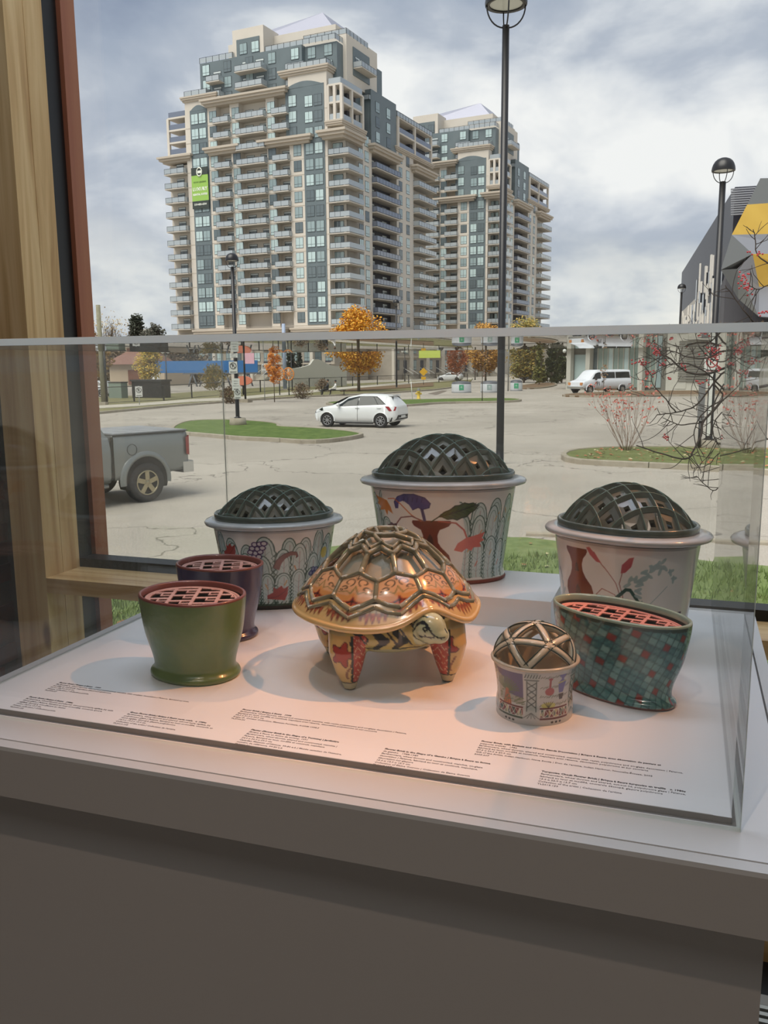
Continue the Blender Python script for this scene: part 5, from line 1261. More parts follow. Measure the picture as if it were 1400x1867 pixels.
MB().box((4.74, -.95, .46), (4.92, .95, .66)).build('front_bumper', m_chrome, t); MB().box((-1.26, -.95, .48), (-1.08, .95, .64)).build('rear_bumper', m_trim, t)
text_obj('PI', .52, m_blackp, t, (3.0, 1.022, .74), (PI/2, 0, PI), .002)
# ---- grey crew pickup, its rear half in view
m_truck = mat('metallic_grey_paint', (126, 131, 130), .28, .6, metal=.25, coat=.6)
pr = onz(264, 914); ta = math.atan2(.915, .40); t = empty('pickup_truck', (pr.x, pr.y, GZ), ta+PI, 'grey pickup truck with folded bed cover, cut off by the window frame', 'truck')
TRK = t
# origin must sit under the axle centre: near wheel contact is on the camera side
off = Matrix.Rotation(ta+PI, 3, 'Z') @ Vector((0, -.88, 0)); t.location = (pr.x+off.x, pr.y+off.y, GZ)
def sec_t(row):
    x, zb, zt, w = row; return [(0, zb), (w*.93, zb), (w*.985, zb+.10), (w*.985, zb+.32), (w, zb+.45), (w*.995, zt-.22), (w*.965, zt-.07), (w*.93, zt), (0, zt)]
def loft_t(rows, name, m, root):
    vs = []; k = None
    for r in rows:
        s_ = sec_t(r); full = [(-w, z) for w, z in s_[::-1]][:-1]+s_; k = len(full); vs += [(r[0], y, z) for y, z in full]
    fs = [(i*k+j, i*k+j+1, (i+1)*k+j+1, (i+1)*k+j) for i in range(len(rows)-1) for j in range(k-1)]+[tuple(range(k-1, -1, -1)), tuple((len(rows)-1)*k+j for j in range(k))]
    mb = MB(); mb.add(vs, fs, 0, True); mb.sm[-1] = mb.sm[-2] = False; return mb.build(name, m, root)
loft_t([(-1.10, .62, 1.34, .90), (-1.07, .60, 1.40, .955), (-.9, .58, 1.41, .985), (.66, .50, 1.40, 1.0), (.70, .50, 1.40, .99)], 'cargo_bed', m_truck, t)
loft_t([(.76, .48, 1.36, .99), (.80, .46, 1.38, 1.0), (2.9, .46, 1.36, 1.0), (2.95, .46, 1.35, 1.0)], 'cab_lower', m_truck, t)
loft_t([(2.97, .5, 1.30, .99), (3.1, .5, 1.30, 1.0), (4.3, .5, 1.22, .98), (4.6, .55, 1.1, .9)], 'bonnet', m_truck, t)
mb = MB()   # cab greenhouse
pr_ = [(.80, 1.36, .93, 1.0), (1.02, 1.78, .80, .9), (1.16, 1.90, .72, .8), (1.5, 1.94, .70, .8), (2.3, 1.92, .70, .8), (2.9, 1.36, .90, .9)]
vs = []
for x, z, w, _ in pr_: vs += [(x, -w, z), (x, w, z)]
vs += [(2.9, -.95, 1.3), (2.9, .95, 1.3), (.8, -.95, 1.3), (.8, .95, 1.3)]
left = [0, 2, 4, 6, 8, 10]; right = [1, 3, 5, 7, 9, 11]
mb.add(vs, [(left[i], right[i], right[i+1], left[i+1]) for i in range(5)]+[(0, 2, 4, 6, 8, 10, 12, 14), (15, 13, 11, 9, 7, 5, 3, 1)]); mb.build('cab_roof', m_truck, t)
for s in (1, -1):
    q = [(1.02, .935, 1.40), (2.0, .945, 1.40), (2.0, .775, 1.80), (1.20, .775, 1.80)]; q2 = [(x, s*y, z) for x, y, z in q]; q3 = [(x, s*(y-.03), z) for x, y, z in q]
    mb = MB(); mb.add(q2+q3, [(0, 1, 2, 3), (7, 6, 5, 4), (0, 4, 5, 1), (1, 5, 6, 2), (2, 6, 7, 3), (3, 7, 4, 0)]); mb.build('door_window', m_glass_car, t)
    wx = 3.56
    for x in (0, wx):
        arch(t, x, s*1.004, .50, m_truck, .10, .46)
        wheel(t, x, s*.90, .405, .27, .255, mat('champagne_alloy', (170, 160, 132), .22, metal=.8), 5, .095)
    MB().tube([(.9, s*1.03, .42), (2.9, s*1.03, .42)], .05, 10).build('running_board', m_chrome, t)
    mb = MB(); mb.box((1.16, s*1.01-.01, 1.10), (1.42, s*1.01+.03, 1.15)); mb.build('door_handle', m_chrome, t)
    mb = MB(); mb.add([(-1.112, s*.80, .90), (-1.112, s*.80, 1.30), (-1.085, s*.975, 1.31), (-.985, s*1.0, 1.27), (-.985, s*1.01, .92), (-1.075, s*.985, .89)], [(0, 1, 2, 5), (5, 2, 3, 4)]); mb.build('tail_lamp', m_tail, t)
    pts = [(.30+.11*math.cos(a), s*1.002, 1.10+.11*math.sin(a)) for a in np.linspace(0, 2*PI, 24)]; MB().tube(pts, .005, 5, cap=False).build('fuel_door', m_trim, t) if s < 0 or True else None
    MB().box((.70, s*.98-.02, .50), (.76, s*.98+.0, 1.38)).build('body_gap', m_well, t)
mb = MB(); mb.prism([(-1.27, -.80), (-1.27, .80), (-1.18, .97), (-.92, .97), (-.92, -.97), (-1.18, -.97)], .52, .75); mb.build('rear_bumper', m_chrome, t)
m_cov = mat('vinyl_bed_cover', (150, 152, 154), .5, noise=(3, .4, (120, 122, 126)))
for i in range(4): MB().box((-1.06+i*.435, -.93, 1.405), (-1.06+i*.435+.415, .93, 1.435)).build('cover_panel', m_cov, t)
MB().box((-1.08, -.96, 1.40), (.70, .96, 1.412)).build('cover_frame', m_trim, t)
MB().box((-1.115, -.8, .78), (-1.10, .8, 1.36)).build('tailgate', m_truck, t)
# ================================================================ apartment towers
m_beige = mat('beige_precast', (208, 201, 190), .85, .3, noise=(.35, .35, (196, 188, 176)))
m_beige2 = mat('beige_cornice', (186, 176, 162), .85, .3)
m_slate = mat('slate_teal_panel', (104, 116, 120), .45, .5, noise=(.5, .5, (92, 104, 108)))
m_slate2 = mat('slate_teal_spandrel', (98, 112, 118), .4, .5)
m_dkw = mat('dark_charcoal_wall', (76, 76, 82), .7)
m_wf = mat('window_frame_dark', (62, 68, 72), .5)
m_slab = mat('balcony_slab', (188, 182, 172), .8)
m_rail = mat('balcony_glass_rail', (172, 180, 184), .12, .8, metal=.15, coat=.3)
m_railb = mat('balcony_glass_blue', (118, 126, 142), .12, .8, metal=.15, coat=.3)
m_metal = mat('roof_metal_lilac', (160, 162, 176), .45, .5, metal=.3)
def winglass(name, c1, c2, c3):
    m = bpy.data.materials.new(name); m.use_nodes = True; t = m.node_tree; b = t.nodes['Principled BSDF']; b.inputs['Roughness'].default_value = .12; b.inputs['Specular IOR Level'].default_value = .9
    oi = t.nodes.new('ShaderNodeObjectInfo'); r = t.nodes.new('ShaderNodeValToRGB'); r.color_ramp.interpolation = 'CONSTANT'; e = r.color_ramp.elements
    e[0].position = 0; e[0].color = rgba(c1); e[1].position = .75; e[1].color = rgba(c3); k = e.new(.45); k.color = rgba(c2)
    t.links.new(oi.outputs['Random'], r.inputs[0]); t.links.new(r.outputs[0], b.inputs['Base Color']); MATS[name] = m; return m
m_wg = winglass('tower_window_glass', (186, 206, 206), (148, 166, 168), (98, 110, 114))
m_wdoor = mat('balcony_door_glass', (104, 114, 116), .15, .8)
FH = 3.0
def win_mesh(w, h, panes=2):
    """window unit on the plane y=0 facing -y: frame, glass lights, bright transom bar"""
    b = MB(); b.box((-w/2, -.02, 0), (w/2, .05, h), 0); n = panes
    for k in range(n):
        x0, x1 = -w/2+.07+(w-.07)*k/n, -w/2+(w-.07)*(k+1)/n; b.box((x0, -.03, .62), (x1, .0, h-.08), 1); b.box((x0, -.03, .07), (x1, .0, .54), 1)
    return b.mesh('window', [m_wf, m_wg])
def balcony_mesh(w, d, rail=m_rail, door=True, wd=1.9, corner=0.):
    """slab, glazed railing, shadowed door set back against the wall plane y=0 (facing -y)"""
    b = MB(); b.box((-w/2, -d, -.2), (w/2, .02, .0), 0)
    if corner: b.box((w/2, -d, -.2), (w/2+d, corner, 0), 0)
    b.box((-w/2+.04, -d+.02, .12), (w/2+(d if corner else 0)-.04, -d+.05, 1.08), 1)
    for x in ((-w/2+.04,) if corner else (-w/2+.04, w/2-.07)): b.box((x, -d+.05, .12), (x+.03, 0, 1.08), 1)
    if corner: b.box((w/2+d-.05, -d, .12), (w/2+d-.02, corner, 1.08), 1)
    b.box((-w/2+.02, -d+.0, 1.08), (w/2+(d if corner else 0)-.02, -d+.07, 1.14), 2)
    n = max(2, int(w/1.3))
    for k in range(n+1): x = -w/2+.04+(w-.12)*k/n; b.box((x, -d, .0), (x+.05, -d+.06, 1.1), 2)
    if door:
        for s_ in ((0,) if w < 6 else (-w*.25, w*.25)):
            b.box((s_-wd/2, -.05, 0), (s_+wd/2, .03, 2.35), 2); b.box((s_-wd/2+.08, -.06, .1), (s_-.06, 0, 1.95), 3); b.box((s_+.04, -.06, .1), (s_+wd/2-.08, 0, 1.95), 3); b.box((s_-wd/2+.08, -.065, 2.0), (s_+wd/2-.08, 0, 2.28), 4)
    return b.mesh('balcony', [m_slab, rail, m_wf, m_wdoor, mat('transom_bright', (206, 214, 212), .2, .8)])
def cornice(root, a, b, z, d=1.3, h=1.1, name='cornice'):
    """stepped moulding round a plan rectangle a-b (sides facing -y and +x)"""
    m = MB(); x0, y0 = a; x1, y1 = b
    for k, (e_, z0, z1) in enumerate(((.45, 0, .35), (.8, .35, .7), (1., .7, 1.))): m.box((x0-d*e_, y0-d*e_, z+h*z0), (x1+d*e_, y1+d*e_*.2, z+h*z1))
    return m.build(name, m_beige2, root)
def rooftop_rail(root, x0, y0, x1, y1, z):
    b = MB()
    for (xa, ya, xb, yb) in ((x0, y0, x1, y0), (x1, y0, x1, y1)):
        L_ = math.hypot(xb-xa, yb-ya); n = max(1, int(L_/1.4)); 
        for k in range(n+1): x, y = xa+(xb-xa)*k/n, ya+(yb-ya)*k/n; b.box((x-.04, y-.04, z), (x+.04, y+.04, z+1.1), 1)
        b.box((min(xa, xb)-.02, min(ya, yb)-.02, z+1.05), (max(xa, xb)+.02, max(ya, yb)+.02, z+1.12), 1); b.box((min(xa, xb)-.01, min(ya, yb)-.01, z+.12), (max(xa, xb)+.01, max(ya, yb)+.01, z+.98), 0)
    b.build('roof_railing', [m_rail, m_wf], root)
def tower(C0, ang, LA, fa, fb, label, banner=False):
    """local frame: street facade A on y=0 facing -y from x=-LA to 0, flank B on x=0 facing +x; fa/fb turn photo columns into local metres"""
    T = empty('apartment_tower', (C0.x, C0.y, GZ), ang, label, 'building', 'twin beige and slate apartment towers'); T.scale = (1, 1, .947)
    LB = 26.
    P = lambda n, a, b, m=m_beige: MB().box(a, b).build(n, m, T)
    xs = {k: fa(v) for k, v in dict(endL=313, e1=351, t1a=360, t1b=390, w1=400, b1a=406, b1b=430, w2=440, b2a=446, b2b=494, w3=503, b3a=509, b3b=534, w4=548, t2a=560, t2b=597, cA=602).items()}
    Zc = 47.1; Zt = 60.4; Zm = 56.8
    # masses
    P('wall', (xs['endL'], 1.2, 0), (xs['e1'], LB, 46.2)); P('wall', (xs['e1'], 0, 0), (xs['b1a'], LB, 58.6)); P('wall', (xs['b1a'], 1.5, 0), (xs['b1b'], LB, Zm)); P('wall', (xs['b1b'], 0, 0), (xs['b2a'], LB, Zm))
    P('wall', (xs['b2a'], 1.5, 0), (xs['b2b'], LB, Zm)); P('wall', (xs['b2b'], 0, 0), (xs['b3a'], LB, Zm)); P('wall', (xs['b3a'], 1.5, 0), (xs['b3b'], LB, Zt-3)); P('wall', (xs['b3b'], 0, 0), (xs['cA'], LB, Zt))
    P('wall', (xs['cA'], 1.6, 0), (-.0, 9.0, 49.5)); P('wall', (xs['cA'], 4.0, 49.4), (-2.5, 12, 59.5))
    yb = [fb(v) for v in (640, 656, 680, 724, 754, 786)]     # flank stations
    P('wall', (-8, 1.8, 0), (0, yb[2], 49.5)); P('wall', (-8, yb[2], 0), (-1.6, yb[3], 59.2), m_dkw); P('wall', (-8, yb[3], 0), (0, yb[4], 50.5)); P('wall', (-8, yb[4], 0), (-1.4, yb[5], 50.5))
    P('wall', (-14, 10, 50), (-2.6, yb[5]-1, 57))
    # slate stripes
    P('slate_panel', (xs['t1a'], -.12, 11.2), (xs['t1b'], .05, 56.6), m_slate); P('slate_panel', (xs['t2a'], -.12, 11.2), (xs['t2b'], .05, 57.8), m_slate)
    P('slate_panel', (xs['b3b']-.6, -.1, 47.3), (xs['t2a'], .05, 57.8), m_slate)
    P('slate_panel', (-.2, yb[2]-.3, 48.6), (.12, yb[3]-.3, 59.6), m_slate); P('wall', (-8, yb[2]-.3, 48.6), (-.1, yb[3]-.3, 59.6), m_slate)
    # upper set-back glass storeys, penthouse, metal roof
    P('upper_storeys', (xs['t1b']-2.5, 1.6, 56), (xs['t2a']-1.0, LB-2, 66.2), m_slate); P('upper_storeys', (xs['t2a']-1, 2.6, 56), (xs['t2b']+1.5, LB-4, 66.0), m_slate)
    P('penthouse', (xs['t1b']+5.2, 2.2, 60), (xs['b2b']-1.5, LB-3, 71.6)); P('penthouse_glazing', (xs['t1b']+6.2, 2.05, 60), (xs['b2b']-2.4, 2.3, 69.6), m_slate)
    P('roof_core', (xs['t1b']+1.5, 6, 60), (-4, LB-2, 70.6)); P('corner_penthouse', (-10.5, 5.0, 59), (-1.2, LB-8, 68.0)); P('corner_glazing', (-9.4, 4.85, 59.8), (-3.6, 5.1, 65.6), m_slate); P('corner_glazing', (-1.3, 7.5, 61), (-1.05, 14.5, 66.4), m_slate)
    b = MB(); x0, x1, y0, y1 = xs['t1b']+3, -5, 7, LB-3; b.add([(x0, y0, 70.5), (x1, y0, 70.5), (x1, y1, 70.5), (x0, y1, 70.5), (x0+5, y0+3, 73.6), (x1-4, y0+3, 75.0), (x1-4, y1-3, 75.0), (x0+5, y1-3, 73.6)], [(0, 1, 5, 4), (1, 2, 6, 5), (2, 3, 7, 6), (3, 0, 4, 7), (4, 5, 6, 7)]); b.build('metal_roof', m_metal, T)
    # cornices and canopies
    cornice(T, (xs['endL'], .6), (xs['e1'], 3), 46.6, 1.6, 1.3); cornice(T, (xs['e1'], 0), (xs['b1a'], 3), 58.4, .7, 1.); cornice(T, (xs['t1b']+1, 0), (xs['b1b']+1.2, 2), 46.9, 1.5, 1.5)
    cornice(T, (xs['b1a']-1.5, 0), (xs['b3b']-1.2, 2), 56.6, 1.5, 1.4); cornice(T, (xs['b2b'], 0), (xs['t2a']+.8, 2), 46.9, 1.5, 1.5); cornice(T, (xs['b3b']-1.2, 0), (xs['cA'], 12), 60.0, .7, 1.1)
    cornice(T, (xs['cA'], -.2), (.2, yb[1]), 47.0, 1.6, 1.6); cornice(T, (-4, yb[2]-.4), (.2, yb[3]), 47.0, 1.5, 1.5); cornice(T, (-4, yb[4]-.2), (.2, yb[5]), 47.0, 1.6, 1.5); cornice(T, (-4, yb[3]-.5), (0, yb[5]+.5), 50.0, .6, .9)
    cornice(T, (xs['cA'], 0.2), (.0, yb[1]+3), 49.6, .5, 1.0)
    # podium
    P('podium', (xs['t1b']-1, -4.6, 0), (xs['w4']-1.4, 0.5, 9.4)); cornice(T, (xs['t1b']-1, -4.6), (xs['w4']-1.4, 0), 9.2, .9, 1.4, 'podium_cornice'); P('podium', (-9, -3.4, 0), (2.6, 9, 9.4)); cornice(T, (-9, -3.4), (2.6, 9), 9.2, .8, 1.3, 'podium_cornice')
    P('podium', (xs['endL']-1, -1.5, 0), (xs['e1']+1, 3, 8.8)); cornice(T, (xs['endL']-1, -1.5), (xs['e1']+1, 3), 8.6, .7, 1.2, 'podium_cornice')
    for x in np.arange(xs['t1b']+.5, xs['w4']-2, 5.4): P('porch_opening', (x, -4.75, 4.6), (x+3.6, -4.5, 8.6), m_wdoor); P('shopfront', (x, -4.75, .2), (x+3.6, -4.5, 3.4), m_dkw)
    for x in (-8, -3.5): P('porch_opening', (x, -3.55, 4.6), (x+3.2, -3.3, 8.6), m_wdoor); P('shopfront', (x, -3.55, .2), (x+3.2, -3.3, 3.6), m_dkw)
    for x in (xs['t1a'], xs['t2a']): P('slate_panel', (x, -.12, 4.4), (x+(xs['t1b']-xs['t1a']), .0, 8.6), m_slate2)
    # windows
    wm2 = win_mesh(1.75, 2.15); wm3 = win_mesh(2.5, 2.15, 3); wms = win_mesh(1.5, 2.0, 2)
    def wcol(x, z0, z1, me, y=-.02, side='A'):
        z = z0
        while z < z1:
            if side == 'A': link('window', me, T, (x, y, z))
            else: link('window', me, T, (y, x, z), PI/2)
            z += FH
    for x in (xs['w1'], xs['w2'], xs['w3'], xs['w4']): wcol(x, 11.7, 55.0 if x != xs['w4'] else 46, wm2)
    wcol(xs['w4'], 5.4, 8, wm2); wcol(xs['w1'], 5.4, 8, wm2)
    for x in ((xs['t1a']*.72+xs['t1b']*.28), (xs['t1a']*.27+xs['t1b']*.73)): wcol(x, 11.7, 55, wm2, -.16)
    for x in ((xs['t2a']*.72+xs['t2b']*.28), (xs['t2a']*.27+xs['t2b']*.73)): wcol(x, 11.7, 56, wm2, -.16)
    wcol(xs['t2a']-2.3, 48.2, 56, wm2, -.16)
    for x in (xs['cA']+1.6, -1.9): wcol(x, 11.7, 49, wms, 1.56)
    wcol(1.0, 5.4, 6, wm2, -3.44); wcol(1.0, 2.0, 3, wm2, -3.44)
    for yv in (fb(660), fb(671), fb(731), fb(744)): wcol(yv, 11.7, 49, wm2, .03, 'B')
    for yv in (fb(690), fb(709)): wcol(yv, 49.6, 58, wm2, .16, 'B')
    for k in range(5): wcol(xs['t1b']-1+k*5.2, 57.6, 65, wm2, 1.54)
    for x in (xs['t2a']+.6, xs['t2a']+4.2): wcol(x, 60.6, 65, wm2, 2.54)
    for x in (xs['t1b']+7.8, xs['t1b']+10.6): wcol(x, 66.6, 68, wm2, 2.0)
    # balconies
    def bcol(x, z0, z1, me, y=0., rz=0.):
        z = z0
        while z < z1: link('balcony', me, T, (x, y, z), rz); z += FH
    w1 = xs['b1b']-xs['b1a']; w2 = xs['b2b']-xs['b2a']; w3 = xs['b3b']-xs['b3a']; we = xs['e1']-xs['endL']
    bcol((xs['b1a']+xs['b1b'])/2, 14.1, 46, balcony_mesh(w1+.6, 2.6), 1.5); bcol((xs['b1a']+xs['b1b'])/2, 50.1, 56, balcony_mesh(w1+.6, 2.6), 1.5)
    bcol((xs['b2a']+xs['b2b'])/2, 14.1, 55.5, balcony_mesh(w2+.4, 2.8), 1.5); bcol((xs['b3a']+xs['b3b'])/2, 14.1, 46, balcony_mesh(w3+.4, 2.6), 1.5); bcol((xs['b3a']+xs['b3b'])/2, 50.1, 55.5, balcony_mesh(w3+.4, 2.6), 1.5)
    bcol((xs['endL']+xs['e1'])/2, 11.1, 46, balcony_mesh(we-.4, 2.2), 1.2); link('balcony', balcony_mesh(w2, 2.), T, ((xs['b2a']+xs['b2b'])/2-.5, 1.6, 59.4)); link('balcony', balcony_mesh(w2, 2.), T, ((xs['b2a']+xs['b2b'])/2-.5, 1.6, 62.6))
    for z in (58.6, 61.7): link('balcony', balcony_mesh(w3+1, 1.8), T, (xs['b3b']+1., 2.6, z)); link('balcony', balcony_mesh(w1, 1.8), T, (xs['b1a']-.5, 1.6, z))
    wc = -xs['cA']; bc = balcony_mesh(wc-.4, 1.9, corner=4.4); bcol(xs['cA']/2, 11.1, 47, bc, 1.6)
    wB = yb[3]-yb[2]; bcol(-1.6, 11.1, 47, balcony_mesh(wB-.2, 2.6, m_railb, True, 2.2), (yb[2]+yb[3])/2, PI/2); wB2 = yb[5]-yb[4]; bcol(-1.4, 11.1, 47, balcony_mesh(wB2, 2.8), (yb[4]+yb[5])/2, PI/2)
    # loggia frames: open two-storey boxes at the corners
    def loggia(x0, y0, x1, y1, z0, z1, nx, ny, nz=2):
        b = MB(); h = (z1-z0)/nz
        for k in range(nz+1): b.box((x0, y0, z0+k*h-.18), (x1, y1, z0+k*h+.18))
        for i in range(nx+1): x = x0+(x1-x0)*i/nx; b.box((x-.28, y0-.05, z0), (x+.28, y0+.5, z1))
        for j in range(1, ny+1): y = y0+(y1-y0)*j/ny; b.box((x1-.5, y-.28, z0), (x1+.05, y+.28, z1))
        b.box((x0+.3, (y0+y1)/2+.8, z0), (x1-1.6, y1-.1, z1), 1); b.build('loggia_frame', [m_beige, m_dkw], T)
        r_ = MB()
        for k in range(nz+1): r_.box((x0+.2, y0+.1, z0+k*h+.18), (x1-.2, y0+.16, z0+k*h+1.25)); r_.box((x1-.16, y0+.1, z0+k*h+.18), (x1-.1, y1-.2, z0+k*h+1.25))
        r_.build('loggia_railing', m_rail if nx > 1 else m_railb, T)
    loggia(xs['cA']+.1, .1, .1, yb[1]+2.2, 50.6, 57.2, 2, 2); loggia(-4, yb[3]+.3, .1, yb[5], 50.9, 57.3, 1, 2); loggia(xs['endL']+.3, .8, xs['e1']-.4, 7, 48.4, 56.0, 1, 1, 3)
    # arched tops of the slate bays
    for xa, xb, z in ((xs['t1a'], xs['t1b'], 56.4), (xs['t2a']-4.2, xs['t2b'], 57.6)):
        n = 10; poly = [(xa, z)]+[(xa+(xb-xa)*i/n, z+1.1*math.sin(PI*i/n)) for i in range(n+1)]+[(xb, z)]
        o = MB().prism(poly, -.05, .14, 0).build('arched_panel', m_slate, T); o.rotation_euler = (PI/2, 0, 0)
    for (x0, y0, x1, y1, z) in ((xs['t1b']-2.5, 1.6, xs['b1b'], 4, 66.2), (xs['b2b']-1, 2., xs['t2b']+1.5, 7, 66.2), (-10.5, 5., -1.2, 14, 68.), (xs['e1'], 0, xs['t1b'], 2, 59.5), (xs['b3b'], 0, xs['cA'], 8, 61.2), (-4, 12, 0, yb[4], 57.4), (-5, yb[3], 0.2, yb[5], 57.3)): rooftop_rail(T, x0, y0, x1, y1, z)
    link('balcony', balcony_mesh(6.6, 1.8), T, (-1.05, 10.8, 62.4), PI/2)
    b = MB()
    for z in np.arange(11.1, 56, FH): b.box((xs['e1']-.02, -.04, z-.05), (xs['cA']+.02, .02, z+.03))
    b.build('floor_joint', m_beige2, T)
    if banner:
        t = empty('leasing_banner', (0, 0, 0), 0, 'green banner reading LUXURY RENTAL SUITES hung on the slate bay of the near tower', 'banner')
        t.location = T.matrix_basis @ Vector(((xs['t1a']+xs['t1b'])/2, -.5, 33.6)); t.location.z = GZ+36.0; t.rotation_euler = (0, 0, ang)
        bw = 4.1; hw = bw/2
        MB().box((-hw, -.03, 0), (hw, .03, 5.0)).build('green_field', mat('banner_green', (146, 186, 86), .6), t)
        MB().box((-hw, -.05, -1.5), (hw, .02, 0)).build('dark_field', mat('banner_dark', (52, 60, 56), .6), t); MB().box((-hw, -.05, 5.0), (hw, .02, 6.5)).build('dark_field', mat('banner_dark', (52, 60, 56), .6), t)
        mw = mat('banner_white', (228, 232, 220), .6)
        MB().tube([(.62*math.cos(a)*1., -.1, 5.6+.8*math.sin(a)*1.) for a in np.linspace(0, 2*PI, 20)], .12, 6, cap=False).build('badge_ring', mw, t); MB().box((-.45, -.1, 5.35), (.45, -.06, 5.85)).build('badge_bar', mw, t)
        text_obj('NOW LEASING', .46, mat('banner_dkgreen', (80, 110, 50), .6), t, (0, -.06, 3.5), bold=.01); text_obj('LUXURY', .95, mw, t, (0, -.06, 2.0), bold=.03); text_obj('RENTAL SUITES', .52, mw, t, (0, -.06, 1.1), bold=.025); text_obj('519-833-6500', .54, mw, t, (0, -.08, -.85), bold=.02)
    return T
def plane_frame(uc, dc, ul, dl):
    C = dep(uc, 660, dc); L_ = dep(ul, 660, dl); C.z = L_.z = 0
    ex = (C-L_).normalized(); ey = Vector((-ex.y, ex.x, 0)); ang = math.atan2(ex.y, ex.x)
    def hit(u, o, n):      # horizontal distance along direction n from C where photo column u meets the facade line
        d = ray(u, 520); d = Vector((d.x, d.y)); A = Matrix(((d.x, -n.x), (d.y, -n.y))).inverted() @ Vector((o.x, o.y)); return A[1]
    return C, ang, (C-L_).length, (lambda u: hit(u, C, ex)), (lambda u: hit(u, C, ey))
C_, ang_, LA_, fa_, fb_ = plane_frame(628, 169, 313, 187)
T1 = tower(C_, ang_, LA_, fa_, fb_, 'nearer and larger beige apartment tower with slate bays, left of the tall lamp post', True)
C2 = dep(905, 660, 229); C2.z = 0
T2 = tower(C2, ang_-.02, LA_, fa_, fb_, 'farther beige apartment tower half behind the near one and the tall lamp post')

# ================================================================ low terrace of townhouses at street level
m_br = mat('townhouse_stone', (170, 162, 150), .9, noise=(1., .4, (152, 142, 130)))
def townhouses(p0, p1, h, label, n=5):
    d = (p1-p0); d.z = 0; L_ = d.length; ang = math.atan2(d.y, d.x); t = empty('townhouse_row', (p0.x, p0.y, GZ), ang, label, 'building')
    MB().box((0, 0, 0), (L_, 10, h)).build('wall', m_br, t); MB().box((-.3, -.35, h), (L_+.3, 10.3, h+.45)).build('parapet', m_beige2, t); MB().box((-.1, -.2, h*.52), (L_+.1, 0, h*.57)).build('string_course', m_beige2, t)
    w = L_/n; me = win_mesh(1.5, 1.9); dm = MB().box((-.6, -.06, 0), (.6, .05, 2.3)).mesh('door', m_dkw)
    for k in range(n):
        x = (k+.5)*w
        link('window', me, t, (x-w*.25, -.03, h*.62)); link('window', me, t, (x+w*.25, -.03, h*.62)); link('window', me, t, (x-w*.26, -.03, h*.22)); link('door', dm, t, (x+w*.2, 0, 1.2))
        MB().box((k*w-.35, -.5, 0), (k*w+.35, 0, h)).build('pilaster', m_beige, t)
        s = MB(); [s.box((x+w*.2-.9, -2.2+j*.34, 0), (x+w*.2+.9, -1.9+j*.34, .17+j*.17)) for j in range(6)]; s.build('front_steps', m_walk, t)
        for sg in (-1, 1): MB().tube([(x+w*.2+sg*.95, -2.3, 1.0), (x+w*.2+sg*.95, -.2, 2.1)], .05, 6).build('stair_rail', m_sign, t)
    return t
townhouses(dep(716, 664, 158), dep(902, 664, 196), 7.6, 'low stone townhouse row with front steps behind the orange tree and bins', 7)
townhouses(dep(330, 664, 171), dep(610, 664, 150), 5.6, 'low stone street frontage at the foot of the near tower', 8)
townhouses(dep(1000, 664, 215), dep(1060, 664, 215), 8.5, 'small pale block between the far tower and the hall', 2)

# ================================================================ pale concrete hall with planted roof, right
m_hall = mat('pale_board_concrete', (196, 194, 184), .85, noise=(.6, .3, (182, 180, 170))); m_gl2 = mat('green_tinted_glazing', (138, 156, 148), .15, .8); m_gr3 = mat('grey_render', (122, 120, 112), .8)
A_p = dep(1035, 664, 92); B_p = dep(1215, 664, 84); Cp = dep(1560, 664, 74)
def wall_frame(p, q, name, label, cat='building'):
    d = q-p; ang = math.atan2(d.y, d.x); return empty(name, (p.x, p.y, GZ), ang, label, cat), math.hypot(d.x, d.y)
t, L_ = wall_frame(A_p, B_p, 'entrance_hall', 'low grey hall with green-tinted glazing behind the white van')
MB().box((0, 0, 0), (L_, 14, 4.8)).build('wall', m_gr3, t); MB().box((-1.8, -1.6, 4.3), (L_, 14, 5.1)).build('roof_slab', m_beige, t)
for x in (.4, 2.7, 8.7): MB().box((x+.05, -.9, 0), (x+.55, -.3, 4.4)).build('column', m_hall, t)
n_ = 13
for k in range(n_):
    x = 3.2+k*(L_-3.6)/n_
    if x+.5 > L_-.4: break
    MB().box((x, -.12, .3), (x+(L_-3.6)/n_-.09, .02, 4.2)).build('glazing_panel', m_gl2 if k % 3 else m_wg, t); MB().box((x-.08, -.2, .2), (x, .02, 4.3)).build('mullion', m_hall, t)
MB().box((.9, -.1, .3), (2.4, .02, 3.6)).build('door', m_wg, t)
t, L_ = wall_frame(B_p, Cp, 'concrete_hall', 'long pale board-marked concrete wall with planted roof at the right')
MB().box((0, 0, 0), (L_, 40, 5.6)).build('wall', m_hall, t)
for x in np.arange(.9, L_, 1.15):
    if 1.2 < x < 4.0: continue
    MB().box((x, -.05, .2), (x+1.08, .02, 5.4)).build('wall_panel', m_hall, t)
for k in range(18): MB().box((1.2, -.12, .9+k*.24), (3.9, .04, .9+k*.24+.13)).build('louvre', m_gr3, t)
MB().box((-.3, -.4, 5.4), (L_+.3, 40, 6.2)).build('roof_slab', m_beige, t)
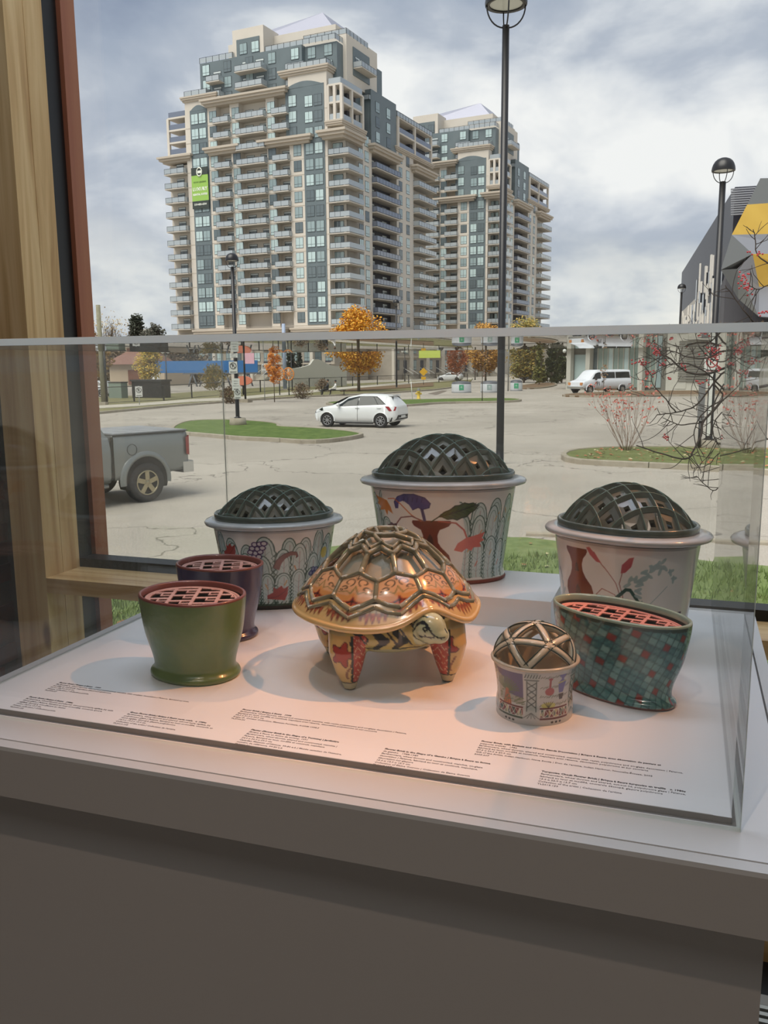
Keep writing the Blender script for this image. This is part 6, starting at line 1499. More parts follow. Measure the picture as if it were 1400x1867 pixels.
# sloping planted roof edge to the left
R_a = dep(1090, 664, 96); t, L_ = wall_frame(R_a, dep(1225, 664, 90), 'green_roof', 'low roof edge with dry grass planted along it, behind the far lamp posts', 'roof')
h0 = (658-614)*96/F_PX+2.75; h1 = (655-594)*90/F_PX+2.75
b = MB(); b.add([(0, 0, h0-.9), (L_, 0, h1-.9), (L_, 12, h1-.9), (0, 12, h0-.9), (0, 0, h0), (L_, 0, h1), (L_, 12, h1), (0, 12, h0)], [(0, 3, 2, 1), (4, 5, 6, 7), (0, 1, 5, 4), (1, 2, 6, 5), (2, 3, 7, 6), (3, 0, 4, 7)]); b.build('roof_slab', m_beige, t)
r = random.Random(3); mb = MB()
for k in range(420):
    x = r.uniform(0, L_+22); y = r.uniform(.1, 2.5); z = (h0+(h1-h0)*min(1, x/L_)); h = r.uniform(.15, .55); a = r.uniform(-.15, .15); mb.add([(x-.02, y, z), (x+.02, y, z), (x+a, y, z+h)], [(0, 1, 2)])
stuff(mb.build('dry_grass', mat('dry_grass_straw', (176, 150, 110), .9), t))

# ================================================================ museum building with dark flank and gold facets
m_flank = mat('dark_metal_cladding', (92, 96, 106), .5, .5, metal=.2); m_flw = mat('flank_sheen_metal', (196, 190, 180), .5, noise=(.05, .5, (170, 166, 160))); m_gold = mat('gold_metal_panel', (214, 176, 78), .38, .5, metal=.35, noise=(.4, .5, (196, 156, 60))); m_facet = mat('grey_facet_metal', (112, 114, 112), .45, .5, metal=.3)
m_facet2 = mat('grey_facet_light', (150, 152, 158), .45, .5, metal=.3)
Hm = 19.5
na = dep(1340, 341, 97); fa2 = dep(1243, 497, 97*(660-341)/(656-497)*1.02)
t = empty('museum_hall', (na.x, na.y, GZ), math.atan2(fa2.y-na.y, fa2.x-na.x), 'tall dark museum flank with scattered slot windows, far right', 'building')
Lm = math.hypot(fa2.x-na.x, fa2.y-na.y); zt0 = na.z-GZ; zt1 = fa2.z-GZ
b = MB(); b.add([(0, 0, 0), (Lm, 0, 0), (Lm, -30, 0), (0, -30, 0), (0, 0, zt0), (Lm, 0, zt1), (Lm, -30, zt1), (0, -30, zt0)], [(0, 1, 2, 3), (7, 6, 5, 4), (0, 4, 5, 1), (1, 5, 6, 2), (2, 6, 7, 3), (3, 7, 4, 0)]); b.m = [0, 0, 0, 0, 0, 1]; b.build('wall', [m_flank, mat('navy_end_wall', (44, 46, 60), .4)], t)
r = random.Random(12)
sl_d = MB().box((-.5, -.02, 0), (.5, .16, 1)).mesh('slot_window', mat('slot_glass_dark', (36, 40, 48), .15, .8)); sl_w = MB().box((-.3, -.02, 0), (.3, .22, 1)).mesh('pale_fin', mat('fin_white', (226, 222, 214), .5))
MB().box((Lm*.05, .0, 0), (Lm*.45, .09, zt0*.45)).build('painted_sheen', m_flw, t); MB().box((Lm*.45, .0, 0), (Lm, .09, zt0*.62)).build('painted_sheen', m_flw, t)  # paler panels paint the metal flank's reflection into its colour
for k in range(70):
    x = Lm*r.uniform(.05, .97); z = r.uniform(2.5, 13.5 if x < Lm*.6 else 10.5); o = link('slot_window', sl_d, t, (x, .05, z)); o.scale = (r.uniform(.8, 2.6)*(1+x/Lm*1.5), 1, r.uniform(1.2, 3.6))
for k in range(130):
    x = Lm*r.uniform(.02, .97); z = r.uniform(.5, 14 if x < Lm*.5 else 10.5); o = link('pale_fin', sl_w, t, (x, .05, z)); o.scale = (r.uniform(.5, 1.6)*(1+x/Lm), 1, r.uniform(1.2, 5))
# faceted gold and grey volume
DM = 84.
V = {k: dep(u, v, d) for k, (u, v, d) in dict(a=(1386, 325, 88), b=(1362, 373, 86), c=(1334, 428, 84), d=(1314, 492, 80), e=(1372, 463, 84), f=(1346, 545, 83), g=(1383, 577, 84), A=(1520, 322, 92), B=(1520, 362, 90), C=(1520, 424, 88), E=(1520, 461, 88), G=(1520, 520, 88), i1=(1384, 523, 86), H=(1520, 585, 86), k=(1344, 490, 82)).items()}
org = Vector((V['d'].x, V['d'].y, GZ)); t = empty('faceted_pavilion', tuple(org), 0, 'faceted grey and gold metal volume cropped by the right edge', 'building')
def facet(names, m, nm, back=Vector((1.2, 6, 0))):
    pts = [V[n]-org for n in names]; q = [p+back for p in pts]; n = len(pts); b = MB()
    b.add(pts+q, [tuple(range(n)), tuple(range(2*n-1, n-1, -1))]+[(i, n+i, n+(i+1) % n, (i+1) % n) for i in range(n)]); b.build(nm, m, t)
facet(['a', 'b', 'B', 'A'], m_facet, 'grey_facet'); facet(['b', 'c', 'C', 'B'], m_gold, 'gold_panel'); facet(['c', 'e', 'E', 'C'], m_facet2, 'light_facet'); facet(['c', 'd', 'e'], m_facet, 'grey_facet')
facet(['d', 'k', 'g', 'f'], m_facet, 'grey_facet'); facet(['k', 'e', 'i1', 'g'], m_facet2, 'light_facet'); facet(['e', 'E', 'G', 'i1'], m_gold, 'gold_panel'); facet(['i1', 'G', 'H', 'g'], m_facet2, 'light_facet')
for k in range(12):
    p = dep(1350+k*.0, 345+k*4.2, 95.5); MB().box((p.x-org.x-1.0, p.y-org.y, p.z-org.z), (p.x-org.x+5, p.y-org.y+.3, p.z-org.z+.14)).build('louvre', m_facet2, t)
MB().box((V['f'].x-org.x-1, V['f'].y-org.y+7, 0), (V['f'].x-org.x+30, V['f'].y-org.y+22, V['f'].z-GZ+3)).build('core_wall', m_dkw, t)

# ================================================================ left: ramp bridge, house, distant roofs
m_bluep = mat('blue_hoarding', (52, 112, 172), .5); m_st = mat('truss_steel', (104, 108, 114), .5)
a, b_ = dep(340, 684, 118), dep(462, 684, 118); t, L_ = wall_frame(a, b_, 'truss_bridge', 'steel truss ramp with blue hoarding in front of the near tower', 'bridge')
z0 = (668-712)*118/F_PX+2.75; z1 = z0+2.4
MB().box((-4.5, 0, z1), (L_+.6, .3, z1+1.6)).build('blue_hoarding', m_bluep, t); MB().box((-.5, 0, z1-.2), (L_+.6, .5, z1)).build('chord', m_st, t); MB().box((-.5, 0, z0-.1), (L_+.6, .5, z0+.1)).build('chord', m_st, t)
for k in range(6): x = k*L_/6; MB().tube([(x, .2, z0), (x+L_/12, .2, z1)], .12, 6).build('brace', m_st, t); MB().tube([(x+L_/12, .2, z1), (x+L_/6, .2, z0)], .12, 6).build('brace', m_st, t)
t, L_ = wall_frame(dep(200, 684, 128), dep(300, 684, 124), 'house', 'small house with a brown roof behind the yellow tree at the left')
MB().box((0, 0, 0), (L_, 6, 3.2)).build('wall', mat('house_cream', (186, 170, 150), .8), t); b = MB(); b.add([(-.5, -.8, 3.1), (L_*.75, -.8, 3.1), (L_*.75, 6.6, 3.1), (-.5, 6.6, 3.1), (1.5, 2.8, 5.2), (L_*.7-1, 2.8, 5.2)], [(0, 1, 5, 4), (1, 2, 5), (2, 3, 4, 5), (3, 0, 4), (0, 3, 2, 1)]); b.build('roof', mat('house_roof', (134, 100, 88), .9), t)
MB().box((L_*.35, -.1, .2), (L_*.6, .05, 2.3)).build('garage_door', mat('garage_brown', (122, 84, 72), .8), t); MB().box((L_*.68, -.1, .8), (L_*.92, .05, 2.6)).build('window', m_sign, t)
t, L_ = wall_frame(dep(165, 604, 260), dep(330, 604, 260), 'distant_block', 'long low dark building on the left skyline')
MB().box((0, 0, 0), (L_, 15, (658-606)*260/F_PX+2.75)).build('wall', mat('distant_brown', (104, 92, 84), .9), t); MB().box((14.6, 2, 0), (19, 8, (658-590)*260/F_PX+2.75)).build('stair_tower', mat('distant_pale', (190, 188, 180), .9), t)
t, L_ = wall_frame(dep(155, 684, 150), dep(235, 684, 150), 'retaining_wall', 'pale concrete wall beyond the utility pole', 'wall')
MB().box((0, 0, 0), (L_, .6, 3.6)).build('wall_slab', m_hall, t)
t, L_ = wall_frame(dep(527, 684, 106), dep(632, 684, 112), 'garden_wall', 'curved pale concrete wall behind the two people at the footpath', 'wall')
b = MB(); n = 14; vs = []
for i in range(n+1):
    x = L_*i/n; hgt = 2.35+1.05*math.exp(-((i/n-.46)/.20)**2)*(1 if i/n > .38 else .45)+.25*(i/n); vs += [(x, 0, 0), (x, 0, hgt), (x, .4, hgt), (x, .4, 0)]
b.add(vs, [(i*4+k, i*4+(k+1) % 4, (i+1)*4+(k+1) % 4, (i+1)*4+k) for i in range(n) for k in range(4)]+[(0, 1, 2, 3), (n*4+3, n*4+2, n*4+1, n*4)]); b.build('wall_slab', m_hall, t)
# blue-grey steel signal pole with box, banner pole, double globe lamps
def simple_pole(p, h, r, label, m, cat='pole', name='steel_pole'): t = empty(name, (p.x, p.y, GZ), 0, label, cat); MB().lathe([(0, 0), (r, 0), (r*.85, h), (0, h)], 12).build('shaft', m, t); return t
q = onz(520, 713); t = simple_pole(q, (660-560)*70/F_PX+2.75, .22, 'thick pale blue steel pole with a control box beside the small orange tree', mat('pale_blue_steel', (150, 164, 186), .5))
MB().box((-.75, -.2, 3.6), (-.2, .2, 4.7)).build('control_box', mat('cabinet_green_grey', (160, 172, 164), .5), t); MB().box((-.5, -.5, 0), (.5, .5, .25)).build('footing', m_curb, t)
q = dep(447, 715, 66); t = simple_pole(q, 4.6, .08, 'dark pole carrying a pink banner left of the near tower entrance', m_pole, 'banner pole', 'banner_pole')
MB().box((.08, -.02, 2.9), (.85, .02, 4.6)).build('pink_banner', mat('banner_pink', (222, 176, 190), .6), t); MB().box((.08, -.02, 4.6), (.85, .02, 4.9)).build('blue_band', m_bluep, t); MB().box((-.4, -.4, -.0), (.4, .4, .25)).build('footing', m_curb, t)
def globe_lamp(u, v, d, h, label):
    q = dep(u, v, d); t = empty('globe_lamp', (q.x, q.y, GZ), 0, label, 'street lamp', 'twin globe street lamps'); MB().lathe([(0, 0), (.12, 0), (.07, .6), (.06, h), (0, h)], 10).build('pole', m_pole, t); MB().tube([(-.4, 0, h), (.4, 0, h)], .04, 6).build('arm', m_pole, t)
    for s in (-1, 1): MB().lathe([(.06, 0), (.2, .1), (.24, .28), (.18, .44), (.0, .5)], 12, c=(s*.36, 0, h)).build('globe', mat('globe_white', (224, 226, 220), .3), t)
globe_lamp(304, 695, 105, 4.3, 'twin globe lamp right of the yellow tree'); globe_lamp(532, 700, 112, 4.3, 'twin globe lamp beside the pale blue pole'); globe_lamp(866, 690, 150, 5.0, 'twin globe lamp just left of the tall lamp post'); globe_lamp(1033, 690, 110, 4.0, 'twin globe lamp left of the white van'); globe_lamp(738, 690, 140, 4.6, 'twin globe lamp right of the orange tree')
t = empty('leasing_board', tuple(dep(786, 645, 158)), ang_, 'lime green board hung on the townhouses behind the bins', 'sign'); MB().box((-2.1, -.8, -.75), (2.1, -.7, .75)).build('board', mat('lime_board', (190, 204, 96), .6), t)
# parked cars by the house
def small_car(u, v, d, ang, m, label):
    q = dep(u, v, d); t = empty('parked_car', (q.x, q.y, GZ), ang, label, 'car'); car_body(tab, m, t, 30)
    for s in (1, -1):
        patch(tab, t, 'side_window', m_glass_car, [(2.1, .05), (-.1, .08), (.26, .84), (1.6, .84)], s, n=4)
        for x in (0, 2.58): arch(t, x, s*.872, .345); wheel(t, x, s*.80, .31, .20, .2, m_chrome, 0)
m_sil = mat('silver_car_paint', (176, 180, 184), .3, .5, coat=.4)
small_car(192, 712, 82, PI+.12, m_sil, 'silver car parked behind the fence beside the utility pole')
small_car(835, 692, 140, PI, mat('white_far_car', (210, 212, 214), .3), 'pale car parked by the townhouses behind the bins'); small_car(985, 690, 140, PI, mat('dark_far_car', (70, 74, 90), .3), 'dark car parked right of the tall lamp post')
t = empty('dumpster', tuple(dep(276, 718, 75)), ang_, 'black bin store behind the fence under the yellow tree', 'bin'); t.location.z = GZ; MB().box((-1.6, -.6, 0), (1.6, .6, 1.5)).build('body', m_pole, t); MB().box((-1.7, -.7, 1.5), (1.7, .7, 1.65)).build('lid', m_trim, t)
t = empty('service_cabinet', tuple(dep(216, 720, 75)), ang_, 'grey-green service cabinet behind the fence', 'cabinet'); t.location.z = GZ; MB().box((-.7, -.4, 0), (.7, .4, 1.4)).build('body', mat('cabinet_green', (126, 142, 132), .6), t); MB().box((-.75, -.45, 1.4), (.75, .45, 1.48)).build('lid', m_trim, t)
t = empty('orange_art_panel', tuple(dep(443, 694, 80)), ang_, 'coral orange rounded panel behind the banner pole', 'panel'); MB().prism([(1.0*math.cos(a), .42*math.sin(a)) for a in np.linspace(0, 2*PI, 21)[:-1]], -.1, .1).build('panel_face', mat('coral_panel', (214, 130, 104), .6), t).rotation_euler = (PI/2, 0, 0); MB().box((-.06, -.06, -1.6), (.06, .06, -.3)).build('stand', m_pole, t)
for u, lb in ((509, 'left of the blue pole'), (526, 'right of the blue pole')):
    t = empty('sculpture_disc', tuple(dep(u, 682, 78)), ang_, 'round orange wire sculpture disc just '+lb, 'sculpture'); MB().tube([(.55*math.cos(a), 0, .55*math.sin(a)) for a in np.linspace(0, 2*PI, 20)], .06, 6, cap=False).build('rim', mat('orange_wire', (214, 140, 70), .6), t)
    for k in range(5): a = k*PI/5; MB().tube([(.55*math.cos(a), 0, .55*math.sin(a)), (-.55*math.cos(a), 0, -.55*math.sin(a))], .04, 5).build('spoke', mat('orange_wire', (214, 140, 70), .6), t)
    MB().tube([(0, 0, -.5), (0, 0, -2.2)], .05, 6).build('stand', m_pole, t)
# ================================================================ trees, shrubs, near branches, people
m_bark = mat('grey_brown_bark', (104, 92, 80), .95, noise=(8, .5, (82, 70, 60))); m_twig = mat('dark_twig', (52, 42, 38), .9)
def branches(mb, p, d, L_, r, depth, rr, ends, spread=.55, m=0, up=.15, taper=.62, kids=(2, 3)):
    n = 3; pts = [p]; q = p.copy(); dd = d.normalized()
    for i in range(n):
        dd = (dd+Vector((rr.uniform(-.16, .16), rr.uniform(-.16, .16), rr.uniform(-.08, .16)+up*.25))).normalized(); q = q+dd*L_/n; pts.append(q.copy())
    mb.tube(pts, [r*(1-.35*i/n) for i in range(n+1)], 5 if depth > 1 else 3, m, depth > 2); ends.append((q.copy(), dd.copy(), depth))
    if depth <= 0: return
    for k in range(rr.randint(*kids)):
        base = pts[rr.choice((1, 2, 3))] if k else q
        nd = (dd+Vector((rr.uniform(-1, 1), rr.uniform(-1, 1), rr.uniform(-.4, .8)+up))*spread).normalized()
        branches(mb, base.copy(), nd, L_*rr.uniform(.6, .85), r*taper, depth-1, rr, ends, spread, m, up, taper, kids)
def tree(name, u, v, d, H, W_, label, cat='tree', leaves=2600, leafc=((206, 150, 40), (186, 124, 36), (222, 176, 72)), s=.22, trunk=.16, shape='ball', bare=False, seed=1, group=None, clear=.28, base=None, depth=4, th=0):
    q = base or dep(u, v, d); rr = random.Random(seed); t = empty(name, (q.x, q.y, GZ), rr.uniform(0, 6), label, cat, group); mb = MB(); ends = []
    mb.tube([(0, 0, 0), (.03*H*.1, 0, H*clear)], [trunk, trunk*.8], 8)
    for k in range(4): branches(mb, Vector((0, 0, H*clear*(.8+.07*k))), Vector((rr.uniform(-1, 1)*.5, rr.uniform(-1, 1)*.5, 1)), H*.26, trunk*.55, depth, rr, ends, .6)
    # fit the branching inside the crown
    mx = max(max(abs(e[0].x), abs(e[0].y)) for e in ends); mz = max(e[0].z for e in ends)
    fx = W_/2*.96/max(mx, .01); mb.v = [(x*(1+(fx-1)*min(1, max(0, (z-H*clear*.8)/(H*.2)))), y*(1+(fx-1)*min(1, max(0, (z-H*clear*.8)/(H*.2)))), z*(H*.97/mz if z > H*clear else 1)) for x, y, z in mb.v]
    mb.build('trunk', m_bark, t)
    if not bare:
        lf = MB(); clumps = []
        for k in range(70):
            a = rr.uniform(0, 2*PI); h = rr.random(); 
            if shape == 'ball': rad = W_/2*math.sqrt(max(0, 1-(2*h-1)**2))*rr.uniform(.45, .98)
            elif shape == 'cone': rad = W_/2*(1-h)*rr.uniform(.5, 1)
            else: rad = W_/2*(.55+.45*math.sin(PI*min(1, h*1.1)))*rr.uniform(.3, .95)
            clumps.append((math.cos(a)*rad, math.sin(a)*rad, H*clear+(H*(1-clear))*h, rr.uniform(.13, .22)*W_))
        for i in range(leaves):
            c = rr.choice(clumps); v_ = Vector((rr.gauss(0, 1), rr.gauss(0, 1), rr.gauss(0, 1))).normalized()*c[3]*rr.random()**.4
            p = Vector(c[:3])+v_; a = Vector((rr.uniform(-1, 1), rr.uniform(-1, 1), rr.uniform(-.6, .6))).normalized(); b = a.orthogonal().normalized(); k = s*1.3*rr.uniform(.6, 1.3)
            lf.add([p-a*k, p+b*k*.6, p+a*k, p-b*k*.6], [(0, 1, 2, 3)], rr.randrange(len(leafc)))
        stuff(lf.build('foliage', [mat('leaf_%d_%d_%d' % c, c, .8) for c in leafc], t))
    return t
OR = ((214, 156, 44), (190, 124, 34), (226, 178, 70)); YE = ((204, 174, 76), (180, 146, 60), (160, 152, 74)); GRN = ((74, 84, 50), (92, 98, 56), (60, 70, 46)); OLV = ((152, 138, 74), (128, 124, 70), (178, 150, 78)); RED = ((182, 74, 58), (150, 60, 52), (196, 104, 84))
tree('maple_tree', 654, 712, 88, (662-576)*88/F_PX+2.75, 5.6, 'round golden orange maple beside the footpath behind the white car', leaves=13000, leafc=OR, s=.095, seed=2, clear=.36)
tree('young_tree', 274, 720, 95, 4.9, 2.9, 'yellow-green young tree at the left behind the fence', leaves=4200, leafc=YE, s=.085, trunk=.08, seed=3, shape='col')
tree('young_tree', 500, 716, 66, 4.2, 1.2, 'slim bright orange young tree left of the pale blue pole', leaves=1800, leafc=((224, 150, 56), (206, 124, 50)), s=.06, trunk=.04, seed=4, shape='col', clear=.34)
tree('shrub', 392, 712, 98, 2.6, 3.0, 'olive green bush in front of the truss ramp', 'shrub', 2200, OLV, .09, .05, seed=5, clear=.15)
tree('young_tree', 833, 705, 130, 5.6, 3.6, 'small orange-pink tree in front of the townhouse steps', leaves=1800, leafc=((196, 128, 90), (170, 110, 84)), s=.12, trunk=.07, seed=6)
tree('street_tree', 885, 700, 135, 8.2, 6.5, 'yellow-orange street tree just left of the tall lamp post', leaves=6000, leafc=((196, 148, 70), (170, 130, 66)), s=.15, seed=7)
tree('street_tree', 955, 700, 125, 8.6, 5.5, 'olive street tree just right of the tall lamp post', leaves=6000, leafc=OLV, s=.14, seed=8, shape='col', clear=.12)
tree('cypress', 983, 694, 110, 4.6, 1.7, 'small pointed olive green conifer left of the hall', 'tree', 700, ((126, 122, 62), (104, 108, 60)), .2, .08, 'cone', seed=9, clear=.08)
tree('cypress', 1006, 694, 118, 6.6, 3.0, 'dark green conifer beside the grey hall entrance', 'tree', 3000, GRN, .15, .1, 'cone', seed=10, clear=.06)
tree('cypress', 1024, 694, 122, 7.0, 3.0, 'second dark conifer nearest the hall roof corner', 'tree', 3000, GRN, .15, .1, 'cone', seed=11, clear=.06)
tree('cypress', 531, 690, 118, 4.2, 1.7, 'dark clipped conifer right of the pale blue pole', 'tree', 700, ((46, 52, 40), (58, 62, 48)), .2, .08, 'col', seed=12, clear=.1)
tree('cypress', 546, 690, 124, 5.0, 1.3, 'slim dark conifer against the tower entrance', 'tree', 600, ((46, 52, 40), (58, 62, 48)), .2, .08, 'cone', seed=13, clear=.08)
tree('bare_tree', 203, 690, 170, (662-572)*170/F_PX+2.75, 10.5, 'large bare pale-twigged tree beyond the utility pole', leaves=500, leafc=((176, 158, 120), (160, 140, 104)), s=.16, trunk=.3, seed=14, depth=5)
tree('spruce', 254, 690, 170, (661-578)*170/F_PX+2.75, 7., 'dark spruce on the left skyline', 'tree', 4500, ((64, 70, 58), (76, 80, 66)), .2, .2, 'cone', seed=15, clear=.05)
tree('spruce', 284, 690, 165, (661-592)*165/F_PX+2.75, 5.5, 'second lower dark evergreen right of the spruce', 'tree', 3600, ((74, 76, 64), (86, 84, 72)), .2, .2, 'ball', seed=16, clear=.05)
tree('bare_tree', 170, 690, 120, 6.6, 5., 'brown leafy scrub tree beside the window frame', 'tree', 1500, ((150, 120, 80), (128, 104, 70), (176, 146, 84)), .2, .1, seed=17)
for i, (u, w, h) in enumerate(((200, 9, 6.2), (235, 9, 6.6), (318, 9, 6.4), (345, 8, 5.2))): tree('hedge_tree', u, 690, 145, h, w, ('brown autumn thicket left of the spruce', 'brown autumn thicket beneath the spruce', 'brown autumn thicket at the foot of the near tower', 'low thicket beside the near tower entrance')[i], 'tree', 3600, ((112, 92, 74), (128, 108, 80), (96, 84, 68)), .18, .12, seed=20+i, clear=.05)
for i, (u, d) in enumerate(((420, 64), (552, 72), (588, 88))): tree('shrub', u, 716, d, 1.2, 1.6, ('brown bush behind the fence left of the banner pole', 'reddish brown bush behind the fence right of the blue pole', 'bare dark bush behind the two people')[i], 'shrub', 900, ((120, 98, 74), (100, 84, 64)), .05, .03, seed=30+i, clear=.1)
q = onz(879, 734); tree('sapling', 879, 734, 60, 4.6, 1.8, 'bare sapling on the narrow island left of the tall lamp post', 'tree', 60, ((150, 110, 100),), .06, .035, base=q, seed=40, clear=.4, depth=3)
q = onz(827, 729); t = simple_pole(Vector((q.x, q.y+22, 0)), 7.2, .07, 'thin bare pole behind the leftmost round bin', mat('galv_post2', (140, 140, 136), .6))
q = dep(1100, 714, 70); tree('sapling', 0, 0, 0, 2.6, .6, 'thin staked sapling in front of the white van', 'tree', 60, ((150, 120, 90),), .07, .03, base=q, seed=41, clear=.5, depth=2)

# red-leaved shrub on the right island: bare fan of stems with a few leaves
def fan_shrub(base, H, W_, n, seed, label, leafn):
    rr = random.Random(seed); t = empty('burning_bush', (base.x, base.y, GZ+.1), 0, label, 'shrub'); mb = MB(); ends = []
    for k in range(n):
        a = -1+2*(k+.5)/n+rr.uniform(-.05, .05); d = Vector((math.cos(YAW)*a*W_*.5, math.sin(YAW)*a*W_*.5, H*.75))+Vector((rr.uniform(-.2, .2), rr.uniform(-.3, .3), 0)); L_ = d.length
        branches(mb, Vector((a*.12, rr.uniform(-.08, .08), 0)), d, L_*.58, .009, 3, rr, ends, .34, 0, .28, .66, (2, 2))
    mb.build('stems', mat('shrub_stem', (142, 116, 100), .9), t); lf = MB()
    for i in range(leafn):
        e = rr.choice(ends); 
        if e[2] > 2: continue
        p = e[0]+Vector((rr.gauss(0, .05), rr.gauss(0, .05), rr.gauss(0, .05))); a = Vector((rr.uniform(-1, 1), rr.uniform(-1, 1), rr.uniform(-1, 1))).normalized(); b = a.orthogonal().normalized(); k = .04*rr.uniform(.7, 1.4)
        lf.add([p-a*k, p+b*k*.6, p+a*k, p-b*k*.6], [(0, 1, 2, 3)], rr.randrange(3))
    stuff(lf.build('leaves', [mat('leaf_r%d' % c[0], c, .7) for c in ((206, 84, 72), (190, 110, 96), (214, 134, 118))], t)); return t
q = onz(1141, 828); fan_shrub(q, 1.62, 2.2, 15, 5, 'bare-stemmed shrub with red leaves on the right grass island', 280)

# near crab-apple: dark branches with red berries reaching in from the right
rr = random.Random(77); t = empty('crabapple_tree', tuple(onz(1500, 1000)), 0, 'dark bare crab-apple branches with red berries reaching in from the right', 'tree'); t.location.z = GZ; ORG = Vector(t.location); DB = 7.6
mb = MB(); berries = []
def bp(u, v, dd=0.): return dep(u, v, DB+dd)-ORG
main = [([(1500, 620), (1420, 640), (1330, 668), (1290, 682), (1252, 678), (1222, 655), (1194, 641)], .022), ([(1500, 600), (1400, 640), (1325, 675), (1300, 700), (1270, 738), (1232, 752), (1198, 756)], .018), ([(1460, 690), (1340, 716), (1300, 750), (1282, 770), (1277, 795), (1262, 826), (1252, 836), (1230, 834), (1160, 812)], .02),
        ([(1470, 640), (1350, 640), (1318, 640), (1290, 652), (1258, 652), (1225, 640), (1205, 640)], .014), ([(1480, 605), (1380, 618), (1320, 622), (1262, 622), (1240, 628), (1215, 634)], .014), ([(1500, 560), (1420, 590), (1380, 590), (1360, 570), (1340, 545), (1322, 520)], .014), ([(1300, 700), (1318, 725), (1290, 745), (1270, 772), (1266, 800), (1280, 842)], .012), ([(1500, 780), (1400, 800), (1320, 822), (1290, 848), (1262, 854)], .009), ([(1324, 824), (1316, 850), (1316, 880), (1300, 894), (1282, 880), (1270, 868)], .009),
        ([(1232, 752), (1214, 728), (1190, 700), (1189, 684)], .009), ([(1275, 772), (1240, 774), (1222, 768), (1208, 762)], .008), ([(1500, 500), (1440, 500), (1400, 480), (1380, 462), (1376, 430), (1373, 418)], .012), ([(1440, 500), (1400, 520), (1380, 528), (1366, 520)], .008), ([(1324, 718), (1300, 690), (1268, 668), (1240, 662), (1210, 668)], .012), ([(1500, 660), (1380, 640), (1340, 650), (1312, 660), (1280, 640), (1262, 612)], .012), ([(1320, 700), (1300, 740), (1296, 770), (1303, 800), (1310, 812)], .009), ([(1325, 745), (1305, 765), (1300, 790), (1310, 810)], .008)]
for pts, r0 in main:
    dd = rr.uniform(-.5, .5); P = [bp(u, v, dd+rr.uniform(-.06, .06)) for u, v in pts]; S_ = []
    for i in range(len(P)-1):
        for k in range(4):
            f = k/4; p0 = P[max(i-1, 0)]; p1 = P[i]; p2 = P[i+1]; p3 = P[min(i+2, len(P)-1)]; S_.append(.5*((2*p1)+(p2-p0)*f+(2*p0-5*p1+4*p2-p3)*f*f+(3*p1-p0-3*p2+p3)*f**3)+Vector((rr.uniform(-.004, .004), 0, rr.uniform(-.004, .004))))
    S_.append(P[-1]); n = len(S_); r0 = r0*.62; mb.tube(S_, [r0*(1-.7*i/n)+.001 for i in range(n)], 6)
    for i in range(3, n):
        if rr.random() < .62:
            d = (S_[i]-S_[i-1]).normalized(); sd = (d.cross(FW)).normalized()*rr.choice((-1, 1)); e = []
            branches(mb, S_[i].copy(), d*.5+sd*rr.uniform(.5, 1.1)+Vector((0, rr.uniform(-.3, .3), 0)), rr.uniform(.05, .22), .0042, rr.choice((0, 1, 1)), rr, e, .6, 0, 0, .7, (1, 2))
            berries += [x[0] for x in e]
mb.tube([bp(1500, 450), bp(1505, 620), bp(1500, 800), onz(1500, 1000)-ORG], [.05, .07, .09, .11], 10)
mb.build('branches', m_twig, t)
m_berry = mat('red_berry', (176, 34, 44), .35, coat=.3); bme = MB().lathe([(.0, -.008), (.007, -.006), (.0095, 0), (.007, .006), (0, .008)], 7).mesh('berry', m_berry)
def cluster(u, v, n, su, sv):
    for k in range(n): link('berry', bme, t, tuple(bp(u+rr.gauss(0, su), v+rr.gauss(0, sv), rr.uniform(-.1, .1))))
for a in ((1196, 640, 26, 5, 4), (1172, 661, 18, 8, 3), (1297, 636, 30, 8, 7), (1304, 645, 14, 5, 4), (1312, 672, 10, 3, 3), (1184, 681, 14, 6, 3), (1221, 690, 6, 2, 2), (1207, 664, 8, 3, 3), (1246, 668, 6, 4, 4), (1276, 698, 8, 7, 3), (1223, 617, 5, 2, 1), (1356, 508, 22, 5, 9), (1364, 528, 14, 4, 6), (1380, 462, 8, 8, 2), (1394, 572, 10, 8, 3), (1215, 797, 8, 4, 3), (1366, 656, 10, 8, 3)): cluster(*a)

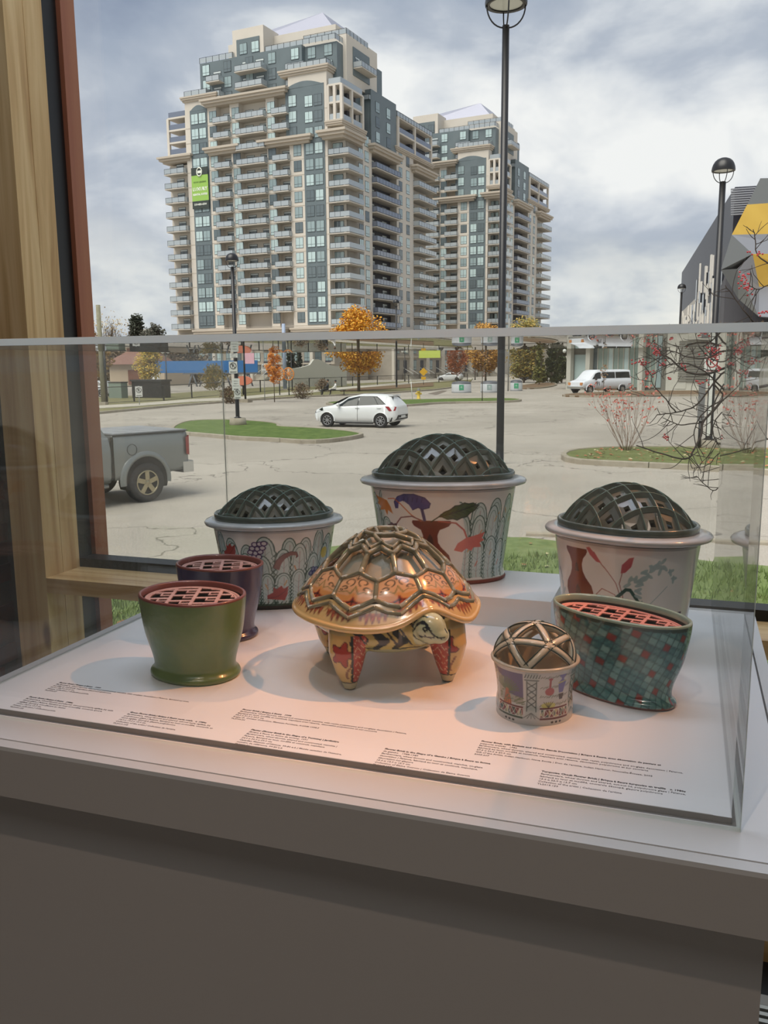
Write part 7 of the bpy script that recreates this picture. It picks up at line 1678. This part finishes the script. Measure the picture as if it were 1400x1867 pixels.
# ================================================================ two people sitting on the low wall by the footpath
def person(q, h, ang, top, legs_c, label, hair, name='person'):
    t = empty(name, tuple(q), ang, label, 'person')
    s = h/1.75; me = bpy.data.meshes.new('sk'); 
    J = [(0, 0, .50), (0, .02, .72), (0, .05, .98), (0, .04, 1.12), (.18, .04, .93), (.24, -.12, .72), (.14, -.32, .66), (-.18, .04, .93), (-.24, -.12, .72), (-.14, -.32, .66), (.11, -.02, .48), (.13, -.42, .50), (.13, -.46, .08), (.13, -.60, .04), (-.11, -.02, .48), (-.13, -.42, .50), (-.13, -.46, .08), (-.13, -.60, .04)]
    E = [(0, 1), (1, 2), (2, 3), (2, 4), (4, 5), (5, 6), (2, 7), (7, 8), (8, 9), (0, 10), (10, 11), (11, 12), (12, 13), (0, 14), (14, 15), (15, 16), (16, 17)]
    R_s = [.15, .14, .15, .06, .08, .055, .035, .08, .055, .035, .10, .075, .05, .04, .10, .075, .05, .04]
    me.from_pydata([tuple(c*s for c in j) for j in J], E, []); o = bpy.data.objects.new('sk', me); COL.objects.link(o)
    md = o.modifiers.new('s', 'SKIN'); 
    for i, r_ in enumerate(R_s): me.skin_vertices[0].data[i].radius = (r_*s, r_*s)
    me.skin_vertices[0].data[0].use_root = True; sb = o.modifiers.new('b', 'SUBSURF'); sb.levels = 1; sb.render_levels = 1
    m2 = bpy.data.meshes.new_from_object(o.evaluated_get(bpy.context.evaluated_depsgraph_get())); bpy.data.objects.remove(o, do_unlink=True); m2.materials.clear(); m2.materials.append(top); m2.materials.append(legs_c)
    for p in m2.polygons: p.material_index = 1 if (p.center.z < .6*s and p.center.y < .1) and p.center.z < .56*s else 0; p.use_smooth = True
    m2.name = 'body'; link('body', m2, t)
    MB().lathe([(0, -.13*s), (.07*s, -.09*s), (.095*s, 0), (.085*s, .07*s), (.04*s, .12*s), (0, .13*s)], 14, c=(0, .03*s, 1.26*s)).build('head', mat('skin', (196, 150, 124), .6), t)
    MB().lathe([(.10*s, -.03*s), (.108*s, .05*s), (.08*s, .12*s), (0, .15*s)], 14, c=(0, .045*s, 1.27*s)).build('hair', hair, t)
qa = dep(597, 712, 78); qa.z = GZ+.1; qb = dep(611, 712, 78); qb.z = GZ+.1; ab = math.radians(-62)
person(qa, 1.75, ab, m_pole, m_pole, 'person in dark clothes seated on the bench with arms forward', m_pole); person(qb, 1.65, ab, mat('white_jacket', (230, 228, 224), .8), m_pole, 'person in a white jacket seated on the bench beside the dark figure', m_pole)
qc = dep(604, 713, 78.2); t = empty('bench', (qc.x, qc.y, GZ+.1), math.atan2(RT.y, RT.x), 'simple dark bench under the two seated people', 'bench'); MB().box((-1.1, -.05, .38), (1.3, .38, .44)).build('seat', m_trim, t)
for x in (-.95, 1.1): MB().box((x, 0, 0), (x+.06, .34, .38)).build('leg', m_trim, t)

# ================================================================ printed captions on the board
m_ink = mat('caption_ink', (60, 56, 54), .7); m_ink2 = mat('caption_ink_bold', (38, 36, 36), .7)
ls = tag(MB().box((-1.0255, 1.0113, DZ+.0085), (.053, 1.135, DZ+.0091)).build('caption_sheet', m_lam), 'thin white printed caption strip along the front of the board', 'caption strip')
caps = [((107, 1245), 'Flower Brick | Brique \u00e0 fleurs   1999', ['Earthenware, wheel thrown, altered and constructed, maiolica with on-glaze decoration | Fa\u00efence, fabriqu\u00e9 au tour,', 'modifi\u00e9 et construit, majolique, gla\u00e7ure polychrome', '20.0 x 28.7 x 21.2 cm', 'Private collection | Collection priv\u00e9e', 'TL2000.27']),
        ((52, 1271), 'Flower Brick | Brique \u00e0 fleurs   1980s', ['Earthenware, wheel thrown and altered, cut-out and terra sigillata lid, satin', 'Glossy glaze | Fa\u00efence, fabriqu\u00e9 au tour et modifi\u00e9, couvercle ajour\u00e9,', 'sigillata d\u00e9coup\u00e9, avec gla\u00e7ure au dessus', '13.8 x 18.5 x 13.7 cm', 'Private collection | Collection priv\u00e9e', 'TL2000.152']),
        ((236, 1299), 'Green Flower Brick | Brique \u00e0 fleurs verte ovale   c. 1980s', ['Earthenware, wheel thrown and altered, cut-out terra sigillata lid,', 'polychrome glaze | Fa\u00efence, fabriqu\u00e9 au tour et modifi\u00e9, couvercle en', 'terre sigill\u00e9e d\u00e9coup\u00e9, gla\u00e7ure polychrome', '14.0 x 19.5 x 15.0 cm', 'Collection of the artist | Collection de l\u2019artiste', 'TL2019.158']),
        ((441, 1294), 'Flower Brick | Brique \u00e0 fleurs   1998', ['Earthenware, wheel thrown, altered and constructed, maiolica with resist, polychrome and on-glaze decoration | Fa\u00efence,', 'fabriqu\u00e9 au tour, modifi\u00e9 et construit, majolique avec r\u00e9serve, d\u00e9coration polychrome et sur couverte', '28.5 x 31.0 x 20.5 cm', 'Roger D. Corsaw Collection, Museum Purchase, ACAM 1998.5', 'TL2000.26']),
        ((457, 1331), 'Planter (Flower Brick in the Shape of a Tortoise) | Jardini\u00e8re', ['(Brique \u00e0 fleurs en forme de tortue), 1991', 'Earthenware, wheel thrown, altered and constructed, maiolica |', 'Fa\u00efence, fabriqu\u00e9 au tour, modifi\u00e9 et construit, majolique', '24.0 x 36.0 x 29.0 cm', 'Canadian Museum of History, 99-80 a-b | Mus\u00e9e canadien de l\u2019histoire,', 'num\u00e9ro de r\u00e9f\u00e9rence, 99-80 a-b', 'TL2000.51']),
        ((701, 1366), 'Flower Brick in the Shape of a Gazebo | Brique \u00e0 fleurs en forme', ['de gazebo   1988-1989', 'Earthenware, wheel thrown and constructed, maiolica, on-glaze', 'decoration | Fa\u00efence, fabriqu\u00e9 au tour et construit, majolique,', 'd\u00e9coration sur gla\u00e7ure', '15.0 x 13.0 x 12.0 cm', 'Collection of Elaine Ostrom | Collection de Elaine Ostrom', 'TL2019.157']),
        ((877, 1352), 'Flower Brick, with Baskets and Woven Stands Decoration | Brique \u00e0 fleurs, avec d\u00e9coration de paniers et', ['supports tress\u00e9s   1986', 'Earthenware, wheel thrown, altered and constructed, maiolica with resist, polychrome and on-glaze decoration | Fa\u00efence,', 'fabriqu\u00e9 au tour, modifi\u00e9 et construit, majolique avec r\u00e9serve, d\u00e9coration polychrome et sur couverte', '27.5 x 30.0 x 20.0 cm', 'Gift of the Artist, Indian Harbour, Nova Scotia | Don de l\u2019artiste, Indian Harbour, Nouvelle-\u00c9cosse, 2005', '2005.607']),
        ((987, 1407), 'Turquoise Check Flower Brick | Brique \u00e0 fleurs turquoise en treillis   c. 1980s', ['Earthenware, wheel thrown and altered, cut-out lid, polychrome glaze | Fa\u00efence,', 'fabriqu\u00e9 au tour et modifi\u00e9, couvercle d\u00e9coup\u00e9, gla\u00e7ure polychrome', '15.0 x 22.0 x 13.7 cm', 'Collection of the artist | Collection de l\u2019artiste', 'TL2019.159'])]
for i, ((u, v), head, lines) in enumerate(caps):
    zc_ = DZ+.0092; p = onz(u, v, zc_); sz = .0056
    t = empty('caption', (p.x, p.y, zc_), 0, ('caption text for the largest jar', '')[0], 'caption')
    t['label'] = ['first printed caption from the left, upper row', 'printed caption nearest the left front corner', 'printed caption in front of the green pot, starting Green Flower Brick', 'long printed caption left of centre, upper row, below the tortoise shadow', 'printed caption starting Planter, below the tortoise', 'printed caption for the gazebo vase, front centre', 'long printed caption in front of the gazebo vase', 'printed caption at the right front corner, starting Turquoise'][i]
    text_obj(head, sz, m_ink2, t, (0, 0, 0), (0, 0, 0), .0001, .00022, align='LEFT', name='heading')
    text_obj('\n'.join(lines), sz*.97, m_ink, t, (0, -sz*1.3, 0), (0, 0, 0), .0001, .00006, align='LEFT', spacing=1.3, name='caption_text')
